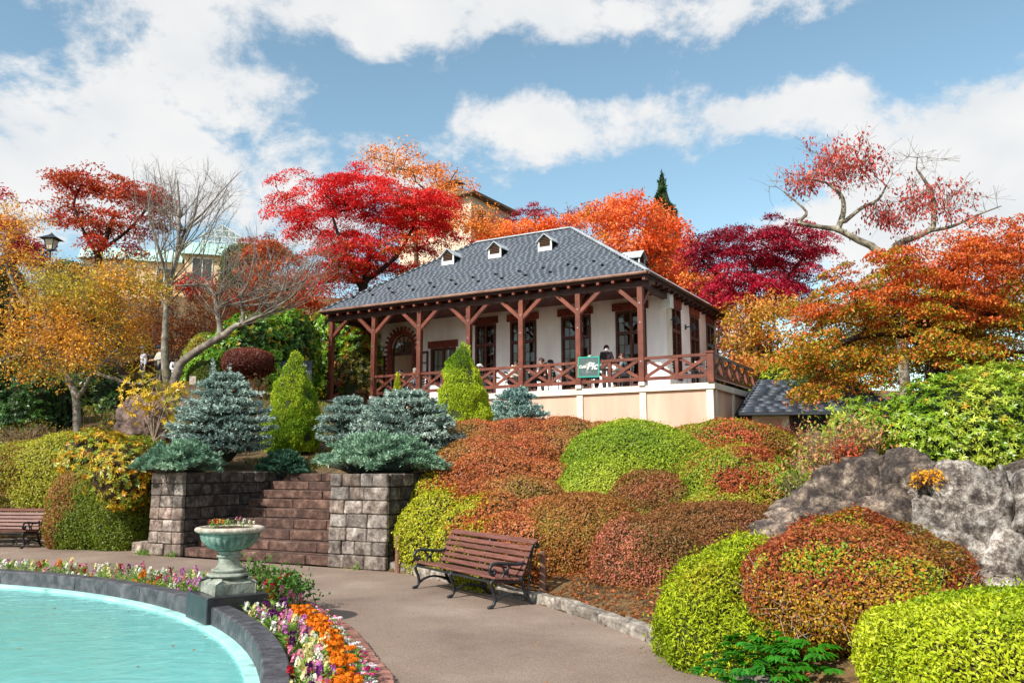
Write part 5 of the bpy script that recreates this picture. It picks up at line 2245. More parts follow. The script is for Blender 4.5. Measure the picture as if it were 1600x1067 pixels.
def boulder(label, c, r, seed, m, planes=14, sub=200, amp=.07, top=None, name='boulder'):
    rg = np.random.default_rng(seed)
    Nn = nrm(rg.normal(size=(planes, 3)))
    h = rg.uniform(.72, 1.0, planes)
    if top is not None:
        Nn = np.r_[Nn, nrm(np.array([q[0] for q in top], float))]
        h = np.r_[h, [q[1] for q in top]]
    nu, nv = sub, sub // 2
    th = np.linspace(0, 2 * PI, nu, endpoint=False)
    ph = np.linspace(.004, PI - .004, nv)
    T, H_ = np.meshgrid(th, ph)
    d = np.stack([np.cos(T) * np.sin(H_), np.sin(T) * np.sin(H_), np.cos(H_)], -1).reshape(-1, 3)
    dd = d @ Nn.T
    rr = h[None] / np.maximum(dd, 1e-3)
    k = 14.
    rad = -np.log(np.exp(-k * np.minimum(rr, 3)).sum(-1)) / k
    rad = np.clip(rad, .3, 1.3)
    P = d * rad[:, None]
    P = P * np.array(r)
    W_ = P + np.array(c)
    P = P + d * ((fbm(W_ * 1.7, 4) - .5) * amp * 2.6)[:, None] + d * ((np.abs(fbm(W_ * 3.2 + 9, 4) - .5)) * -amp * 2.2)[:, None] + d * ((fbm(W_ * 11, 3) - .5) * amp * .55)[:, None]
    for fq, dp, off_ in ((1.5, .16, 3.1), (2.9, .09, 11.7)):
        q = fbm(W_ * np.array([1, 1, 1.6]) * fq + off_, 2)
        P = P - d * (np.clip(1 - np.abs(q - .5) * 14, 0, 1) ** 1.5 * dp * (amp / .13))[:, None]
    i = np.arange((nv - 1) * nu)
    a, b = i // nu, i % nu
    b2 = (b + 1) % nu
    F = np.stack([a * nu + b, (a + 1) * nu + b, (a + 1) * nu + b2, a * nu + b2], -1)
    return tag(link(name, np_mesh(name, P, F, MT[m], smooth=True), None, c), label, 'rock')

# ------------------------------------------------------------------ trees
def fan(starts, ends, Y, n, r0, lift, seed):
    rg = random.Random(seed)
    out = []
    for _ in range(n):
        sx, sy = rg.choice(starts)
        ex0, ex1, ey0, ey1 = ends
        ex, ey = rg.uniform(ex0, ex1), rg.uniform(ey0, ey1)
        dY = rg.uniform(-1.2, 1.2)
        mx, my = sx + (ex - sx) * rg.uniform(.45, .6), sy + (ey - sy) * rg.uniform(.3, .45) + lift
        out.append(px_limb((sx, sy, Y, r0), (mx + rg.uniform(-6, 6), my, Y + dY * .5, r0 * .62), ((mx + ex) / 2 + rg.uniform(-5, 5), (my + ey) / 2 + rg.uniform(-4, 4), Y + dY * .8, r0 * .4), (ex, ey, Y + dY, .006)))
    return out

def build_trees():
    CRIM = pals('7d0f24', 'a01230', 'bb1836', '8a1028', 'd03348')
    RED = pals('9c141a', 'c81c20', 'e03030', 'cc2024', 'e04a30', 'a83420')
    # big red maple behind the cafe roof
    def redfn(P, col):
        # inner and lower sprays are still orange and olive on this tree
        z = (P[:, 2] - 9.0) / 7.5 + (fbm(P * .9, 2) - .5) * 1.3
        k = (z < .33) & (rng.random(len(P)) < .6)
        o = LEAF_GAIN * np.array(pals('c8551c', 'b8791e', '8a7a22', 'a83a16', '7c2a14'))
        col[k] = o[rng.integers(0, 5, k.sum())]
        return col
    tree('red_maple', 'large crimson maple rising behind the left end of the cafe roof',
         [ground_limb(566, 540, 41, .3, (566, 470, 41, .24), (572, 430, 41, .18), (580, 380, 41, .1)), px_limb((567, 455, 41, .16), (540, 400, 40.5, .1), (520, 340, 40, .06)), px_limb((570, 440, 41, .15), (620, 400, 41, .1), (650, 345, 41.5, .06))],
         [EL(570, 325, 41, 112, 48, 4), EL(492, 300, 40.5, 70, 36, 3), EL(640, 325, 41, 80, 42, 3), EL(470, 345, 40, 45, 34, 2.4), EL(595, 400, 40.5, 115, 52, 4), EL(690, 355, 41, 44, 34, 2.4), EL(530, 430, 40, 50, 40, 3), EL(560, 275, 41, 60, 22, 2)],
         270, 250, .85, .07, RED, .115, .065, seed=3, bark='bark_dark', rt=.014, droop=.2, colf=.35, colfn=redfn, shell=.42)
    tree('orange_cherry', 'tall sparse orange cherry behind the crimson maple and the house',
         [ground_limb(655, 480, 48, .2, (650, 380, 48, .13), (640, 310, 48, .07)), px_limb((645, 340, 48, .09), (690, 300, 48, .05), (715, 265, 48, .03))],
         [EL(630, 262, 48, 72, 36, 2.5), EL(695, 292, 48, 50, 40, 2.5), EL(585, 245, 48, 30, 22, 2), EL(740, 345, 47.5, 50, 30, 2), EL(700, 350, 48, 40, 30, 2)],
         150, 42, .7, .2, pals('d97a24', 'e8963a', 'c8642a', 'e0a452'), .16, .08, seed=5, bark='bark', rt=.012, flat=.2, hang=.5)
    tree('orange_cherry', 'salmon orange cherry filling the gap right of the cafe roof ridge',
         [ground_limb(1010, 520, 43, .25, (1005, 440, 43, .2), (1000, 380, 43, .1)), px_limb((1004, 420, 43, .12), (1045, 380, 43, .08), (1060, 350, 43, .05))],
         [EL(1000, 342, 43, 78, 32, 3), EL(1040, 385, 43, 52, 38, 3), EL(945, 335, 43.5, 40, 22, 2.5), EL(1055, 425, 42.5, 34, 30, 2), EL(985, 385, 43, 60, 30, 3), EL(1095, 445, 41, 40, 24, 2)],
         130, 120, .8, .2, pals('d2561e', 'e07234', 'e88a52', 'c84a1a', 'd8902e'), .17, .09, seed=7, rt=.012, flat=.25, hang=.5, colf=.4)
    tree('orange_cherry', 'low orange treetops showing just above the middle of the roof ridge',
         [ground_limb(820, 480, 52, .2, (815, 400, 52, .1), (810, 365, 52, .06))],
         [EL(770, 362, 52, 50, 16, 2), EL(840, 358, 52, 60, 16, 2), EL(900, 350, 52, 40, 15, 2)],
         70, 110, .7, .15, pals('d8621e', 'e8803a', 'ee9a52'), .17, .09, seed=8, rt=.012, flat=.3)
    tree('red_maple', 'small thin dusky red maple peeping over the ridge right of the tan house',
         [ground_limb(835, 480, 56, .2, (838, 380, 56, .1), (836, 340, 56, .05))],
         [EL(835, 335, 56, 38, 16, 1.8), EL(895, 335, 56, 30, 15, 1.8), EL(780, 350, 56, 36, 14, 1.8)],
         60, 60, .6, .1, pals('8a2232', 'a83040', 'b84a4a'), .15, .08, seed=9, rt=.012, bark='bark_dark')
    # crimson maple right of the cafe
    tree('red_maple', 'dark crimson maple right of the cafe above the yellow cherry',
         [ground_limb(1185, 600, 36, .28, (1182, 530, 36, .22), (1176, 470, 36, .16), (1180, 420, 36, .08)), px_limb((1178, 490, 36, .14), (1130, 440, 36, .1), (1095, 405, 36, .05)), px_limb((1178, 480, 36, .14), (1225, 440, 36, .1), (1260, 395, 36, .05))],
         [EL(1180, 392, 36, 105, 40, 4), EL(1105, 395, 36, 45, 30, 2.5), EL(1240, 392, 36, 52, 40, 3), EL(1165, 465, 35.5, 85, 46, 3.5), EL(1235, 455, 35.5, 45, 40, 3), EL(1120, 450, 36, 45, 40, 3)],
         220, 250, .72, .06, CRIM, .1, .055, seed=11, bark='bark_dark', rt=.013, droop=.2, colf=.4, shell=.42, shift=-.05)
    tree('yellow_cherry', 'yellow and orange leaved cherry under the crimson maple beside the cafe wall',
         [ground_limb(1185, 620, 33, .2, (1180, 560, 33, .15), (1175, 510, 33, .08))],
         [EL(1165, 490, 33, 50, 30, 2), EL(1185, 530, 32.5, 62, 34, 2.2), EL(1210, 490, 33, 50, 30, 2), EL(1160, 570, 32.5, 36, 26, 1.6), EL(1215, 575, 32.5, 42, 28, 1.8)],
         110, 70, .55, .15, pals('b8641e', 'd88a38', 'b8861e', '8a7a1c', 'dca25a', 'c8742e'), .16, .065, seed=13, rt=.011, flat=.2, hang=.6, colf=.6)
    # pointed conifer
    c = at(1030, 400, 52)
    cone('dark pointed conifer tip above the orange cherry', 1000, 266, 1078, 470, 52, pals('1f3a22', '2c4c2a', '3d6032'), dens=170, L=.34, Wd=.1, name='pointed_conifer', belly=1.0, amp=.55, freq=.9)
    # orange-green maple at right
    def ofn(P, col):
        z = (P[:, 2] - 4.6) / 3.0 + (fbm(P * .8 + 5, 3) - .5) * 1.7
        k = z < .32
        g = LEAF_GAIN * np.array(pals('7c7a1c', '9a8a20', 'a8901f', '66701e', 'b87a1e'))
        kk = k & (rng.random(len(P)) < .75)
        col[kk] = g[rng.integers(0, 5, kk.sum())] * rng.uniform(.8, 1.2, (kk.sum(), 1))
        return col
    tree('orange_maple', 'wide layered orange and olive maple leaning over the hut at right',
         [ground_limb(1462, 640, 19, .26, (1460, 560, 19, .21), (1455, 520, 19, .17), (1440, 470, 19, .09)), px_limb((1458, 545, 19, .15), (1400, 520, 18.8, .1), (1330, 530, 18.3, .06), (1280, 560, 18, .03)), px_limb((1458, 530, 19, .15), (1520, 500, 19, .1), (1580, 470, 19, .05)),
          px_limb((1457, 525, 19, .13), (1390, 470, 19.3, .08), (1330, 450, 19.5, .04)), px_limb((1460, 560, 19, .13), (1540, 560, 18.4, .08), (1620, 545, 18, .04))],
         [EL(1440, 432, 19, 150, 42, 2.6), EL(1545, 405, 19.3, 110, 52, 2.6), EL(1335, 485, 18.8, 105, 50, 2.2), EL(1285, 555, 18, 72, 44, 1.7), EL(1560, 490, 18.8, 110, 60, 2.2), EL(1430, 545, 18.2, 110, 45, 1.8), EL(1262, 610, 17.3, 34, 24, .8), EL(1430, 490, 19, 130, 50, 2.2), EL(1590, 560, 18.2, 90, 40, 1.6), EL(1350, 590, 17.8, 70, 26, 1.2), EL(1250, 545, 17.8, 36, 36, 1.0), EL(1600, 385, 19.5, 70, 40, 2.0)],
         490, 175, .44, .03, pals('a84a20', 'c05c24', 'd0742e', 'b85420', 'c85030', 'b8722a'), .075, .04, seed=17, bark='bark_dark', rt=.0075, droop=.3, colf=.7, colfn=ofn, shell=.45, seg=.4)
    # red cherry, half bare, leaning in at the top right
    bare = pad_points([EL(1228, 285, 24, 38, 24, .8), EL(1440, 258, 24, 55, 26, 1.2), EL(1500, 320, 24, 60, 20, 1), EL(1255, 330, 24, 30, 24, .6), EL(1400, 290, 24, 30, 20, .8)], 75, 21)
    tree('red_cherry', 'half bare cherry with hanging red leaves and lichened limbs against the sky',
         [ground_limb(1410, 560, 24, .17, (1400, 440, 24, .14), (1369, 391, 24, .12), (1342, 376, 24, .105), (1309, 359, 24, .09), (1290, 356, 24, .075), (1249, 348, 23.8, .055), (1260, 331, 23.8, .04), (1225, 300, 23.8, .025)),
          px_limb((1309, 359, 24, .1), (1318, 330, 24, .08), (1314, 305, 24, .06), (1290, 285, 24, .035)), px_limb((1316, 350, 24, .07), (1345, 326, 24.2, .055), (1372, 312, 24.2, .04), (1385, 290, 24.2, .025)),
          px_limb((1390, 410, 24, .12), (1400, 384, 24, .105), (1451, 361, 24, .08), (1459, 342, 24, .08), (1455, 301, 24, .06), (1432, 264, 24, .03)), px_limb((1451, 361, 24, .06), (1487, 354, 24, .05), (1530, 335, 24, .03), (1565, 322, 24, .012))],
         [EL(1305, 256, 24, 62, 22, 1.3), EL(1265, 285, 24, 40, 28, 1.0), EL(1352, 265, 24, 40, 24, 1.2), EL(1425, 310, 24, 68, 28, 1.3), EL(1480, 318, 24, 38, 22, 1.0), EL(1300, 235, 24, 30, 12, .8), EL(1390, 345, 24, 60, 22, 1), EL(1460, 375, 24, 60, 18, 1), EL(1310, 265, 24, 95, 45, 1.6), EL(1440, 325, 24, 100, 45, 1.6)],
         210, 15, .3, .16, pals('8e2a24', 'b03a30', 'c4544a', 'a84034', 'd07058'), .14, .055, seed=19, bark='bark_lichen', rt=.0065, bare=bare, twigs=700, twl=.5, flat=.0, hang=1.2, shell=.6, seg=.4)
    # left side --------------------------------------------------------
    tree('yellow_cherry', 'golden leaved cherry with crooked pale twigs on the left bank',
         [ground_limb(124, 668, 20, .105, (119, 625, 20, .09), (110, 600, 20, .078), (98, 570, 20, .062), (80, 520, 20, .04)), px_limb((121, 622, 20, .055), (134, 603, 19.8, .05), (146, 582, 19.6, .042), (185, 545, 19.4, .028)),
          px_limb((98, 572, 20, .045), (50, 555, 19.6, .03), (10, 560, 19.4, .022), (-20, 580, 19.2, .015)), px_limb((100, 575, 20, .06), (120, 520, 20.4, .045), (140, 460, 20.6, .03)), px_limb((40, 480, 20.3, .05), (15, 430, 20.4, .035), (5, 380, 20.4, .02)), px_limb((146, 582, 19.6, .045), (210, 600, 19.3, .03), (245, 590, 19.2, .02))],
         [EL(130, 470, 20, 125, 75, 2.0), EL(10, 400, 20.4, 62, 75, 2.0), EL(205, 445, 20, 58, 46, 1.6), EL(50, 520, 19.6, 95, 50, 1.7), EL(160, 530, 19.7, 60, 46, 1.6), EL(20, 340, 20.5, 50, 30, 1.4), EL(150, 445, 20.4, 85, 34, 1.8), EL(50, 575, 19.3, 75, 26, 1.2), EL(130, 560, 19.4, 50, 24, 1.2)],
         430, 50, .38, .13, pals('a8681c', 'd08a26', 'e4ac3e', 'd8982e', 'bc7a24', 'b0a034'), .074, .038, seed=23, bark='bark_pale', rt=.004, twigs=1500, twl=.4, flat=.3, hang=.4, shell=.55, seg=.4, colf=.7)
    tree('red_maple', 'spreading red and russet maple with flat tiers behind the golden cherry',
         [ground_limb(150, 470, 34, .2, (153, 412, 34, .14), (166, 373, 34, .1), (180, 330, 34, .06)), px_limb((155, 405, 34, .09), (130, 360, 34, .06), (115, 320, 34, .04)), px_limb((160, 390, 34, .09), (200, 360, 34, .06), (235, 320, 34, .04))],
         [EL(168, 292, 34, 88, 17, 2.5), EL(120, 283, 34, 40, 14, 2), EL(105, 325, 34, 42, 16, 2), EL(228, 308, 34, 42, 20, 2), EL(185, 352, 34, 60, 16, 2.5), EL(120, 350, 34, 34, 12, 2), EL(235, 345, 34, 30, 14, 1.6), EL(180, 390, 34, 50, 14, 2)],
         200, 74, .58, .06, pals('8a2818', 'b83424', 'c83a2c', 'a84a22', 'b8602a', '9a4420', 'c02c28'), .12, .065, seed=29, bark='bark_dark', rt=.011, droop=.15, colf=.45, shell=.5)
    tree('red_maple', 'small deep red maple low at the far left beyond the lantern',
         [ground_limb(25, 470, 32, .15, (22, 420, 32, .1), (20, 380, 32, .05))],
         [EL(30, 385, 32, 38, 30, 1.6), EL(-5, 350, 32, 30, 20, 1.5), EL(-12, 300, 32, 18, 14, 1.0), EL(48, 400, 32, 24, 20, 1.2)],
         60, 110, .55, .08, CRIM, .12, .065, seed=31, bark='bark_dark', rt=.011)
    # bare trees
    up = []
    rg = random.Random(4)
    for k in range(150):
        a = rg.uniform(-1, 1)
        h = rg.random() ** .6
        up.append(np.array(at(290 + a * 88 * (.35 + .65 * h), 415 - 155 * h * (1 - .25 * abs(a)), 30 + rg.uniform(-1.3, 1.3))))
    tree('bare_tree', 'leafless grey tree with upright forked branches among the orange shrubs',
         [ground_limb(262, 614, 30, .16, (257, 560, 30, .135), (259, 500, 30, .115), (264, 445, 30, .095), (277, 398, 30, .085), (280, 325, 30, .05), (277, 282, 30, .02)), px_limb((264, 445, 30, .08), (250, 395, 29.6, .055), (232, 335, 29.4, .03), (240, 290, 29.4, .012)),
          px_limb((272, 415, 30, .075), (288, 363, 30.3, .055), (319, 331, 30.5, .04), (345, 300, 30.6, .025), (374, 270, 30.6, .01)), px_limb((277, 398, 30, .05), (300, 350, 29.7, .035), (312, 290, 29.6, .015))] + fan([(258, 480), (264, 445), (277, 398), (283, 340), (288, 363), (250, 395)], (205, 380, 255, 330), 30, 44, .028, 0, 61),
         [EL(290, 330, 30, 80, 70, 1.6)], 2, 0, .5, .1, None, .1, .05, seed=37, bark='bark_pale', rt=.005, bare=up, twigs=1500, twl=.55, seg=.7)
    up = []
    for k in range(190):
        a = rg.uniform(-1, 1)
        h = rg.random() ** .7
        up.append(np.array(at(420 + a * 105 * (.5 + .5 * h), 470 - 115 * h * (1 - .3 * abs(a)), 29 + rg.uniform(-1.4, 1.4))))
    tree('bare_tree', 'bare tree with a thick leaning lichened trunk and fine reddish twigs',
         [ground_limb(270, 600, 29, .17, (278, 578, 29, .165), (285, 566, 29, .15), (307, 549, 29, .15), (331, 534, 29, .135), (348, 525, 29, .135), (367, 510, 29, .11), (379, 507, 29, .1), (397, 498, 29, .078), (422, 484, 29, .055), (440, 455, 29, .035), (452, 410, 29, .02)),
          px_limb((344, 526, 29, .12), (343, 505, 29, .1), (339, 490, 29, .085), (335, 462, 29, .07), (319, 446, 29, .055), (290, 446, 28.8, .035), (268, 447, 28.7, .02)), px_limb((335, 464, 29, .05), (356, 443, 29.2, .04), (385, 420, 29.3, .025)),
          px_limb((378, 506, 29, .08), (380, 490, 29, .07), (376, 465, 29, .055), (387, 443, 29, .04), (398, 400, 29, .02)), px_limb((422, 484, 29, .05), (460, 460, 28.8, .035), (492, 410, 28.7, .02)), px_limb((397, 499, 29, .05), (418, 450, 29.4, .03), (430, 400, 29.5, .015))] + fan([(367, 511), (379, 480), (397, 499), (422, 484), (440, 455), (339, 480), (376, 465), (410, 492)], (330, 535, 345, 440), 29, 75, .024, 8, 62) + fan([(300, 446), (335, 462), (345, 500)], (270, 400, 370, 430), 29, 22, .02, 4, 63),
         [EL(420, 420, 29, 90, 60, 1.6)], 2, 0, .5, .1, None, .1, .05, seed=41, bark='bark_pale', rt=.0035, bare=up, twigs=1300, twl=.55, seg=.6)
build_trees()

def more_trees():
    # more of the wooded slope
    tree('russet_maple', 'russet and orange maple mass between the bare trees and the crimson maple',
         [ground_limb(440, 560, 46, .2, (440, 480, 46, .14), (442, 440, 46, .07))],
         [EL(440, 445, 46, 70, 40, 3), EL(390, 470, 46, 50, 40, 2.5), EL(485, 480, 45, 45, 34, 2.5), EL(420, 395, 47, 40, 22, 2)],
         120, 130, .8, .12, pals('b8401c', 'c86428', '9a3a1c', 'a8702a', '8a2c18'), .15, .08, seed=51, rt=.012, bark='bark_dark')
    tree('red_maple', 'red maple top seen left of the crimson maple crown',
         [ground_limb(400, 520, 50, .2, (402, 420, 50, .12), (405, 385, 50, .06))],
         [EL(410, 380, 50, 24, 16, 2), EL(440, 400, 50, 30, 20, 2)], 34, 100, .7, .1, pals('b0341c', 'a8502a', '8a6a2a', 'b83a24', '6a6a28'), .15, .08, seed=53, rt=.012, bark='bark_dark')
    tree('green_maple', 'deep green and olive tree behind the orange maple at right',
         [ground_limb(1500, 640, 27, .24, (1498, 560, 27, .18), (1495, 500, 27, .1))],
         [EL(1440, 500, 27, 120, 60, 2.5), EL(1560, 480, 27, 100, 70, 2.5), EL(1380, 560, 26.5, 110, 50, 2.2), EL(1540, 570, 26.5, 110, 45, 2.2), EL(1300, 570, 27, 70, 45, 2)],
         260, 120, .7, .2, pals('4a5a18', '6a7420', '5a4a1c', '8a7a28', '3c4a16', '9a6a24'), .12, .06, seed=59, rt=.011, bark='bark_dark')
    tree('olive_tree', 'olive and gold tree filling the slope behind the golden cherry',
         [ground_limb(90, 600, 40, .2, (92, 520, 40, .14), (95, 470, 40, .07))],
         [EL(60, 480, 40, 90, 50, 2.5), EL(170, 500, 40, 80, 50, 2.5), EL(20, 540, 39, 70, 40, 2), EL(130, 540, 39, 80, 36, 2), EL(215, 520, 40, 50, 36, 2)],
         200, 120, .75, .2, pals('7a6a20', '9a8028', 'a8702a', '5e6420', 'b88a34'), .13, .06, seed=55, rt=.011, bark='bark_dark')
    tree('orange_cherry', 'orange red tree between the cafe corner eave and the crimson maple',
         [ground_limb(1090, 560, 44, .2, (1092, 480, 44, .12), (1095, 440, 44, .06))],
         [EL(1100, 450, 44, 45, 40, 2), EL(1130, 490, 43, 45, 36, 2), EL(1150, 540, 42, 50, 40, 2)], 80, 110, .7, .15, pals('a83c1c', 'c8602a', '8a2c1c', '8a6a1e'), .15, .08, seed=57, rt=.012)
more_trees()

def sparse_shrub(label, lobes, pal, nt_=500, nl=2500, L=.09, Wd=.045, bark='twig_red', name='deciduous_shrub', lift=.5, rt=.006, cat='shrub'):
    """loose twiggy shrub: many thin stems fanning from the ground, thin leaves"""
    t = root_at(name, label, cat, lobes)
    A, B = [], []
    Pl = []
    w = np.array([l[3] * l[5] for l in lobes])
    for _ in range(nt_):
        l = lobes[rng.choice(len(lobes), p=w / w.sum())]
        d = rnd_dir(1)[0]
        d[2] = abs(d[2]) * .9 + .1 if R.random() < .8 else d[2] * .4
        e = np.array(l[:3]) + d * np.array(l[3:6]) * rng.random() ** .35
        b = np.array([l[0] + (e[0] - l[0]) * .35 + rng.normal(0, .1), l[1] + (e[1] - l[1]) * .35, l[2] - l[5] * .45])
        mid = (b + e) / 2 + np.array([0, 0, lift * .15]) + rng.normal(0, .06, 3) * l[3] * .4
        A += [b, mid]
        B += [mid, e]
        s2 = e + rng.normal(0, .16, 3) * l[3] * .6 + np.array([0, 0, .08])
        A.append(mid)
        B.append(mid + (s2 - mid) * rng.uniform(.5, .9))
        Pl.append(e)
        Pl.append(mid + (e - mid) * rng.random())
    A, B = np.array(A), np.array(B)
    ra = np.tile([rt * 1.6, rt, rt * .6], nt_)
    V, F = twigs_mesh(A, B, ra, ra * .6, 3)
    o = link('branches', np_mesh('branches', V, F, MT[bark]), t)
    unparent_fix(o, t)
    if nl:
        Pl = np.array(Pl)
        P = Pl[rng.integers(0, len(Pl), nl)] + rng.normal(0, min(.1, lobes[0][3] * .22), (nl, 3))
        o = leaves('foliage', P, nrm(rnd_dir(nl) - [0, 0, .3]), rnd_dir(nl) + [0, 0, .4], L * rng.uniform(.6, 1.3, nl), Wd * rng.uniform(.6, 1.3, nl), palette(P, pal, 1.0, .35, .28, 0, R.uniform(0, 40)), MT['leaf'], t)
        unparent_fix(o, t)
    return t

# ------------------------------------------------------------------ shrubs and conifers
def build_shrubs():
    GREEN = pals('2c4a14', '446a18', '5c8220', '6f9428')
    DKGREEN = pals('1c3812', '2a4c16', '38601c', '4a7024')
    LIME = pals('7f9a14', 'a0b01c', 'b8bf2a', '8fa51e')
    def patch(green, thr, f, off):
        g = LEAF_GAIN * np.array(pals(*green))
        def fn(P, N, col):
            v = fbm(P * f + off, 3) + rng.normal(0, .07, len(P))
            k = v > thr
            col[k] = g[rng.integers(0, len(g), k.sum())] * rng.uniform(.8, 1.2, (k.sum(), 1))
            return col
        return fn
    # --- left bank
    rosettes('dark green rhododendron mass at the far left under the golden cherry', [lobe(-60, 560, 70, 700, 22, 1.6), lobe(20, 575, 118, 695, 21.5, 1.2)], DKGREEN, L=.1, Wd=.034, dens=140)
    clipped('tall lime and olive clipped azalea slope at the far left', [(-10.2, 19.4, .95, 2.6, 1.6, 1.35, 2.4), (-8.6, 19.0, 1.1, 1.5, 1.2, 1.2, 2.2), (-12.6, 19.6, .9, 1.6, 1.4, 1.3, 2.2)], pals('6a7a18', '8f9c22', 'b0b430', '96802a', 'a4a83a'), .05, .025, 2900, amp=.2, freq=.9, colf=1.0, jit=.4, colfn=patch(('8a5a2a', '96702a', '6a5a1c'), .58, .8, 31))
    clipped('russet and green rounded azalea between the left bench and the block wall', [(-8.35, 17.25, .62, 1.02, .95, 1.05, 2.4), (-7.65, 16.85, .5, .62, .7, .85, 2.3)], pals('6f7a1c', '587018', '6a7a1e', '7f8a24', '8a7a24'), .042, .022, 4200, amp=.1, freq=1.4, colf=1.2,
            colfn=lambda P, N, c: np.where((((P[:, 0:1] + 8.75) / .35 - N[:, 2:3] * .7 + (fbm(P * 2.2, 3)[:, None] - .5) * 3.4 + rng.normal(0, .3, (len(P), 1))) < 0) & (rng.random((len(P), 1)) < .75), LEAF_GAIN * np.array(lin('966232')) * rng.uniform(.7, 1.25, (len(P), 1)), c))
    clipped('low brown azalea behind the left bench', [(-10.6, 18.35, .5, 1.0, .5, .75, 2.3)], pals('5a4a14', '6a5a1a', '4a5214'), .045, .024, 3000, amp=.1)
    rosettes('yellowing rhododendron spilling over the top of the left wall', [lobe(148, 690, 245, 772, 16.0, .5), lobe(100, 672, 205, 745, 17.6, .7)], pals('4c6a1a', '6c8224', '8c9a2e', 'b09a28'), L=.08, Wd=.024, dens=270, second=(pals('d8a018', 'e0b428', 'c88a1c'), .38), core='core')
    rosettes('bright yellow rhododendron with bare pale stems beside the brown rock', [lobe(196, 575, 262, 632, 18.5, .35), lobe(255, 590, 300, 655, 18.3, .3)], pals('c8a01c', 'd8b024', 'b89a24', '8a8a22'), L=.1, Wd=.026, dens=75, core=None)
    # its stems
    t = [o for o in bpy.data.objects if o.get('label', '').startswith('bright yellow rhododendron')][0]
    A, B = [], []
    b0 = at(240, 690, 18.4)
    for px, py in ((205, 600), (222, 585), (240, 600), (262, 610), (280, 600), (292, 640), (232, 640), (250, 585)):
        e = at(px, py, 18.4)
        m_ = b0.lerp(e, .5) + Vector((R.uniform(-.12, .12), 0, .05))
        A += [b0, m_]
        B += [m_, e]
    V, F = twigs_mesh(np.array(A), np.array(B), np.full(len(A), .014), np.full(len(A), .009), 5)
    o = link('branches', np_mesh('branches', V, F, MT['twig']), t)
    unparent_fix(o, t)
    boulder('broad brown rock on the left bank below the bare trees', tuple(at(238, 672, 19.6)), (1.05, .8, .72), 5, 'rock_brown', amp=.06)
    sparse_shrub('mossy brown ferns and dry stems along the far left bank', [lobe(-30, 660, 130, 710, 20, .5)], pals('6a5a20', '8a6a2a', '5a6a22'), 260, 1500, L=.08, Wd=.03, bark='twig')
    spruce('broad silvery blue dwarf spruce left of the stairs', 262, 574, 432, 712, 17.5, pals('6f857f', '8ea39a', 'adbeb4', '80968f', 'c0cec4'), 5200, 9, .42, leader=3, L=.075, Wd=.024)
    cone('tall lime green clipped cone beside the large blue spruce', 408, 546, 502, 706, 20, pals('62821a', '8aa624', 'b0bc30', '9cae28'), 6500, L=.045, Wd=.016, amp=.17, freq=4)
    spruce('low blue spruce between the two green cones', 492, 612, 592, 694, 19.3, pals('667d76', '869c93', 'a4b6ac', '748b84'), 2600, 5, .5, L=.08, Wd=.024)
    spruce('broad blue grey spruce spilling over the right block pier', 540, 603, 722, 712, 16.8, pals('72897f', '94a89e', 'b4c4b8', '83998f', 'c6d2c8'), 5200, 7, .5, L=.075, Wd=.024)
    cone('lime green clipped cone in front of the veranda', 672, 532, 772, 694, 19, pals('6a8a18', '94b024', 'b8c634', 'a4b62a'), 6500, L=.045, Wd=.016, amp=.17, freq=4)
    spruce('pale blue spruce at the foot of the terrace wall', 757, 602, 857, 666, 22.5, pals('688886', '86a29c', 'a6beb4'), 2600, 6, .5, L=.09, Wd=.026)
    cone('thin young golden cypress below the veranda rail', 611, 580, 629, 640, 25, pals('8a9a1a', 'b0b428', 'c8c838'), 5200, L=.06, Wd=.02, belly=.6, amp=.03)
    JUN = pals('4c6e58', '6a8c74', '88a88c', '5a7c64', 'a2bea2')
    juniper('feathery grey green juniper draped over the left wall top', 212, 692, 352, 748, 15.7, .8, JUN, 130)
    juniper('small dark juniper at the head of the stairs', 400, 706, 482, 752, 17.6, .6, pals('365844', '4a6e58', '62866c'), 80)
    juniper('wide feathery juniper draped over the right block pier', 480, 682, 702, 748, 14.15, .75, JUN, 160)
    clipped('dark red brown domed shrub by the porch path', [(*at(388, 568, 27), .8, .9, .5, 2.3)], pals('5a2a20', '74392c', '864a3a', '643024'), .06, .03, 2200, name='clipped_shrub', core='core')
    sparse_shrub('reddish young shrub stems under the dark red dome', [lobe(385, 575, 425, 640, 26.6, .5)], pals('5a3a24', '6a5a2a'), 60, 300)
    rosettes('green rhododendron bank behind the leaning bare trunk', [lobe(330, 490, 480, 620, 32, 2.0), lobe(400, 485, 500, 600, 33, 2.0), lobe(285, 540, 370, 620, 30.5, 1.2)], pals('2f5414', '4a7818', '639422', '7fa62c'), L=.14, Wd=.05, dens=75, second=(pals('b8a022', 'c8b030'), .12))
    rosettes('leafy yellow green bush beside the porch post', [lobe(470, 478, 600, 600, 37.5, 1.8), lobe(540, 500, 610, 640, 36.5, 1.4)], pals('4a7a14', '6f9a1e', '96ae2c', '5a7c1c'), L=.2, Wd=.07, dens=34, second=(pals('c8a82a', 'b86a30'), .2))
    rosettes('olive and russet bush at the foot of the porch', [lobe(520, 545, 600, 640, 35.2, .9)], pals('5a5a1c', '7a6a24', '8a4a2a'), L=.16, Wd=.06, dens=36)
    clipped('mid green low hedge behind the visitors on the slope', [lobe(180, 560, 300, 640, 41, .8), lobe(295, 560, 362, 622, 29.8, .8)], pals('3c4c14', '55651c', '6c7a24'), .07, .035, 1700, name='hedge', cat='hedge')
    clipped('olive shrub on the bank right of the golden cherry trunk', [lobe(190, 585, 245, 680, 21.5, .6)], pals('3a3a14', '545018', '6a5a20'), .06, .03, 2200, name='clipped_shrub')
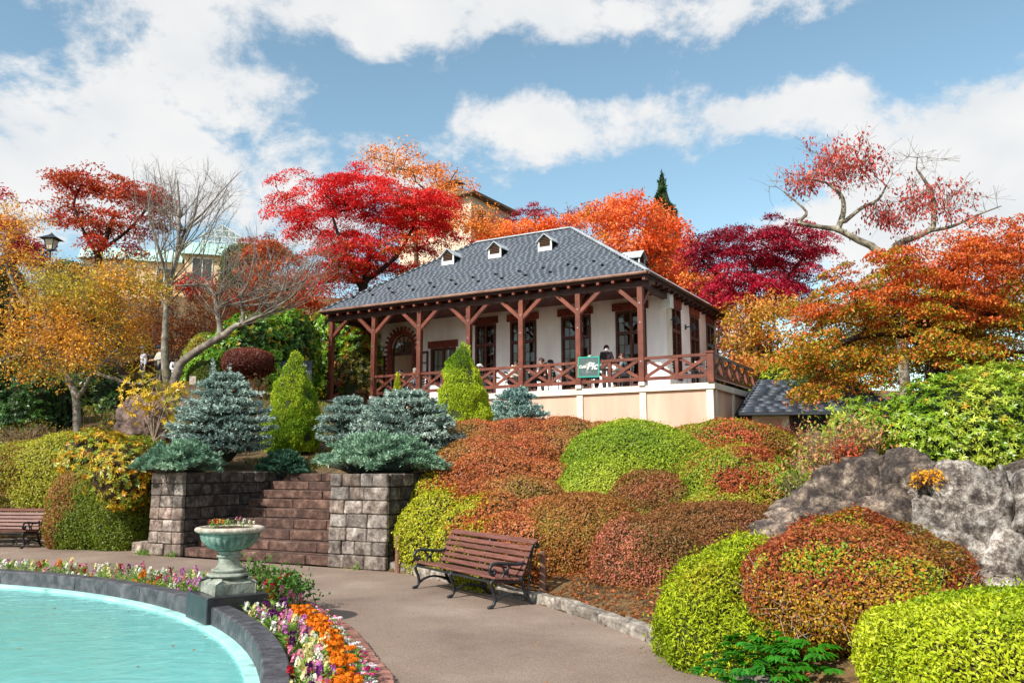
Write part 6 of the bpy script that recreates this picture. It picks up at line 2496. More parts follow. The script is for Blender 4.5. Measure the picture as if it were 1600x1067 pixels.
    sparse_shrub('orange brown twiggy thicket behind the bare trees', [lobe(200, 440, 320, 600, 37, 1.6), lobe(290, 430, 400, 590, 37.5, 1.6), lobe(370, 440, 480, 580, 38.5, 1.6)], pals('8a4a20', 'a8602a', 'b87a34', '7a3a1c', 'a84a28'), 900, 15000, L=.12, Wd=.06)
    sparse_shrub('red leaved shrub in front of the buff hillside building', [lobe(270, 418, 350, 470, 46, 1.2), lobe(330, 440, 430, 500, 45, 1.2)], pals('a82a1c', 'c03a24', '8a3a1c'), 260, 4200, L=.15, Wd=.08)
    clipped('olive green treetop beside the buff hillside building', [lobe(345, 380, 425, 470, 52, 2.0)], pals('3c4a1c', '55602a', '6c7438'), .22, .11, 240, .4, .6, .3, name='evergreen_tree', cat='tree')
    clipped('grey green conifer mass below the lantern at left', [lobe(85, 410, 150, 480, 38, 1.6), lobe(-40, 400, 40, 520, 36, 1.6)], pals('3a4a24', '52602e', '6a6a30'), .15, .07, 480, .3, .8, .2, name='evergreen_tree', cat='tree')
    rosettes('dark shade bushes on the slope under the golden cherry', [lobe(100, 572, 190, 660, 25, 1.4), lobe(150, 612, 262, 680, 24, 1.0), lobe(-20, 570, 120, 650, 26, 1.5)], pals('24401a', '3a5a20', '5a6a24', '4a4a1c'), L=.14, Wd=.05, dens=55, name='slope_shrub')
    clipped('mossy green low hedge along the slope left of the blue spruce', [(-9.4, 24.5, 2.6, 1.6, .8, .8, 2.2), (-11.6, 24.2, 2.5, 1.4, .9, .9, 2.2)], pals('4a5a18', '6a7420', '7a6a24', '5a4a1c'), .07, .035, 1500, amp=.15, freq=1.2, name='hedge', cat='hedge')
    clipped('green and gold shrub between the two trunks of the bare trees', [lobe(292, 520, 350, 615, 33, 1.2)], pals('4f6a1c', '7a8a26', 'b09a30', '6a5a20'), .09, .045, 900, amp=.2, freq=1.2, name='slope_shrub')
    # --- right slope
    clipped('rust red azalea sweep behind the front bench', carpet(),
            pals('9a5434', 'b25e38', 'c06a44', '986a30', 'c26c3c', 'a87c38', 'b86e58', '8a7230'), .043, .022, 3100, amp=.12, freq=1.1, colf=.9, off=3, jit=.4, colfn=lambda P, N, c: azalea_left(P, N, c))
    clipped('brown azalea bulging over the bed right of the bench', [(1.0, 12.0, .42, .92, 1.1, .8, 2.3)], pals('82502c', '965f30', 'a06e36', '8c6a2c', 'aa6038', '92782e'), .036, .018, 5600, amp=.12, freq=1.3, colf=1.2, jit=.4)
    clipped('smooth green dome of azalea below the terrace wall', [(2.28, 15.5, 1.15, 1.5, 1.75, 1.3, 2.15), (1.5, 14.3, .8, .85, 1.2, .95, 2.1)], pals('66801a', '7f961f', '94a42a', 'a2ac34'), .042, .021, 4600, amp=.12, freq=1.0, colf=.9, jit=.4)
    clipped('orange red azalea strip along the foot of the terrace', [(-.4, 20.0, 1.95, 1.5, 1.2, .62, 2.2), (1.2, 20.3, 2.05, 1.6, 1.3, .62, 2.2), (4.6, 17.9, 1.85, 1.6, 1.6, .72, 2.2)], pals('9a3c26', 'b84c30', 'c8643c', '96502a', '8a7a26'), .05, .025, 2300, amp=.12, freq=1.1, colf=.8, colfn=patch(('7a8a1e', '96a02a'), .63, 1.1, 21))
    clipped('brown and red azalea between the green dome and the yellow green mound', [(2.3, 13.3, .62, .95, 1.3, .95, 2.2)], pals('84482a', '985838', '8c622e', '74542a', '7a6a2a'), .04, .02, 4400, amp=.14, freq=1.2, colf=1.2, jit=.4, colfn=patch(('6f7a1c', '8a8a24'), .6, 1.3, 8))
    clipped('yellow green azalea mound with red flecks left of the boulders', [(3.45, 13.2, .95, 1.08, 1.6, .98, 2.2), (3.0, 12.1, .6, .85, 1.0, .72, 2.2)], pals('66801a', '84961f', '9aa42a', 'a88a2a', '8a6a22'), .04, .02, 4700, amp=.13, freq=1.3, colf=1.1, jit=.45, colfn=patch(('96442a', 'a85a2e'), .6, 1.6, 14))
    clipped('long low salmon brown azalea in front of the yellow green mound', [(1.72, 10.55, .36, .72, .85, .66, 2.3), (2.7, 11.1, .5, 1.15, .95, .66, 2.3)], pals('9a6244', '8c5632', '80522c', '8c6234', '74562a'), .034, .015, 6400, amp=.11, freq=1.5, colf=.9,
            colfn=lambda P, N, c: np.where(((P[:, 0:1] - 1.45) / .5 + (fbm(P * 2.6, 3)[:, None] - .5) * 4 + rng.normal(0, .45, (len(P), 1)) < 0) & (rng.random((len(P), 1)) < .55), LEAF_GAIN * np.array(lin('b86c54')) * rng.uniform(.8, 1.2, (len(P), 1)), c))
    clipped('acid lime low conifer hedge at the kerb', [(1.66, 7.3, .28, .46, .6, .56, 2.1), (2.12, 7.75, .34, .55, .65, .66, 2.1), (1.86, 6.95, .12, .42, .5, .5, 2.0)], pals('6f8210', '8a9814', 'a4ae1c', '7c8e16', 'a09a20'), .042, .012, 9500, amp=.13, freq=2.2, depth=.06, loose=1.2, colf=1.3, name='clipped_conifer', m='needle', core='core_green')
    clipped('low rusty azalea in front of the boulders with an open twiggy face', [lobe(1168, 814, 1486, 1040, 6.9, .85, 2.3, .45)], pals('8a4424', 'a04c2a', '8e5228', 'b45e34', '74401e', '9a6a26', '7c6a24'), .03, .015, 10500, amp=.19, freq=1.7, colf=1.6, colfn=lambda P, N, c: twiggy(P, N, c))
    clipped('bright lime green clipped azalea at the lower right corner', [lobe(1368, 928, 1760, 1180, 5.1, .8, 2.6)], pals('7c9412', '9aac18', 'b4bc26', 'a8b020', 'c2c440'), .032, .0135, 10500, amp=.08, freq=1.6, colf=1.2, loose=.95)
    rosettes('large fresh green rhododendron above the boulders', [lobe(1350, 590, 1660, 740, 12.4, 1.1), lobe(1430, 572, 1700, 720, 13, 1.2), lobe(1300, 625, 1400, 700, 12.6, .7)], pals('527a16', '728f1c', '94a62a', '64841a', 'a8b43c'), L=.078, Wd=.024, dens=330, nl=7, amp=.16, second=(pals('c8b030', 'd0a030'), .03), shift=.1)
    sparse_shrub('pale stemmed weedy shrub between the hut and the boulders', [lobe(1238, 655, 1345, 770, 11.6, .5), lobe(1300, 640, 1372, 720, 11.8, .5), lobe(1205, 730, 1290, 790, 11.2, .4)], pals('6a8a1e', '86a02a', 'b88a5a', 'c0705a', '98a838'), 320, 4200, L=.065, Wd=.026, bark='twig')
    sparse_shrub('small red leaved seedling shrub beside the weedy stems', [lobe(1300, 690, 1345, 730, 11.2, .25)], pals('a83a22', 'b85a30', '8a2a1a'), 60, 420, L=.06, Wd=.03)
    rosettes('dark evergreen bush behind the hut under the yellow cherry', [lobe(1120, 545, 1260, 640, 34.5, 1.6)], pals('16301a', '22421c', '345422'), L=.2, Wd=.07, dens=36, second=(pals('8a8a22'), .12))
    rosettes('yellow green bush behind the hut roof', [lobe(1180, 560, 1330, 630, 31, 1.2)], pals('6a8a1e', '8aa02a', 'a8a830', '5c7420'), L=.16, Wd=.06, dens=40)
    sparse_shrub('reddish brown shrub in front of the hut door', [lobe(1190, 668, 1250, 710, 17.6, .5)], pals('6a2c1c', '82402a', '5a3a1c'), 150, 2200, L=.06, Wd=.03)
    # boulders
    boulder('lichened dark grey boulder with a rounded top in front of the rhododendron', tuple(at(1390, 832, 9.2)), (1.45, 1.0, 1.1), 13, 'rock_dark', amp=.13, planes=20, top=[((-.62, -.25, .74), .6), ((.75, -.2, .62), .7)])
    boulder('largest pale lichened boulder with a steep face at the right edge', tuple(at(1570, 885, 8.2)), (1.3, 1.0, 1.3), 8, 'rock', amp=.13, planes=20, top=[((-.72, -.45, .5), .6), ((.62, -.4, .66), .74), ((-.1, -.95, .2), .8)])
    boulder('dark rock at the right edge under the rhododendron', tuple(at(1640, 770, 10.5)), (.6, .6, .6), 9, 'rock_dark')
    sparse_shrub('tuft of yellow leaves growing in the cleft of the boulders', [(*at(1452, 752, 8.35), .16, .14, .07, 2)], pals('d89a1c', 'e0b02c', 'c8861c'), 40, 420, L=.045, Wd=.022)

def carpet():
    """one planting of many low azaleas grown together up the slope"""
    rg = random.Random(77)
    out = []
    y = 11.9
    row = 0
    while y < 18.4:
        x = -1.75 + (row % 2) * .45
        while x < 2.6:
            xx, yy = x + rg.uniform(-.15, .15), y + rg.uniform(-.15, .15)
            ok = yy - (10.6 - 1.4 * xx) > 1.25 and xx > -1.45 - (yy - 13) * .05
            if yy < 16.6 and xx > .95: ok = False
            if ok:
                top = 1.02 + .255 * (yy - 12.2) + rg.uniform(-.08, .1) - max(0, -.6 - xx) * .25
                rz = rg.uniform(.7, .85)
                out.append((xx, yy, top - rz, rg.uniform(.85, 1.05), rg.uniform(.9, 1.1), rz, 2.3))
            x += .95
        y += 1.05
        row += 1
    out += [(-1.02, 13.35, .42, .82, .8, .82, 2.2), (-1.0, 14.4, .75, .9, 1.0, .85, 2.2)]
    return out

def azalea_left(P, N, c):
    # the left lobe is lime with orange drifts
    x = (P[:, 0] + .72) / .7 + (P[:, 1] - 13.3) * .15 + (P[:, 2] - .95) * 1.0 + (fbm(P * 1.5 + 7, 3) - .5) * 3.6 + rng.normal(0, .32, len(P))
    k = x < -.2
    g = LEAF_GAIN * np.array(pals('8f9a18', 'a8ac22', 'b8b42c', '96901e'))
    c[k] = g[rng.integers(0, 4, k.sum())] * rng.uniform(.8, 1.2, (k.sum(), 1))
    k2 = (x >= -.2) & (x < .5)
    o = LEAF_GAIN * np.array(pals('b85a1e', 'a8641e', '96701e', '9a4420'))
    c[k2] = o[rng.integers(0, 4, k2.sum())] * rng.uniform(.8, 1.2, (k2.sum(), 1))
    return c

def twiggy(P, N, c):
    # lower front face thinner, yellowing
    q = -N[:, 2] * 1.0 - N[:, 1] * .5 + (fbm(P * 2.2, 3) - .5) * 1.5 + rng.normal(0, .22, len(P))
    k = q > .05
    g = LEAF_GAIN * np.array(pals('b8861c', 'a8781e', 'c09a30', '8a7a22', 'a86a4a'))
    c[k] = g[rng.integers(0, 5, k.sum())] * rng.uniform(.8, 1.2, (k.sum(), 1))
    k = (fbm(P * 3.3 + 40, 2) + rng.normal(0, .08, len(P))) > .66
    g = LEAF_GAIN * np.array(pals('8a9a22', '6f8a1e', 'a8a02a', 'b8701e'))
    c[k] = g[rng.integers(0, 4, k.sum())] * rng.uniform(.8, 1.2, (k.sum(), 1))
    return c
build_shrubs()

def extra_twigs():
    # pale dead twigs on the open face of the rusty azalea
    t = [o for o in bpy.data.objects if o.get('label', '').startswith('low rusty azalea')][0]
    L = lobe(1168, 814, 1486, 1040, 6.9, .85, 2.3, .45)
    A, B = [], []
    for _ in range(1900):
        d = rnd_dir(1)[0]
        if d[1] > .1 or d[2] > .25: continue
        P, N = sell(d[None], np.array(L[3:6]) * .97, L[6])
        p = P[0] + np.array(L[:3])
        q = p - N[0] * .18 + rng.normal(0, .05, 3)
        m_ = p + rng.normal(0, .04, 3)
        e = p + N[0] * .03 + rng.normal(0, .07, 3)
        A += [q, m_]
        B += [m_, e]
    V, F = twigs_mesh(np.array(A), np.array(B), np.full(len(A), .0035), np.full(len(A), .0022), 3)
    o = link('dead_twigs', np_mesh('dead_twigs', V, F, MT['twig']), t)
    unparent_fix(o, t)
    # ferns at the kerb
    fr = [(1165, 1050), (1195, 1040), (1225, 1058), (1255, 1062), (1185, 1066), (1150, 1062), (1290, 1066), (1178, 1040), (1208, 1050), (1240, 1046), (1205, 1066), (1170, 1062), (1235, 1068), (1265, 1052)]
    for i, (px, py) in enumerate(fr):
        p = gz(px, py, .12)
        lab = ['bright green lobed leaves of a low plant below the lime hedge'][0]
        q = thing('ground_plant', lab, 'plant', (p.x, p.y, max(tz(p.x, p.y), 0)), 0, 'bright green low plants at the kerb')
        n = 11
        Ps, Ds, Ns, Ls, Ws = [], [], [], [], []
        for k in range(n):
            az = 2 * PI * k / n + R.uniform(-.2, .2)
            o_ = np.array([math.cos(az), math.sin(az), 0])
            r = R.uniform(.1, .2)
            c_ = o_ * r + np.array([0, 0, R.uniform(.1, .2)])
            for a2 in (-.9, -.45, 0, .45, .9):
                az2 = az + a2
                d = np.array([math.cos(az2), math.sin(az2), -.12 - .1 * abs(a2)])
                Ps.append(c_ + d * .035)
                Ds.append(d)
                Ns.append(np.array([0, 0, 1.]) + o_ * .3)
                Ls.append(.085 - .02 * abs(a2))
                Ws.append(.026)
        P = np.array(Ps)
        leaves('foliage', P * 1.35, np.array(Ds), np.array(Ns), np.array(Ls) * 1.4, np.array(Ws) * 1.3, palette(P, pals('2a6a10', '3a8418', '4f9a24'), 3, .4, .2), MT['leaf_gloss'], q)
extra_twigs()

# ------------------------------------------------------------------ benches
def bench(label, loc, rz, Ln=2.0):
    t = thing('park_bench', label, 'bench', loc, rz, 'slatted iron benches by the path')
    def frame(x, arm):
        m = MB()
        q = lambda pts: [Vector((x, a, b)) for a, b in pts]
        leg = spline(q([(-.02, .012), (.03, .022), (.065, .07), (.06, .15), (.025, .23), (.015, .28), (.05, .31)]), 5)
        m.tube(leg, [.022] * 6 + [.02] * (len(leg) - 6), 8)
        seat = spline(q([(.05, .31), (.16, .298), (.3, .28), (.40, .285), (.45, .33), (.49, .43), (.545, .57), (.59, .665), (.63, .70), (.665, .685), (.66, .65), (.635, .655)]), 5)
        m.tube(seat, .02, 8)
        rear = spline(q([(.42, .29), (.46, .2), (.5, .1), (.56, .03), (.61, .012)]), 5)
        m.tube(rear, .021, 8)
        rear2 = spline(q([(.60, .66), (.56, .45), (.535, .25), (.53, .06)]), 5)
        m.tube(rear2, .014, 8)
        arch = spline(q([(.06, .07), (.16, .125), (.28, .145), (.4, .125), (.5, .09)]), 5)
        m.tube(arch, [.022 - .008 * math.sin(PI * i / (len(arch) - 1)) for i in range(len(arch))], 8)
        f = m.build('side_frame', MT['iron'], t, smooth=True)
        if arm:
            m = MB()
            a = spline(q([(.53, .54), (.47, .49), (.38, .47), (.22, .485), (.09, .495), (.02, .475), (-.005, .43), (.015, .385), (.055, .38), (.07, .41), (.05, .425)]), 6)
            m.tube(a, .02, 8)
            m.tube(spline(q([(.055, .385), (.05, .35), (.06, .31)]), 4), .014, 6)
            m.tube(spline(q([(.14, .485), (.185, .43), (.185, .37), (.14, .305)]), 5), .014, 6)
            m.tube(spline(q([(.29, .475), (.245, .43), (.245, .37), (.29, .29)]), 5), .014, 6)
            m.tube(q([(.19, .4), (.24, .4)]), .016, 6)
            m.build('armrest', MT['iron'], f, smooth=True)
    frame(.05, True)
    frame(Ln / 2, False)
    frame(Ln - .05, True)
    m = MB()
    m.bar((.05, .03, .293), (Ln - .05, .03, .293), .03, .022)
    m.bar((.05, .46, .30), (Ln - .05, .46, .30), .03, .022)
    m.build('rail', MT['iron'], t)
    def slat(y, z, w, th, tilt):
        b = chamfer(Ln, w, th, .006, 0)
        b.build('slat', MT['bench_wood'], t, (Ln / 2, y, z), (tilt, 0, 0))
    for i, y in enumerate((.065, .155, .245, .335)):
        slat(y, .336 - .010 * i + (.002 if i == 3 else 0), .08, .026, -.11 if i < 3 else 0)
    for y, z, tl in ((.43, .355, 1.0), (.465, .425, 1.13), (.495, .495, 1.17), (.522, .565, 1.17), (.55, .633, 1.15)):
        slat(y - .012, z + .008, .058, .024, tl)
    slat(.605, .715, .085, .024, .55)
    return t
d_ = Vector((.548, -.837, 0))
bench('red brown slatted bench with black iron scroll arms in front of the rust red azaleas', (-1.32, 11.40, 0), math.atan2(d_.y, d_.x))
bench('slatted bench with black iron scroll arms cut off by the left edge of the picture', (-11.55, 16.95, 0), math.radians(-7))

# ------------------------------------------------------------------ stakes, lantern
def small_street():
    for (px, py0, py1, Y, lab) in ((848, 862, 930, 10.45, 'thin wooden stake standing behind the right end of the front bench'), (621, 838, 884, 13.0, 'short wooden stake between the block pier and the yellow azalea')):
        p = at(px, py1, Y)
        q = at(px, py0, Y)
        z0 = tz(p.x, p.y)
        t = thing('wooden_stake', lab, 'stake', (p.x, p.y, z0))
        m = MB()
        h = q.z - z0
        m.tube([(0, 0, -.1), (.004, 0, h * .5), (-.004, .01, h), (-.004, .01, h + .012)], [.042, .04, .037, .02], 9)
        m.build('post', MT['stake'], t, smooth=False)
    p = at(80, 378, 30)
    z0 = tz(p.x, p.y)
    t = thing('garden_lantern', 'black garden lantern on a pole above the golden cherry at left', 'lamp', (p.x, p.y, z0))
    h = p.z - z0
    m = MB()
    m.tube([(0, 0, -.1), (0, 0, h - .3)], [.05, .035], 10)
    m.build('pole', MT['iron'], t)
    m = MB()
    def fr(r, z):
        return [(r * sx, r * sy, z) for sx, sy in ((-1, -1), (1, -1), (1, 1), (-1, 1))]
    a, b = fr(.1, h - .3), fr(.18, h + .08)
    for i in range(4):
        m.bar(a[i], b[i], .025, .025)
        m.bar(a[i], a[(i + 1) % 4], .025, .025)
        m.bar(b[i], b[(i + 1) % 4], .025, .025)
    m.box(-.1, .1, -.1, .1, h - .34, h - .3)
    m.build('cage', MT['iron'], t)
    m = MB()
    m.add(fr(.33, h + .09) + fr(.07, h + .26) + [(0, 0, h + .36)], [(0, 3, 2, 1), (0, 1, 5, 4), (1, 2, 6, 5), (2, 3, 7, 6), (3, 0, 4, 7), (4, 5, 8), (5, 6, 8), (6, 7, 8), (7, 4, 8)])
    m.build('lamp_cap', MT['iron'], t)
    m = MB()
    m.add(fr(.088, h - .298) + fr(.165, h + .075), [(0, 1, 5, 4), (1, 2, 6, 5), (2, 3, 7, 6), (3, 0, 4, 7)])
    m.build('lamp_glass', MT['lamp_glass'], t)
small_street()

# ------------------------------------------------------------------ flowers
def diamonds(P, D, N, L, Wd):
    D = nrm(np.array(D, float))
    N = np.array(N, float)
    P = np.array(P, float)
    S = nrm(np.cross(D, N))
    N2 = np.cross(S, D)
    L = np.reshape(np.broadcast_to(np.asarray(L, float), (len(P),)), (-1, 1))
    Wd = np.reshape(np.broadcast_to(np.asarray(Wd, float), (len(P),)), (-1, 1))
    V = np.stack([P - D * L * .5, P + S * Wd * .5 + N2 * Wd * .12, P + D * L * .5, P - S * Wd * .5 + N2 * Wd * .12], 1)
    return V.reshape(-1, 3), np.arange(len(P) * 4).reshape(-1, 4)

def foliage_mesh(h, r, n, L, Wd, pal):
    az = rng.uniform(0, 2 * PI, n)
    u = rng.random(n)
    o = np.stack([np.cos(az), np.sin(az), np.zeros(n)], -1)
    P = o * (r * np.sqrt(rng.random(n)) * (1 - .5 * u))[:, None] + np.array([0, 0, 1]) * (h * u)[:, None]
    D = o + np.array([0, 0, 1]) * rng.uniform(.1, 1.1, (n, 1)) + rng.normal(size=(n, 3)) * .25
    V, F = diamonds(P, D, o * .2 + np.array([0, 0, 1]) + rng.normal(size=(n, 3)) * .3, L * rng.uniform(.7, 1.2, n), Wd)
    return np_mesh('leaves', V, F, MT['leaf'], np.array(pal)[rng.integers(0, len(pal), n)] * rng.uniform(.75, 1.25, (n, 1)))

def spike_mesh(k, h0, h1, cols, r=.019, pet=.026):
    P, D, N = [], [], []
    for j in range(k):
        bx, by = R.gauss(0, .045), R.gauss(0, .045)
        top = R.uniform(.8, 1.05) * h1
        nb = R.randint(4, 8)
        for i in range(nb):
            z = h0 + (top - h0) * i / nb
            for q in range(3):
                a = i * 2.4 + q * 2.1
                o = np.array([math.cos(a), math.sin(a), R.uniform(-.1, .7)])
                P.append(np.array([bx, by, z]) + o * r * (1.15 - .5 * i / nb))
                D.append(np.cross(o, [0, 0, 1.]) + rng.normal(size=3) * .5)
                N.append(o + rng.normal(size=3) * .2)
    V, F = diamonds(P, D, N, pet * 1.15, pet)
    c = np.array(cols)[rng.integers(0, len(cols), len(P))] * rng.uniform(.85, 1.12, (len(P), 1))
    return np_mesh('bloom', V, F, MT['petal'], c)

def pom_mesh(k, rad, h, spread, cols, flat=.6, npet=20):
    P, D, N = [], [], []
    for j in range(k):
        a0, rr = R.uniform(0, 2 * PI), spread * math.sqrt(R.random())
        c = np.array([rr * math.cos(a0), rr * math.sin(a0), h * R.uniform(.8, 1.15)])
        for i in range(npet):
            d = rng.normal(size=3)
            d[2] = abs(d[2])
            d /= np.linalg.norm(d)
            P.append(c + d * rad * np.array([1, 1, flat]))
            D.append(np.cross(d, rng.normal(size=3)))
            N.append(d + rng.normal(size=3) * .25)
    V, F = diamonds(P, D, N, rad * 1.1, rad * .9)
    c = np.array(cols)[rng.integers(0, len(cols), len(P))] * rng.uniform(.8, 1.15, (len(P), 1))
    return np_mesh('bloom', V, F, MT['petal'], c)

def build_flowers():
    LG = pals('5a8a2a', '7ca03a', '9cb45a', '88a848')
    DG = pals('3a6a1e', '4f7a28', '66883a')
    fol = [foliage_mesh(.2, .1, 60, .065, .02, LG) for _ in range(4)]
    folm = [foliage_mesh(.13, .1, 60, .055, .016, DG) for _ in range(3)]
    fold = [foliage_mesh(.12, .1, 60, .055, .012, LG) for _ in range(3)]
    fols = [foliage_mesh(.12, .09, 50, .055, .02, pals('b8c4b4', 'a2b2a2', 'ccd4c8')) for _ in range(2)]
    S = {'white': ('f2efe6', 'e8e4d4'), 'pink': ('e88aa8', 'f0a8bc', 'd86a94'), 'orchid': ('c86ab8', 'd88aca', 'b858a8'), 'purple': ('5a1458', '6a2070', '48104a'), 'crimson': ('a80f24', 'c4182e', '8a0c1c'), 'cream': ('f0e2a0', 'f4ecc0', 'e8d488'), 'orange': ('e07a14', 'ee9020', 'd86a10')}
    sp_ = {k: [spike_mesh(2, .14, .24, [lin(x) for x in v]) for _ in range(2)] for k, v in S.items()}
    po = {k: [pom_mesh(4, .026, .15, .08, [lin(x) for x in v]) for _ in range(3)] for k, v in (('marigold', ('e8780c', 'f08c14', 'd86408', 'f29a22')),)}
    dn = {k: [pom_mesh(4, .02, .125, .095, [lin(x) for x in v], .3, 9) for _ in range(3)] for k, v in (('pinkwhite', ('f0b0c4', 'e0588e', 'f6e0e8')), ('magenta', ('c41a78', 'e04a9a', 'a81060')), ('white', ('f2eeee', 'e8e0e6', 'f4f0f0')), ('coral', ('e8607a', 'f08a94', 'd84a6a')))}
    def put(nm, lab, grp, p, me, bl_, sc=1.0):
        o = tag(link(nm, me, None, p, (R.uniform(-.1, .1), R.uniform(-.1, .1), R.uniform(0, 2 * PI))), lab, 'flower', grp)
        o.scale = (sc,) * 3
        if bl_ is not None:
            link('bloom', bl_, o)
        return o
    n = len(BED_OUT)
    cum = [0]
    for a, b in zip(BED_OUT, BED_OUT[1:]):
        cum.append(cum[-1] + (b - a).length)
    def pos(s, f):
        i = max(j for j in range(n - 1) if cum[j] <= s)
        t = (s - cum[i]) / (cum[i + 1] - cum[i])
        p = BED_OUT[i].lerp(BED_OUT[i + 1], t)
        q = bed_in(p)
        r = q.lerp(p, f)
        zz = .1 + (.13 - .1) * min(f * 2, 1) - max(0, f - .5) * 2 * .1
        return Vector((r.x, r.y, zz - .01)), (p - q).length
    def clear(p):
        return (Vector((p.x, p.y, 0)) - URN_C).length > .47
    lab = lambda c, where: f'{c} snapdragon flowers {where}'
    # s where the urn stands
    su = min(range(n), key=lambda i: (BED_OUT[i] - URN_C).length)
    su = cum[su]
    s = 1.2
    cnt = 0
    while s < su + .25:
        for f in (.16, .36):
            p, w = pos(s + R.uniform(-.05, .05), f + R.uniform(-.05, .05))
            if clear(p) and R.random() < .72:
                c = R.choices(['white', 'cream', 'pink', 'orchid', 'purple', 'crimson'], [5, 3, 4, 3, 3, .6])[0]
                put('snapdragon', lab(c, 'along the inner side of the bed right of the urn'), f'{c} snapdragons right of the urn', p, R.choice(fol), R.choice(sp_[c]), R.uniform(.8, 1.15))
        for f in (.56, .7):
            p, w = pos(s + R.uniform(-.03, .03), f)
            if clear(p) and s < su - .35:
                put('marigold', 'orange marigolds in the middle band of the flower bed', 'orange marigolds in the bed', p, R.choice(folm), R.choice(po['marigold']), R.uniform(.85, 1.15))
        for f in (.86, .97):
            p, w = pos(s + R.uniform(-.03, .03), f)
            if clear(p):
                c = R.choices(['pinkwhite', 'magenta', 'white', 'coral', 'silver'], [3, 2, 2.5, 2.5, 4.0])[0]
                if c == 'silver':
                    put('silver_plant', 'silvery white leaved plant on the outer side of the bed', 'silver leaved plants in the bed', p, R.choice(fols), None, R.uniform(.7, 1.0))
                else:
                    nmc = {'pinkwhite': 'pale pink and white', 'magenta': 'magenta', 'white': 'white', 'coral': 'coral pink'}[c]
                    put('dianthus', f'{nmc} dianthus along the brick edging', f'{nmc} dianthus in the bed', p, R.choice(fold), R.choice(dn[c]), R.uniform(.8, 1.1))
        s += .135
    s = su + .3
    while s < cum[-1] - .6:
        for f in (.12, .4, .7):
            p, w = pos(s + R.uniform(-.07, .07), f + R.uniform(-.1, .1))
            if not clear(p): continue
            c = R.choices(['white', 'cream', 'pink', 'orchid', 'purple', 'crimson', 'orange'], [5, 3, 4, 3, 2.5, 3, 2] if f > .3 else [2, 1, 1, 1, 1, 1, 5])[0]
            if f < .3 and R.random() < .4:
                continue
            put('snapdragon', lab(c, 'behind the pool rim left of the urn'), f'{c} snapdragons left of the urn', p, R.choice(fol), R.choice(sp_[c]), R.uniform(.85, 1.2) if f > .3 else R.uniform(.65, .85))
        s += .2
    # low green filling the bed
    m = 9000
    Q, wd = [], []
    P = np.empty((m, 3))
    for i in range(m):
        q, w = pos(R.uniform(.8, cum[-1] - .3), R.uniform(.03, .97))
        P[i] = (q.x, q.y, q.z + R.random() ** 1.5 * .1)
    k = np.hypot(P[:, 0] - URN_C.x, P[:, 1] - URN_C.y) > .44
    P = P[k]
    tag(leaves('bed_foliage', P, rnd_dir(len(P)) + [0, 0, .6], rnd_dir(len(P)) * .5 + [0, 0, 1], .05, .017, palette(P, LG, 2, .4), MT['leaf'], None), kind='stuff')
    # flowers in the urn
    ang = 0
    for i, (c, dx, dy) in enumerate((('white', .15, -.08), ('white', .2, .05), ('purple', .05, -.1), ('crimson', -.12, -.14), ('orange', -.02, -.18), ('cream', -.19, .02), ('pink', .02, .12), ('cream', -.08, .1), ('crimson', -.2, -.06), ('white', .1, .14))):
        put('potted_flower', {'white': 'small white flowers on the right in the urn', 'purple': 'purple flowers in the middle of the urn', 'crimson': 'small red flowers on the left in the urn', 'orange': 'orange flowers at the front of the urn', 'cream': 'cream coloured flowers at the left rim of the urn', 'pink': 'pink flowers at the back of the urn'}[c], f'{c} flowers in the urn',
            (URN_C.x + dx * .9, URN_C.y + dy * .9, .37 + .60), R.choice(fol), R.choice(sp_[c]), R.uniform(.42, .55))
    # rose bush
    t = sparse_shrub('small rose bush with red flowers leaning over the path beside the urn', [(-2.95, 9.8, .2, .34, .3, .26, 2), (-2.55, 9.6, .16, .3, .24, .22, 2)], pals('2f5a1a', '3f6e22', '55802e', '4a5a22'), 160, 2100, L=.06, Wd=.034, bark='twig_red', name='rose_bush', rt=.004)
    Pp = []
    for _ in range(26):
        a = R.uniform(0, 2 * PI)
        Pp.append((-2.72 + .42 * math.cos(a) * R.random(), 9.68 + .26 * math.sin(a), R.uniform(.16, .42)))
    P, D, N = [], [], []
    for c in Pp:
        for i in range(12):
            d = rng.normal(size=3)
            d /= np.linalg.norm(d)
            P.append(np.array(c) + d * .018)
            D.append(np.cross(d, rng.normal(size=3)))
            N.append(d)
    V, F = diamonds(P, D, N, .026, .022)
    o = link('bloom', np_mesh('bloom', V, F, MT['petal'], np.array(pals('c01a1e', 'd8302a'))[rng.integers(0, 2, len(P))]), t)
    unparent_fix(o, t)
build_flowers()

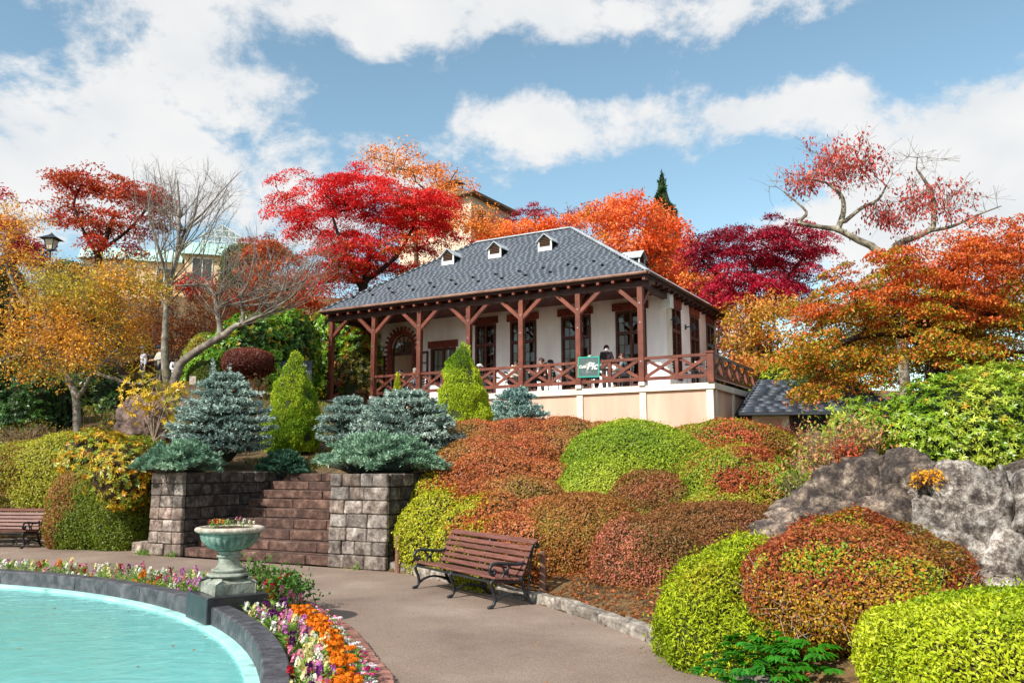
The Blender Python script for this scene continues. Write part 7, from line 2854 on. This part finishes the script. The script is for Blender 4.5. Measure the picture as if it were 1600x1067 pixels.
def build_litter():
    # fallen leaves and dry litter on the bank by the kerb and a few on the path
    n = 60000
    X, Y = rng.uniform(-2.2, 4.5, n), rng.uniform(5, 15, n)
    d = poly_dist(X, Y, PATH)
    k = (d > .1) & (d < 1.6)
    X, Y = X[k], Y[k]
    Z = height(X, Y) + .012
    P = np.stack([X, Y, Z], -1)
    n = len(P)
    Nn = np.array([0, 0, 1.]) + rng.normal(size=(n, 3)) * .45
    D = nrm(np.cross(Nn, rnd_dir(n)))
    tag(leaves('fallen_leaves', P, D, Nn, .045 * rng.uniform(.6, 1.4, n), .024, palette(P, pals('6a4224', '8a5a30', 'a8743e', 'b8622e', '7a3a20'), 3, .5), MT['leaf'], None), kind='stuff')
    n = 900
    X, Y = rng.uniform(-6, 1.8, n), rng.uniform(5, 17, n)
    d = poly_dist(X, Y, PATH)
    k = (d < -.05) & ((d > -.35) | (rng.random(n) < .12)) & (np.hypot(X - PC.x, Y - PC.y) > 9.6)
    X, Y = X[k], Y[k]
    P = np.stack([X, Y, np.full(len(X), .008)], -1)
    n = len(P)
    Nn = np.array([0, 0, 1.]) + rng.normal(size=(n, 3)) * .2
    tag(leaves('path_litter', P, nrm(np.cross(Nn, rnd_dir(n))), Nn, .03, .016, palette(P, pals('8a5a30', 'a8743e', 'b8622e'), 3, .5), MT['leaf'], None), kind='stuff')
    n = 34
    a, r = rng.uniform(.2, 1.6, n), 7.7 * np.sqrt(rng.uniform(.35, 1, n))
    P = np.stack([PC.x + r * np.cos(a), PC.y + r * np.sin(a), np.full(n, .104)], -1)
    Nn = np.array([0, 0, 1.]) + rng.normal(size=(n, 3)) * .08
    tag(leaves('floating_leaves', P, nrm(np.cross(Nn, rnd_dir(n))), Nn, .04 * rng.uniform(.6, 1.3, n), .022, palette(P, pals('8a5a30', 'b8622e', '6a4a24'), 3, .5), MT['leaf'], None), kind='stuff')
    # rough grass and undergrowth on the slopes
    n = 32000
    X, Y = rng.uniform(-18, 1, n), rng.uniform(18, 40, n)
    k = (poly_dist(X, Y, PATH) > .3)
    X, Y = X[k], Y[k]
    f = fbm(np.stack([X, Y, X * 0], -1) * .6, 3)
    k = f > .42
    X, Y, f = X[k], Y[k], f[k]
    P = np.stack([X, Y, height(X, Y) + .05], -1)
    n = len(P)
    tag(leaves('undergrowth', P, rnd_dir(n) * .6 + [0, 0, 1], rnd_dir(n), .17 * rng.uniform(.5, 1.4, n), .03, palette(P, pals('4a5a1c', '6a7a26', '8a8a30', '7a5a2a', '3f5418'), .6, .4), MT['leaf'], None), kind='stuff')
    # moss and weeds at the foot of the piers
    n = 700
    s = rng.random(n)
    a = np.where(s < .5, rng.uniform(-1.1, -.05, n), rng.uniform(SW, SW + 1.15, n))
    b = -rng.random(n) ** 2 * .1 - .01
    P = np.stack([SO.x + SA.x * a + SB.x * b, SO.y + SA.y * a + SB.y * b, rng.random(n) ** 2 * .1], -1)
    k = fbm(P * 2.5, 2) > .55
    P = P[k]
    n = len(P)
    if n:
        tag(leaves('weeds', P, rnd_dir(n) * .7 + [0, 0, 1], rnd_dir(n), .06, .014, palette(P, pals('5a8a20', '7aa02e'), 3, .4), MT['leaf'], None), kind='stuff')
build_litter()

# ------------------------------------------------------------------ people
def skin_mesh(name, V, E, rad, mats, root=0, sub=1):
    me = bpy.data.meshes.new(name)
    me.from_pydata([tuple(v) for v in V], E, [])
    o = bpy.data.objects.new(name, me)
    COL.objects.link(o)
    o.modifiers.new('Skin', 'SKIN').use_smooth_shade = True
    sd = me.skin_vertices[0].data
    for i, r in enumerate(rad):
        sd[i].radius = (r, r) if not isinstance(r, tuple) else r
        sd[i].use_root = (i == root)
    if sub:
        mm = o.modifiers.new('Sub', 'SUBSURF')
        mm.levels = mm.render_levels = sub
    dg = bpy.context.evaluated_depsgraph_get()
    ev = o.evaluated_get(dg)
    out = bpy.data.meshes.new_from_object(ev)
    bpy.data.objects.remove(o)
    out.name = name
    out.materials.clear()
    out.materials.append(mats)
    out.polygons.foreach_set('use_smooth', [True] * len(out.polygons))
    return out

def person(label, loc, rz, pose='sit', top='2a2a2c', legs='2c2c34', hair='1c1614', skin='d2a488', hat=None, mask=False, longhair=False, lean=0.1, arms='table', look=0.0, group=None, vest=None, hood=False, bag=None):
    t = thing('person', label, 'person', loc, rz, group)
    V = lambda *a: Vector(a)
    if pose == 'sit':
        hip = V(0, 0, .52)
        hz = .52
        kn = [V(s * .11, .42, .5) for s in (-1, 1)]
        an = [V(s * .11, .36, .09) for s in (-1, 1)]
        toe = [V(s * .12, .52, .04) for s in (-1, 1)]
    else:
        hip = V(0, 0, .93)
        hz = .93
        kn = [V(s * .1, .02, .5) for s in (-1, 1)]
        an = [V(s * .1, -.02, .09) for s in (-1, 1)]
        toe = [V(s * .12, .14, .04) for s in (-1, 1)]
    sl_, cl_ = math.sin(lean), math.cos(lean)
    up = lambda h, f=0.0, x=0.0: V(x, h * sl_ + f * cl_, hz + h * cl_ - f * sl_)
    waist, chest, neck = up(.17), up(.36, .01), up(.52, .01)
    head, crown_ = up(.63, .03 + look * .05), up(.71, .02 + look * .06)
    chin = up(.585, .045 + look * .06)
    sh = [up(.46, 0, s * .17) for s in (-1, 1)]
    if arms == 'table':
        el = [up(.22, .1, s * .24) for s in (-1, 1)]
        wr = [up(.2, .33, s * .12) for s in (-1, 1)]
    elif arms == 'mouth':
        el = [up(.2, .14, s * .23) for s in (-1, 1)]
        wr = [up(.47, .24, .08), up(.2, .34, -.1)][::-1]
    elif arms == 'menu':
        el = [up(.2, .06, s * .23) for s in (-1, 1)]
        wr = [up(.2, .3, s * .13) for s in (-1, 1)]
    else:
        el = [up(.2, -.02, s * .23) for s in (-1, 1)]
        wr = [up(-.03, .04, s * .24) for s in (-1, 1)]
    hp = [V(s * .09, 0.0, hz - .02) for s in (-1, 1)]
    P = [hip, waist, chest, neck, chin, head, crown_] + sh + el + wr + hp + kn + an + toe
    E = [(0, 1), (1, 2), (2, 3), (3, 4), (4, 5), (5, 6), (2, 7), (2, 8), (7, 9), (8, 10), (9, 11), (10, 12), (0, 13), (0, 14), (13, 15), (14, 16), (15, 17), (16, 18), (17, 19), (18, 20)]
    rad = [.11, .105, .115, .05, .065, .09, .07, .055, .055, .04, .04, .028, .028, .085, .085, .055, .055, .04, .04, .032, .032]
    sk = plain(skin, .6)
    body = link('body', skin_mesh('body', P, E, rad, sk), t)
    # jacket and trousers follow the same skeleton, a little looser
    fw = lambda a, b, f: a + (b - a) * f
    P2 = [hip + V(0, 0, -.02), waist, chest, fw(chest, neck, .8)] + sh + el + [fw(el[i], wr[i], .88) for i in (0, 1)]
    E2 = [(0, 1), (1, 2), (2, 3), (2, 4), (2, 5), (4, 6), (5, 7), (6, 8), (7, 9)]
    link('jacket', skin_mesh('jacket', P2, E2, [.14, .135, .145, .075, .078, .078, .06, .06, .045, .045], plain(top)), t)
    P3_ = [hip] + hp + kn + [fw(kn[i], an[i], .92) for i in (0, 1)]
    link('trousers', skin_mesh('trousers', P3_, [(0, 1), (0, 2), (1, 3), (2, 4), (3, 5), (4, 6)], [.125, .105, .105, .075, .075, .058, .058], plain(legs)), t)
    m = MB()
    for i in (0, 1):
        m.tube([an[i] + V(0, -.05, -.045), an[i] + V(0, .04, -.03), toe[i]], [.045, .05, .035], 8)
    m.build('shoes', plain('201c1a'), t, smooth=True)
    # hands: palm, four fingers, thumb
    m = MB()
    for i, s in ((0, -1), (1, 1)):
        d = (wr[i] - el[i]).normalized()
        side = d.cross(V(0, 0, 1))
        side = side.normalized() if side.length > .1 else V(1, 0, 0)
        nn = side.cross(d)
        pc = wr[i] + d * .045
        m.tube([wr[i] - d * .01, wr[i] + d * .03, wr[i] + d * .085], [.026, .036, .034], 8)
        for j, (o, ln) in enumerate(((-.027, .062), (-.009, .074), (.009, .07), (.027, .055))):
            b = wr[i] + d * .08 + side * o
            m.tube([b, b + d * ln * .5 - nn * .006, b + d * ln - nn * .022], [.009, .008, .006], 5)
        b = wr[i] + d * .03 - side * s * .032
        m.tube([b, b + d * .03 - side * s * .02, b + d * .058 - side * s * .022], [.011, .009, .007], 5)
    m.build('hands', sk, body, smooth=True)
    # head details
    fwd = V(0, cl_, -sl_ * .6)
    upv = V(0, sl_, cl_)
    m = MB()
    for s in (-1, 1):
        c = head + fwd * .083 + V(s * .032, 0, .008)
        m.lathe([(.001, -.007), (.009, -.004), (.009, .004), (.001, .007)], 8, c)
    m.build('eyes', plain('1a1412'), body)
    m = MB()
    m.tube([head + fwd * .085 + upv * .01, head + fwd * .115 - upv * .022, head + fwd * .09 - upv * .03], [.007, .014, .008], 6)
    for s in (-1, 1):
        m.tube([head + V(s * .085, -.005, .02), head + V(s * .1, -.012, 0), head + V(s * .086, -.005, -.025)], [.012, .018, .01], 6)
    m.build('nose_and_ears', sk, body, smooth=True)
    if mask:
        m = MB()
        m.lathe([(.002, -.05), (.05, -.04), (.066, 0), (.05, .03), (.002, .04)], 12, head + fwd * .05 - upv * .04)
        m.build('face_mask', plain('dfe6ee'), t, smooth=True)
    else:
        m = MB()
        m.tube([head + fwd * .088 - upv * .052 - V(.02, 0, 0), head + fwd * .094 - upv * .052, head + fwd * .088 - upv * .052 + V(.02, 0, 0)], .005, 5)
        m.build('mouth', plain('8a4a40'), body)
    hm = MB()
    rows, cols = 7, 16
    for i in range(rows + 1):
        ph = PI * .62 * i / rows
        for j in range(cols):
            a = 2 * PI * j / cols
            fr_ = max(0, math.sin(a))
            pz = min(ph, PI * .62 - fr_ * .78)
            hm.v.append(tuple(head + upv * .025 + upv * (.118 * math.cos(pz)) + V(1, 0, 0) * (.1 * math.sin(pz) * math.cos(a)) + fwd * (.112 * math.sin(pz) * math.sin(a) - .012)))
    for i in range(rows):
        for j in range(cols):
            j2 = (j + 1) % cols
            hm.f.append((i * cols + j, i * cols + j2, (i + 1) * cols + j2, (i + 1) * cols + j))
            hm.mi.append(0)
    hm.build('hair', plain(hair, .5), t, smooth=True)
    if longhair:
        m = MB()
        m.tube([head - fwd * .06 + upv * .02, head - fwd * .095 - upv * .1, head - fwd * .1 - upv * .25], [.07, .085, .05], 10)
        m.build('hair', plain(hair, .5), t, smooth=True)
    if hat:
        m = MB()
        c = head + upv * .055
        m.lathe([(.112, 0), (.114, .03), (.1, .07), (.06, .095), (.001, .1)], 20, c)
        m.add([c + V(x * .1, 0, 0) + fwd * y + upv * z for x, y, z in ((-.9, .05, .0), (.9, .05, .0), (.75, .16, -.012), (0, .2, -.008), (-.75, .16, -.012), (-.9, .05, .014), (.9, .05, .014), (.75, .16, .002), (0, .2, .006), (-.75, .16, .002))],
              [(0, 1, 2, 3, 4), (9, 8, 7, 6, 5), (1, 6, 7, 2), (2, 7, 8, 3), (3, 8, 9, 4), (4, 9, 5, 0)])
        m.build('cap', plain(hat, .7), t, smooth=False)
    if hood:
        m = MB()
        m.tube([neck + V(-.13, -.02, -.03), neck - fwd * .11 + V(0, 0, -.01), neck + V(.13, -.02, -.03)], [.04, .07, .04], 9)
        m.build('hood', plain(hood if isinstance(hood, str) else top), t, smooth=True)
    if vest:
        m = MB()
        P4 = [hip + V(0, 0, .0), waist, chest, fw(chest, neck, .55)]
        link('tunic', skin_mesh('tunic', P4 + [fw(chest, s_, .75) for s_ in sh], [(0, 1), (1, 2), (2, 3), (2, 4), (2, 5)], [.158, .152, .162, .08, .085, .085], plain(vest)), t)
    if bag:
        m = MB()
        m.tube([up(.46, -.12), up(.4, -.2), up(.15, -.22), up(.1, -.14)], [.09, .13, .14, .09], 10)
        m.build('backpack', plain(bag), t, smooth=True)
    return t

def bs(px, v):
    """distance along the veranda of an image column, at depth v behind the rail"""
    d = ray(px, 600)
    o = Vector((0, 0, EYE))
    t = ((BC + BV * v - o).dot(BV)) / d.dot(BV)
    q = o + d * t
    return (q - BC).dot(BU)

FL = 4.201
def build_veranda_life():
    rt, lf, fr, bk = YAW - PI / 2, YAW + PI / 2, YAW + PI, YAW
    def at_v(px, v):
        p = bl(bs(px, v), v, FL)
        return p
    ppl = [
        ('seated woman with dark hair in black raising a cup by the arched door', 622, 1.2, rt + .2, dict(top='1c1a1e', hair='17110f', arms='mouth', longhair=True)),
        ('grey haired seated guest in a white shirt beside the arched door', 652, 1.0, lf + .3, dict(top='d8dade', hair='8a867e', lean=.12)),
        ('seated guest in a white cap and black coat right of the green cone', 744, 1.2, rt + .3, dict(top='1c1c20', hat='e4e2dc', lean=.15)),
        ('seated guest in a cream hooded jacket bent over a table', 800, .8, rt + .1, dict(top='dcd2c2', hair='14100f', lean=.22, hood=True, legs='2a2224')),
        ('seated guest with brown hair in a brown jacket beside a black cap', 852, .75, lf + .2, dict(top='4a2e26', hair='3a1e16', lean=.18, legs='241c1c', hood='3c241e')),
        ('seated guest in a black baseball cap and white top', 864, 1.6, lf + .5, dict(top='d4d0cc', hat='17171a', vest='1d1d22', lean=.1, look=-.2)),
        ('white haired old man in a black jacket above the cafe sign', 916, .85, rt + .15, dict(top='141416', hair='a8a49c', lean=.2, skin='c8906e')),
        ('standing waiter in black tunic and face mask leaning over a table', 948, 1.55, fr + .45, dict(pose='stand', top='3c2e34', vest='17171b', legs='b8b0a4', hair='1a1210', mask=True, lean=.3, arms='menu', look=.4)),
        ('seated guest with reddish hair in a dark hooded jacket reading a menu', 978, .9, lf + .15, dict(top='7a8486', hair='3c1c16', lean=.15, hood='2a2a2e', vest='26262a')),
    ]
    for lab, px, v, rz, kw in ppl:
        person(lab, at_v(px, v), rz, group=None, **kw)
    # menu held by the waiter
    m = MB()
    p = at_v(962, 1.2)
    o = thing('menu', 'dark open menu held out by the waiter', 'menu', p + Vector((0, 0, .98)), YAW + .4)
    m.box(-.15, 0, -.1, .1, 0, .008)
    m.bar((0, 0, .004), (.15, 0, .03), .2, .008)
    m.build('cover', plain('4a484c'), o)
    # furniture
    def table(px, v, lab):
        p = at_v(px, v)
        t = thing('bistro_table', lab, 'table', p, 0, 'bistro tables on the veranda')
        m = MB()
        m.lathe([(.001, .7), (.3, .7), (.305, .71), (.3, .725), (.001, .726)], 28)
        m.build('tabletop', MT['wood_dark'], t)
        m = MB()
        m.tube([(0, 0, .02), (0, 0, .7)], .028, 10)
        m.build('stem', MT['iron'], t)
        m = MB()
        for k in range(4):
            a = k * PI / 2 + .4
            m.bar((0, 0, .03), (.24 * math.cos(a), .24 * math.sin(a), .012), .05, .022)
        m.build('base', MT['iron'], t)
        for q in range(2):
            c = tag(link('cup', MBcup, None, p + Vector((R.uniform(-.15, .15), R.uniform(-.15, .15), .727))), 'small white cup standing on a veranda table', 'cup', 'white cups on the veranda tables')
    m = MB()
    m.lathe([(.022, 0), (.036, .02), (.042, .07), (.038, .072), (.03, .03), (.001, .02)], 14)
    MBcup = m.mesh('cup', MT['white_paint'])
    for px, v, lab in ((637, 1.1, 'round table between the two guests by the arched door'), (770, 1.2, 'round table mostly hidden by the green cone'), (827, .8, 'round table between the cream and the brown jackets'), (946, .85, 'round table behind the cafe sign'), (1085, .9, 'round table at the right end of the veranda')):
        table(px, v, lab)
    ch0 = [None]
    def chair(px, v, rz, lab):
        p = at_v(px, v)
        if ch0[0] is None:
            t = thing('cafe_chair', lab, 'chair', p, rz, 'metal chairs on the veranda')
            m = MB()
            m.box(-.2, .2, -.2, .2, .425, .455)
            m.build('seat', plain('2a2522'), t)
            m = MB()
            for z in (.62, .72, .82):
                m.bar((-.19, -.21 - (z - .45) * .1, z), (.19, -.21 - (z - .45) * .1, z), .02, .05)
            m.build('backrest', plain('2a2522'), t)
            for x in (-.18, .18):
                m = MB()
                m.tube([(x, .18, 0), (x, .18, .43)], .012, 8)
                m.build('leg', MT['metal'], t)
                m = MB()
                m.tube([(x, -.19, 0), (x, -.2, .45), (x, -.25, .86)], .012, 8)
                m.build('leg', MT['metal'], t)
            ch0[0] = t
            return t
        t = copy_tree(ch0[0])
        t.location = p
        t.rotation_euler = (0, 0, rz)
        t['label'] = lab
        return t
    for px, v, rz, who in ((622, 1.2, rt + .2, 'the woman with the cup'), (652, 1.0, lf + .3, 'the grey haired guest in white'), (744, 1.2, rt + .3, 'the guest in the white cap'), (800, .8, rt + .1, 'the guest in cream'), (852, .75, lf + .2, 'the guest in the brown jacket'), (864, 1.6, lf + .5, 'the guest in the black baseball cap'), (916, .85, rt + .15, 'the white haired man'), (978, .9, lf + .15, 'the guest in the hooded jacket')):
        chair(px, v, rz, f'metal legged cafe chair under {who}')
    for i, (px, v, rz, lab) in enumerate(((1064, .8, rt, 'empty cafe chair left of the last table on the veranda'), (1098, 1.1, lf - .2, 'empty cafe chair right of the last table near the corner newel'), (1082, 1.6, fr, 'empty cafe chair behind the last table on the veranda'), (700, .9, bk, 'empty cafe chair half hidden behind the green cone'))):
        chair(px, v, rz, lab)
    # visitors on the slope
    for lab, px, py, Y, rz, kw in (
        ('visitor in a grey cap and pale jacket walking on the left slope', 222, 620, 32.5, PI - .9, dict(pose='stand', top='c4c6cc', hat='5a5e66', legs='3a3c44', bag='4a4038', arms='down')),
        ('visitor in a navy cap and beige jacket beside the bare trunk', 248, 622, 32.0, PI - .7, dict(pose='stand', top='b8b4a4', hat='1c2438', legs='3c3a38', arms='table')),
        ('long haired woman in a pale pink coat standing behind two capped visitors', 249, 600, 36.5, PI - .1, dict(pose='stand', top='e0c4b0', hair='3a2018', legs='d8bca8', longhair=True, arms='down')),
        ('visitor in a light blue shirt seen from behind on the left slope', 231, 602, 37.2, .3, dict(pose='stand', top='8fa4c4', hair='1a1614', legs='2c3040', arms='down')),
        ('visitor with dark hair bending behind the grey cap', 223, 604, 35.5, -1.2, dict(pose='stand', top='7c6a5a', hair='15110f', legs='3a3430', lean=.45, arms='down')),
        ('visitor with white sleeves sitting right of the bare trunk', 272, 596, 33.5, PI + .9, dict(pose='sit', top='e2dede', hair='1c1614', legs='1c1c20'))):
        p = at(px, py, Y)
        z = tz(p.x, p.y)
        person(lab, (p.x, p.y, max(z, p.z - .25)), rz, **kw)
build_veranda_life()
print('LEAF QUADS', NLEAF[0], 'script', len(bpy.data.objects))
